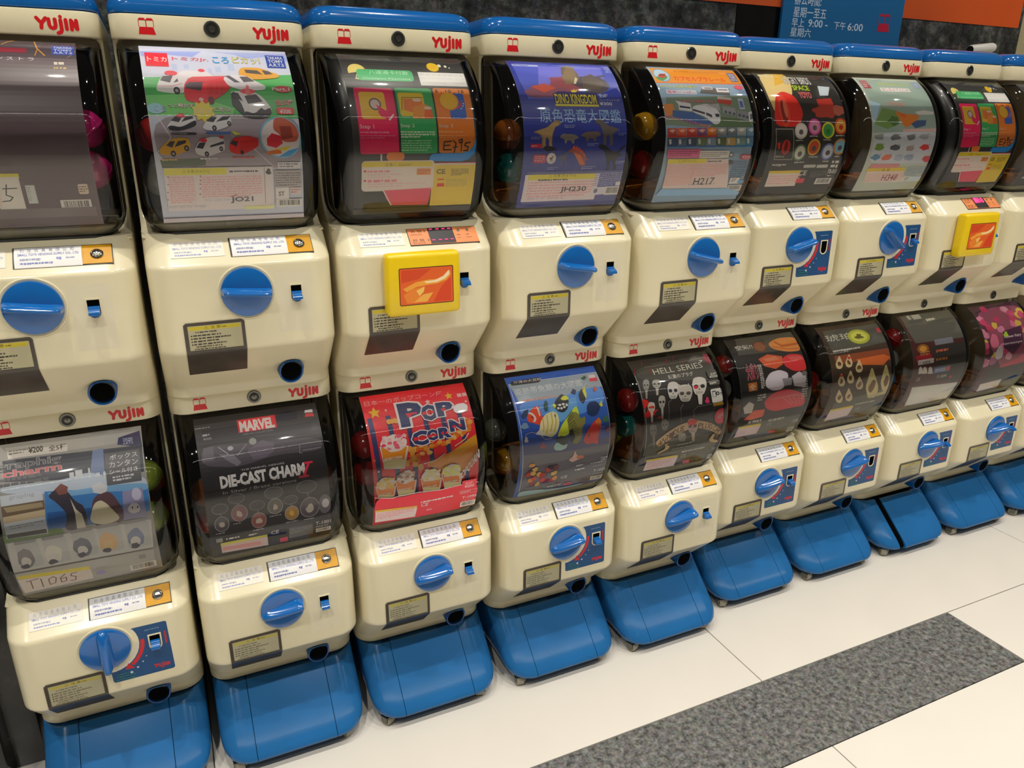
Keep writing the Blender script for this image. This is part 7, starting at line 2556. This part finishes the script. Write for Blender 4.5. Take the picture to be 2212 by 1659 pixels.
@card('L8')
def _(d):
    d.r(0, 0, 1, 1, '#4a2a38')
    d.p('#8a4a5c', .066, .060, 1.000, .034, .953, .284, 1.000, .689, .470, .736, .104, .481, .100, .262)
    d.blob(.426, .515, .074, .038, '#b03a5c', 0.25, 10, 0)
    d.blob(.511, .580, .077, .041, '#e0a8b8', 0.25, 10, 1)
    d.blob(.936, .127, .069, .041, '#c8b04a', 0.25, 10, 2)
    d.blob(.667, .249, .069, .038, '#c86a8c', 0.25, 10, 3)
    d.blob(.857, .178, .069, .040, '#c8b04a', 0.25, 10, 4)
    d.blob(.701, .330, .071, .037, '#c86a8c', 0.25, 10, 5)
    d.blob(.638, .091, .067, .042, '#d88aa8', 0.25, 10, 6)
    d.blob(.375, .183, .067, .039, '#b03a5c', 0.25, 10, 7)
    d.blob(.706, .196, .069, .039, '#b03a5c', 0.25, 10, 8)
    d.blob(.000, .403, .068, .036, '#c8b04a', 0.25, 10, 9)
    d.blob(.263, .051, .064, .044, '#b03a5c', 0.25, 10, 10)
    d.blob(.000, .483, .070, .036, '#d88aa8', 0.25, 10, 11)
    d.blob(.737, .279, .070, .037, '#d88aa8', 0.25, 10, 12)
    d.blob(.342, .471, .072, .037, '#d88aa8', 0.25, 10, 13)
    d.blob(.048, .612, .075, .041, '#d88aa8', 0.25, 10, 14)
    d.blob(.818, .640, .081, .044, '#b84a6c', 0.25, 10, 15)
    d.blob(.000, .289, .066, .036, '#d88aa8', 0.25, 10, 16)
    d.blob(.171, .260, .067, .037, '#b03a5c', 0.25, 10, 17)
    d.blob(.671, .087, .067, .042, '#e0a8b8', 0.25, 10, 18)
    d.blob(.716, .135, .068, .041, '#b84a6c', 0.25, 10, 19)
    d.blob(.628, .383, .072, .036, '#b84a6c', 0.25, 10, 20)
    d.blob(.051, .332, .068, .036, '#d88aa8', 0.25, 10, 21)
    d.blob(.000, .605, .074, .041, '#c86a8c', 0.25, 10, 22)
    d.blob(.784, .323, .071, .037, '#c8b04a', 0.25, 10, 23)
    d.blob(.000, .492, .070, .037, '#b84a6c', 0.25, 10, 24)
    d.blob(.202, .552, .074, .039, '#c8b04a', 0.25, 10, 25)
    d.blob(.064, .157, .065, .039, '#d88aa8', 0.25, 10, 26)
    d.blob(.087, .200, .066, .038, '#b03a5c', 0.25, 10, 27)
    d.blob(.781, .315, .071, .037, '#b84a6c', 0.25, 10, 28)
    d.blob(.772, .259, .070, .038, '#c8b04a', 0.25, 10, 29)
    d.blob(.000, .477, .070, .036, '#b03a5c', 0.25, 10, 30)
    d.blob(.278, .247, .067, .037, '#c8b04a', 0.25, 10, 31)
    d.blob(.912, .168, .069, .040, '#b84a6c', 0.25, 10, 32)
    d.blob(.380, .295, .069, .037, '#d88aa8', 0.25, 10, 33)
    d.blob(.188, .599, .075, .041, '#9a5a7c', 0.25, 10, 34)
    d.blob(.000, .441, .069, .036, '#b84a6c', 0.25, 10, 35)
    d.p('#4a2840', .398, .320, .811, .284, .788, .451, .598, .568, .373, .482)
    d.T('Flower Fairy', .410, .365, .765, .397, '#d8ccd4', 0.03)
    d.T('horoscope', .365, .433, .767, .462, '#d8ccd4', 0.02)
    d.blob(.450, .352, .048, .028, '#a8c83a', 0.3, 14, 1)
    d.blob(.194, .402, .087, .074, '#d87a94', 0.1, 14, 1)
    d.blob(.289, .529, .083, .068, '#dcd8dc', 0.1, 14, 1)
    d.p('#b83a50', .370, .675, .782, .607, .921, .719, .470, .736)
    d.p('#3a3834', .168, .704, 1.000, .679, 1.000, .826, 1.000, 1.000, .190, .972)
    d.p('#c8c0bc', .167, .878, .605, .861, .654, .973, .215, .991)
@card('U8')
def _(d):
    d.r(0, 0, 1, 1, '#3a3a3c')
    d.r(.05, .1, .95, .45, '#5a6a80')
    d.r(.05, .5, .95, .7, '#8a7a5a')
    d.fine(.1, .75, .9, .95, 5, '#b0aca4')
POSTERS['U7'] = POSTERS['U2']

# ------------------------------------------------------------------ shared meshes
ME = dict(body=m_body(), head=m_head(), lid=m_lid(), globe=m_globe(), back=m_interior(), tray=m_tray(), wheel=m_wheel(), card=m_card(),
          ring=m_knob_seat(), knob=m_knob(), gripU=m_grip(True), gripL=m_grip(False), slot=m_slot(), hole=m_slot_hole(), lever=m_lever(), flap=m_flap(),
          cup=m_cup(), cuphole=m_cup_hole(), rim=m_plate_rim(), gold=m_plate(0.0750, 0.1165), holder=m_holder(), button=m_button(),
          lock=m_lock(1.3845 - Z0), lockface=m_lock_face(1.3845 - Z0), word=m_wordmark(), logo=m_logo(), warn=m_warning(), warn_glare=m_warning('#6d6752', '#b3a650', '#aaa487'), addr=m_address_print(), addrflat=m_address_flat(),
          decal=m_decal(), residue=m_residue(), reader=m_reader(), screen=m_screen(), plate2=m_plate(-0.0165, 0.1175), readout=m_readout(), dig0=m_digits(False), dig1=m_digits(True))
for k in ('dig0', 'dig1'):
    for m_ in ME[k]:
        m_.materials.clear(); m_.materials.append(MATS['led'])
ME['gasket'] = m_gasket()
ME['liner'] = m_globe(0.012, 1.076, 1.360, 0.045)

COLX = [0.522, 0.8306, 1.1382, 1.4528, 1.762, 2.0857, 2.3944, 2.7085, 3.0158, 3.325]
COLY = [0.0131, 0.0058, 0.0014, -0.0065, -0.0139, 0.0386, 0.0388, 0.0405, 0.0393, 0.0393]

def poster_mesh(key):
    d = Draw(CASP)
    POSTERS[key](d)
    return d.mesh('print', card_map, 1.8e-5, cuts=NCUT, base=1.5e-4, gain=1.6)

def machine(key, col, upper, what, knob=0.0, dec=False, lever=True, logo=True, word=True, flatsticker=True, reader=None, lock='steel_dark'):
    e = bpy.data.objects.new('capsule_machine', None)
    COL.objects.link(e)
    e.empty_display_size = 0.1
    e.location = (COLX[col], COLY[col], Z0 if upper else Z0 - PITCH_Z)
    tag(e, what, 'capsule machine', 'upper row of capsule machines' if upper else 'lower row of capsule machines')
    P = lambda n, k, m, par=e: link(n, ME[k], m, par)
    body = P('body', 'body', 'cream')
    P('head_band', 'head', 'cream')
    if upper: P('lid', 'lid', 'blue')
    P('globe', 'globe', 'globe_clear')
    P('gasket', 'gasket', 'key_dark')
    if reader is None:
        P('hopper_back', 'back', 'globe_back')
        P('hopper_tray', 'tray', 'tray')
        P('dispenser_wheel', 'wheel', 'wheel_orange')
    else:
        P('black_liner', 'liner', 'black_liner')
    if key in POSTERS:
        card = P('display_card', 'card', 'paper')
        link('print', poster_mesh(key), None, card)
    lk = link('lock', ME['lock'].copy() if not upper else ME['lock'], None if upper else 'chrome', e)
    if upper and not ME['lock'].materials: ME['lock'].materials.append(MATS[lock])
    P('keyway', 'lockface', 'key_dark', lk)
    if word: P('wordmark', 'word', 'ink')
    if logo: P('emblem', 'logo', 'ink')
    slot = P('coin_slot', 'slot', 'cream')
    P('slot_opening', 'hole', 'hole_shade', slot)
    if lever: P('return_lever', 'lever', 'blue', slot)
    fl = P('outlet_flap', 'flap', 'flap')
    P('warning_sticker', 'warn' if upper else 'warn_glare', 'ink', fl)  # lower stickers have the glare put into their paler print colours
    cup = P('coin_cup', 'cup', 'cup_blue')
    P('cup_opening', 'cuphole', 'hole_shade', cup)
    P('label_recess', 'rim', 'key_dark')
    if reader is None:
        P('knob_ring', 'ring', 'cream')
        kb = P('knob', 'knob', 'blue')
        kb.location = (KX, PY, KZ)
        kb.rotation_euler = (0, -math.radians(knob), 0)
        P('grip', 'gripU' if upper else 'gripL', 'blue', kb)
        gp = P('gold_plate', 'gold', 'gold')
        P('button', 'button', 'chrome', gp)
        hl = P('address_label', 'holder', 'paper')
        P('address_print', 'addr', 'ink', hl)
    else:
        pad = P('card_reader', 'reader', 'yellow_plastic')
        P('screen', 'screen', 'ink', pad)
        ro = P('readout_panel', 'plate2', 'orange_plate')
        P('readout_print', 'readout', 'ink', ro)
        for dm in ME['dig%d' % reader]: link('digit', dm, None, ro)
    if flatsticker: P('address_sticker', 'addrflat', 'ink')
    if dec: P('decal', 'decal', 'ink')
    elif reader is None: P('clear_sticker', 'residue', 'ink')
    return e

U = 'capsule machine in the upper row '
L = 'capsule machine in the lower row '
machine('U0', 0, True, U + 'at the left edge, brownish dark card and pink capsules', knob=-8)
machine('U1', 1, True, U + 'with the toy car and fire engine card', knob=-5)
machine('U2', 2, True, U + 'with yellow card reader and black globe, the nearer one', reader=0)
machine('U3', 3, True, U + 'with the dark blue dinosaur card', knob=-9)
machine('U4', 4, True, U + 'with the orange topped train card', knob=-14)
machine('U5', 5, True, U + 'with the dark yoyo card and round badges', knob=13, dec=True, lever=False, logo=False, flatsticker=False)
machine('U6', 6, True, U + 'with pale train card beside the far card reader', knob=-38, dec=True, logo=False, flatsticker=False)
machine('U7', 7, True, U + 'with yellow card reader and black globe, the farther one', reader=1, logo=False, word=False, flatsticker=False)
machine('U8', 8, True, U + 'cut off by the right edge of the photo', knob=10, logo=False, word=False, flatsticker=False)
machine('L0', 0, False, L + 'with the grey charm card handwritten T1065', knob=-90, dec=True)
machine('L1', 1, False, L + 'with the black die-cast charm card', knob=12)
machine('L2', 2, False, L + 'with the red pop corn card', knob=14)
machine('L3', 3, False, L + 'with the blue tropical fish card', knob=16, dec=True)
machine('L4', 4, False, L + 'with the dark skull plug card', knob=16)
machine('L5', 5, False, L + 'with the sushi card', knob=18, dec=True, logo=False, flatsticker=False)
machine('L6', 6, False, L + 'with the brown card of amber drops', knob=18, dec=True, lever=False, logo=False, flatsticker=False)
machine('L7', 7, False, L + 'with a dark red card ending in a white strip', knob=8, dec=True, logo=False, word=False, flatsticker=False)
machine('L8', 8, False, L + 'with a pink flowered card near the right edge', knob=12, dec=True, logo=False, word=False, flatsticker=False)
machine('L9', 9, False, L + 'almost wholly outside the right edge', knob=12, dec=True, logo=False, word=False, flatsticker=False)

# ------------------------------------------------------------------ blue bases on casters
BPROF = [(.1405, -.2106), (.134, -.2179), (.120, -.2335), (.100, -.2560), (.080, -.2785), (.060, -.3010), (.052, -.3098), (.046, -.3160), (.040, -.3212), (.035, -.3242), (.031, -.3252), (.0275, -.3235), (.025, -.3190), (.024, -.3120)]
def base_hw(z):
    R = 0.040
    d = 0.024 + R - z
    return HW - 0.002 - (0.55 * (R - math.sqrt(max(0.0, R * R - min(d, R) ** 2))) if d > 0 else 0.0)
def base_solid(ins=0.0):
    bm = bmesh.new()
    rings = []
    for z, y in BPROF:
        rings.append([(a, b, z) for a, b in rring(base_hw(z) - ins, y + ins, 0.12 - ins, 0.050, n=12)])
    loft(bm, rings)
    return bm
def cut(bm, x0, x1):
    for x, nx in ((x0, -1), (x1, 1)):
        if x is None: continue
        g = bm.verts[:] + bm.edges[:] + bm.faces[:]
        r = bmesh.ops.bisect_plane(bm, geom=g, plane_co=(x, 0, 0), plane_no=(nx, 0, 0), clear_outer=True)
        es = [q for q in r['geom_cut'] if isinstance(q, bmesh.types.BMEdge)]
        bmesh.ops.holes_fill(bm, edges=es, sides=0)
    return bm
SA, SB = -0.082, 0.078
BM = {}
BM['core'] = fin(base_solid(0.0035), 'core', 40)
BM['left'] = fin(cut(base_solid(), None, SA - .0006), 'left', 40)
BM['mid'] = fin(cut(base_solid(), SA + .0006, SB - .0006), 'mid', 40)
BM['right'] = fin(cut(base_solid(), SB + .0006, None), 'right', 40)
BM['midopen'] = fin(cut(base_solid(), SA + .016, SB - .0006), 'midopen', 40)
def m_caster_wheel():
    bm = bmesh.new()
    lathe(bm, [(0.010, -.009), (0.0125, -.0085), (0.0135, -.005), (0.0135, .005), (0.0125, .0085), (0.010, .009)], 20, Matrix.Translation((0, 0, .0135)) @ Matrix.Rotation(math.radians(90), 4, 'Y'))
    return fin(bm, 'wheel', 35)
def m_caster_fork():
    bm = bmesh.new()
    for s in (-1, 1): box(bm, s * .0115 - .0012, s * .0115 + .0012, -.008, .008, .010, .0235)
    box(bm, -.0127, .0127, -.010, .010, .0228, .0245)
    return fin(bm, 'fork', 30)
BM['wheel'], BM['fork'] = m_caster_wheel(), m_caster_fork()
bnames = ['the machine with card T1065', 'the die-cast charm machine', 'the pop corn machine', 'the tropical fish machine', 'the skull plug machine', 'the sushi machine', 'the amber drop machine', 'the dark red card machine', 'the pink flowered card machine', 'the last machine at the right edge']
for c in range(10):
    e = bpy.data.objects.new('machine_base', None)
    COL.objects.link(e)
    e.location = (COLX[c], COLY[c], 0)
    tag(e, 'blue base on casters under ' + bnames[c] + (', its panel standing ajar' if c == 7 else ''), 'base', 'blue bases on casters')
    link('core', BM['core'], 'hole_shade', e)
    link('side_panel', BM['left'], 'base_blue', e)
    link('side_panel', BM['right'], 'base_blue', e)
    dp = link('front_panel', BM['midopen' if c == 7 else 'mid'], 'base_blue', e)
    if c == 7: dp.location = (0.004, -0.004, -0.001)
    for x, y in ((-.116, -.296), (.100, -.296), (-.112, .085), (.108, .085)):
        w = link('caster', BM['wheel'], 'caster', e)
        w.location = (x, y, 0)
        w.rotation_euler = (0, 0, (c * 1.7 + x * 30) % 1.2 - 0.6)
        link('fork', BM['fork'], 'steel_dark', w)

# ------------------------------------------------------------------ capsules in the hoppers
def m_capsule():
    bm = bmesh.new()
    prof = [(0.0015, -.0295)]
    for k in range(1, 8):
        a = -math.pi / 2 + math.pi / 2 * k / 8
        prof.append((.0285 * math.cos(a), .0295 * math.sin(a)))
    prof += [(.0285, -.0015), (.0290, -.001)]
    lathe(bm, prof, 22)
    return fin(bm, 'capsule_half', 40)
def m_capsule_top():
    bm = bmesh.new()
    prof = [(.0290, -.001), (.0294, .0005), (.0290, .0025), (.0284, .003)]
    for k in range(1, 8):
        a = math.pi / 2 * k / 8
        prof.append((.0282 * math.cos(a), .003 + .027 * math.sin(a)))
    prof.append((.0015, .030))
    lathe(bm, prof, 22)
    return fin(bm, 'capsule_top', 40)
CB = {}
def cap_half(n, top):
    k = (n, top)
    if k not in CB:
        me = m_capsule_top() if top else m_capsule()
        me.materials.append(MATS['globe_clear'] if n == 'clear' else CAPS[n])
        CB[k] = me
    return CB[k]
def capsule(col, upper, x, y, z, top, bot, label, tilt=(0.5, 0.3)):
    e = bpy.data.objects.new('toy_capsule', None)
    COL.objects.link(e)
    e.location = (COLX[col] + x, COLY[col] + y, z if upper else z - PITCH_Z)
    e.rotation_euler = (tilt[0], tilt[1], 0)
    tag(e, label, 'capsule', 'toy capsules inside the globes')
    link('lower_half', cap_half(bot, False), None, e)
    link('upper_half', cap_half(top, True), None, e)
INSIDE = {0: 'the machine at the left edge', 1: 'the toy car machine', 3: 'the dinosaur machine', 4: 'the orange topped train machine', 5: 'the yoyo machine', 6: 'the pale train machine', 8: 'the machine cut by the right edge'}
INSIDEL = {0: 'the T1065 machine', 1: 'the die-cast charm machine', 2: 'the pop corn machine', 3: 'the tropical fish machine', 4: 'the skull plug machine', 5: 'the sushi machine', 6: 'the amber drop machine', 7: 'the dark red card machine', 8: 'the pink flowered card machine'}
XL, XR, YA, YB = -0.1045, 0.1045, -0.185, -0.120
CAPLIST = [
    (0, 1, XR, YA, 1.232, 'pink', 'pink', 'upper'), (0, 1, XR, YA, 1.170, 'pink', 'pink', 'lower'),
    (1, 1, XL, YA, 1.222, 'red', 'red', 'uppermost'), (1, 1, XL, YA, 1.156, 'grey', 'clear', 'lowest'), (1, 1, XR, YA, 1.208, 'teal', 'clear', 'right-hand'),
    (3, 1, XL, YA, 1.224, 'orange', 'brown', 'upper'), (3, 1, XL + .004, YA, 1.162, 'teal', 'teal', 'lower'),
    (4, 1, XL, YA, 1.240, 'yellow', 'grey', 'upper'), (4, 1, XL, YA, 1.165, 'clear', 'red', 'lower'),
    (5, 1, XL, YA, 1.220, 'grey', 'red', 'upper'), (5, 1, XL, YA, 1.158, 'red', 'teal', 'lower'),
    (6, 1, XL, YA, 1.165, 'brown', 'brown', 'front'), (6, 1, XL, YB, 1.215, 'grey', 'clear', 'rear'),
    (8, 1, XL, YA, 1.200, 'grey', 'brown', 'front'),
    (0, 0, XR, YA, 1.256, 'green', 'green', 'uppermost'), (0, 0, XR, YB, 1.215, 'red', 'red', 'upper rear'), (0, 0, XR, YA, 1.170, 'green', 'green', 'middle'), (0, 0, XR, YB - .004, 1.152, 'red', 'red', 'lower rear'), (0, 0, XL, YA, 1.18, 'green', 'orange', 'left-hand'),
    (1, 0, XL, YA, 1.205, 'orange', 'grey', 'upper left'), (1, 0, XL, YA, 1.145, 'red', 'orange', 'lower left'), (1, 0, XR, YA, 1.200, 'orange', 'teal', 'right-hand'),
    (2, 0, XL, YA, 1.250, 'red', 'grey', 'uppermost left'), (2, 0, XL, YA, 1.188, 'red', 'orange', 'middle left'), (2, 0, XR, YA, 1.185, 'green', 'grey', 'right-hand'),
    (3, 0, XL, YA, 1.155, 'yellow', 'orange', 'front'), (3, 0, XL, YB, 1.205, 'grey', 'clear', 'rear'),
    (4, 0, XL, YA, 1.258, 'red', 'teal', 'uppermost'), (4, 0, XL, YA, 1.195, 'teal', 'grey', 'middle'), (4, 0, XL + .003, YB, 1.150, 'green', 'brown', 'lowest'),
    (5, 0, XL, YA, 1.285, 'red', 'grey', 'uppermost'), (5, 0, XL, YA, 1.222, 'grey', 'red', 'middle'), (5, 0, XL, YA, 1.160, 'red', 'blue', 'lowest'),
    (6, 0, XL, YA, 1.205, 'red', 'clear', 'upper'), (6, 0, XL, YA, 1.145, 'clear', 'grey', 'lower'),
    (7, 0, XL, YA, 1.290, 'red', 'red', 'uppermost'), (7, 0, XL, YA, 1.228, 'grey', 'blue', 'middle'), (7, 0, XL, YA, 1.165, 'blue', 'red', 'lowest'),
    (8, 0, XL, YA, 1.220, 'grey', 'orange', 'upper'), (8, 0, XL, YA, 1.160, 'teal', 'brown', 'lower'),
]
for i, (c, up_, x, y, z, t, b, pos) in enumerate(CAPLIST):
    cn = t + ' capsule' if t == b else t + ' and ' + b + ' capsule'
    capsule(c, up_, x, y, z, t, b, '%s %s inside the globe of %s' % (pos, cn, (INSIDE if up_ else INSIDEL)[c]), (0.3 + 0.37 * (i % 5), -0.5 + 0.31 * (i % 4)))

# ------------------------------------------------------------------ signs and fittings on the wall behind
def sign_map(y):
    return lambda u, v: ((u, y, -v), (0, -1, 0))
sg = tri_obj('hours_sign', lambda b: box(b, 2.398, 2.882, 0.236, 0.246, 1.10, 2.02, 0.0012, 1), 'sign_blue')
tag(sg, 'blue board with white opening hours behind the yoyo machine', 'sign')
d = Draw()
WC = '#c9d6de'
for s_, x0, x1, zt, zb in (('辦公時間:', 2.439, 2.540, 1.6000, 1.5700), ('星期一至五', 2.439, 2.565, 1.5650, 1.5385), ('早上', 2.437, 2.484, 1.5355, 1.5125), ('9:00 -', 2.500, 2.575, 1.5350, 1.5155), ('下午', 2.601, 2.648, 1.5350, 1.5135), ('6:00', 2.657, 2.719, 1.5335, 1.5135), ('星期六', 2.436, 2.514, 1.5105, 1.4870), ('早上 9:00 -', 2.436, 2.548, 1.4810, 1.4590)):
    d.T(s_, x0, -zt, x1, -zb, WC, 0.012)
capsule_logo(d, 2.780, 1.517, 0.049, '#c21f3a')
link('sign_print', d.mesh('sign_print', sign_map(0.236), 1e-5, base=3e-4), None, sg)
tag(tri_obj('orange_board', lambda b: box(b, 1.95, 3.458, 0.2475, 0.2498, 1.562, 2.4), 'orange_board'), 'plain orange board on the dark wall behind the blue sign', 'board')
cam_e = bpy.data.objects.new('security_camera', None)
COL.objects.link(cam_e)
cam_e.location = (3.226, 0.2, 1.4845)
tag(cam_e, 'small white cylinder fitting with a dark end on the granite wall', 'camera')
tri_obj('housing', lambda b: lathe(b, [(.012, -.055), (.0145, -.050), (.0150, .046), (.013, .054), (.006, .057)], 20, Matrix.Rotation(math.radians(84), 4, 'Y')), 'white_plastic', cam_e)
tri_obj('lens', lambda b: lathe(b, [(.0118, -.0562), (.0118, -.0545), (.008, -.054)], 20, Matrix.Rotation(math.radians(84), 4, 'Y')), 'key_dark', cam_e)
tri_obj('bracket', lambda b: box(b, .004, .022, .010, .0499, -.006, .006), 'white_plastic', cam_e)
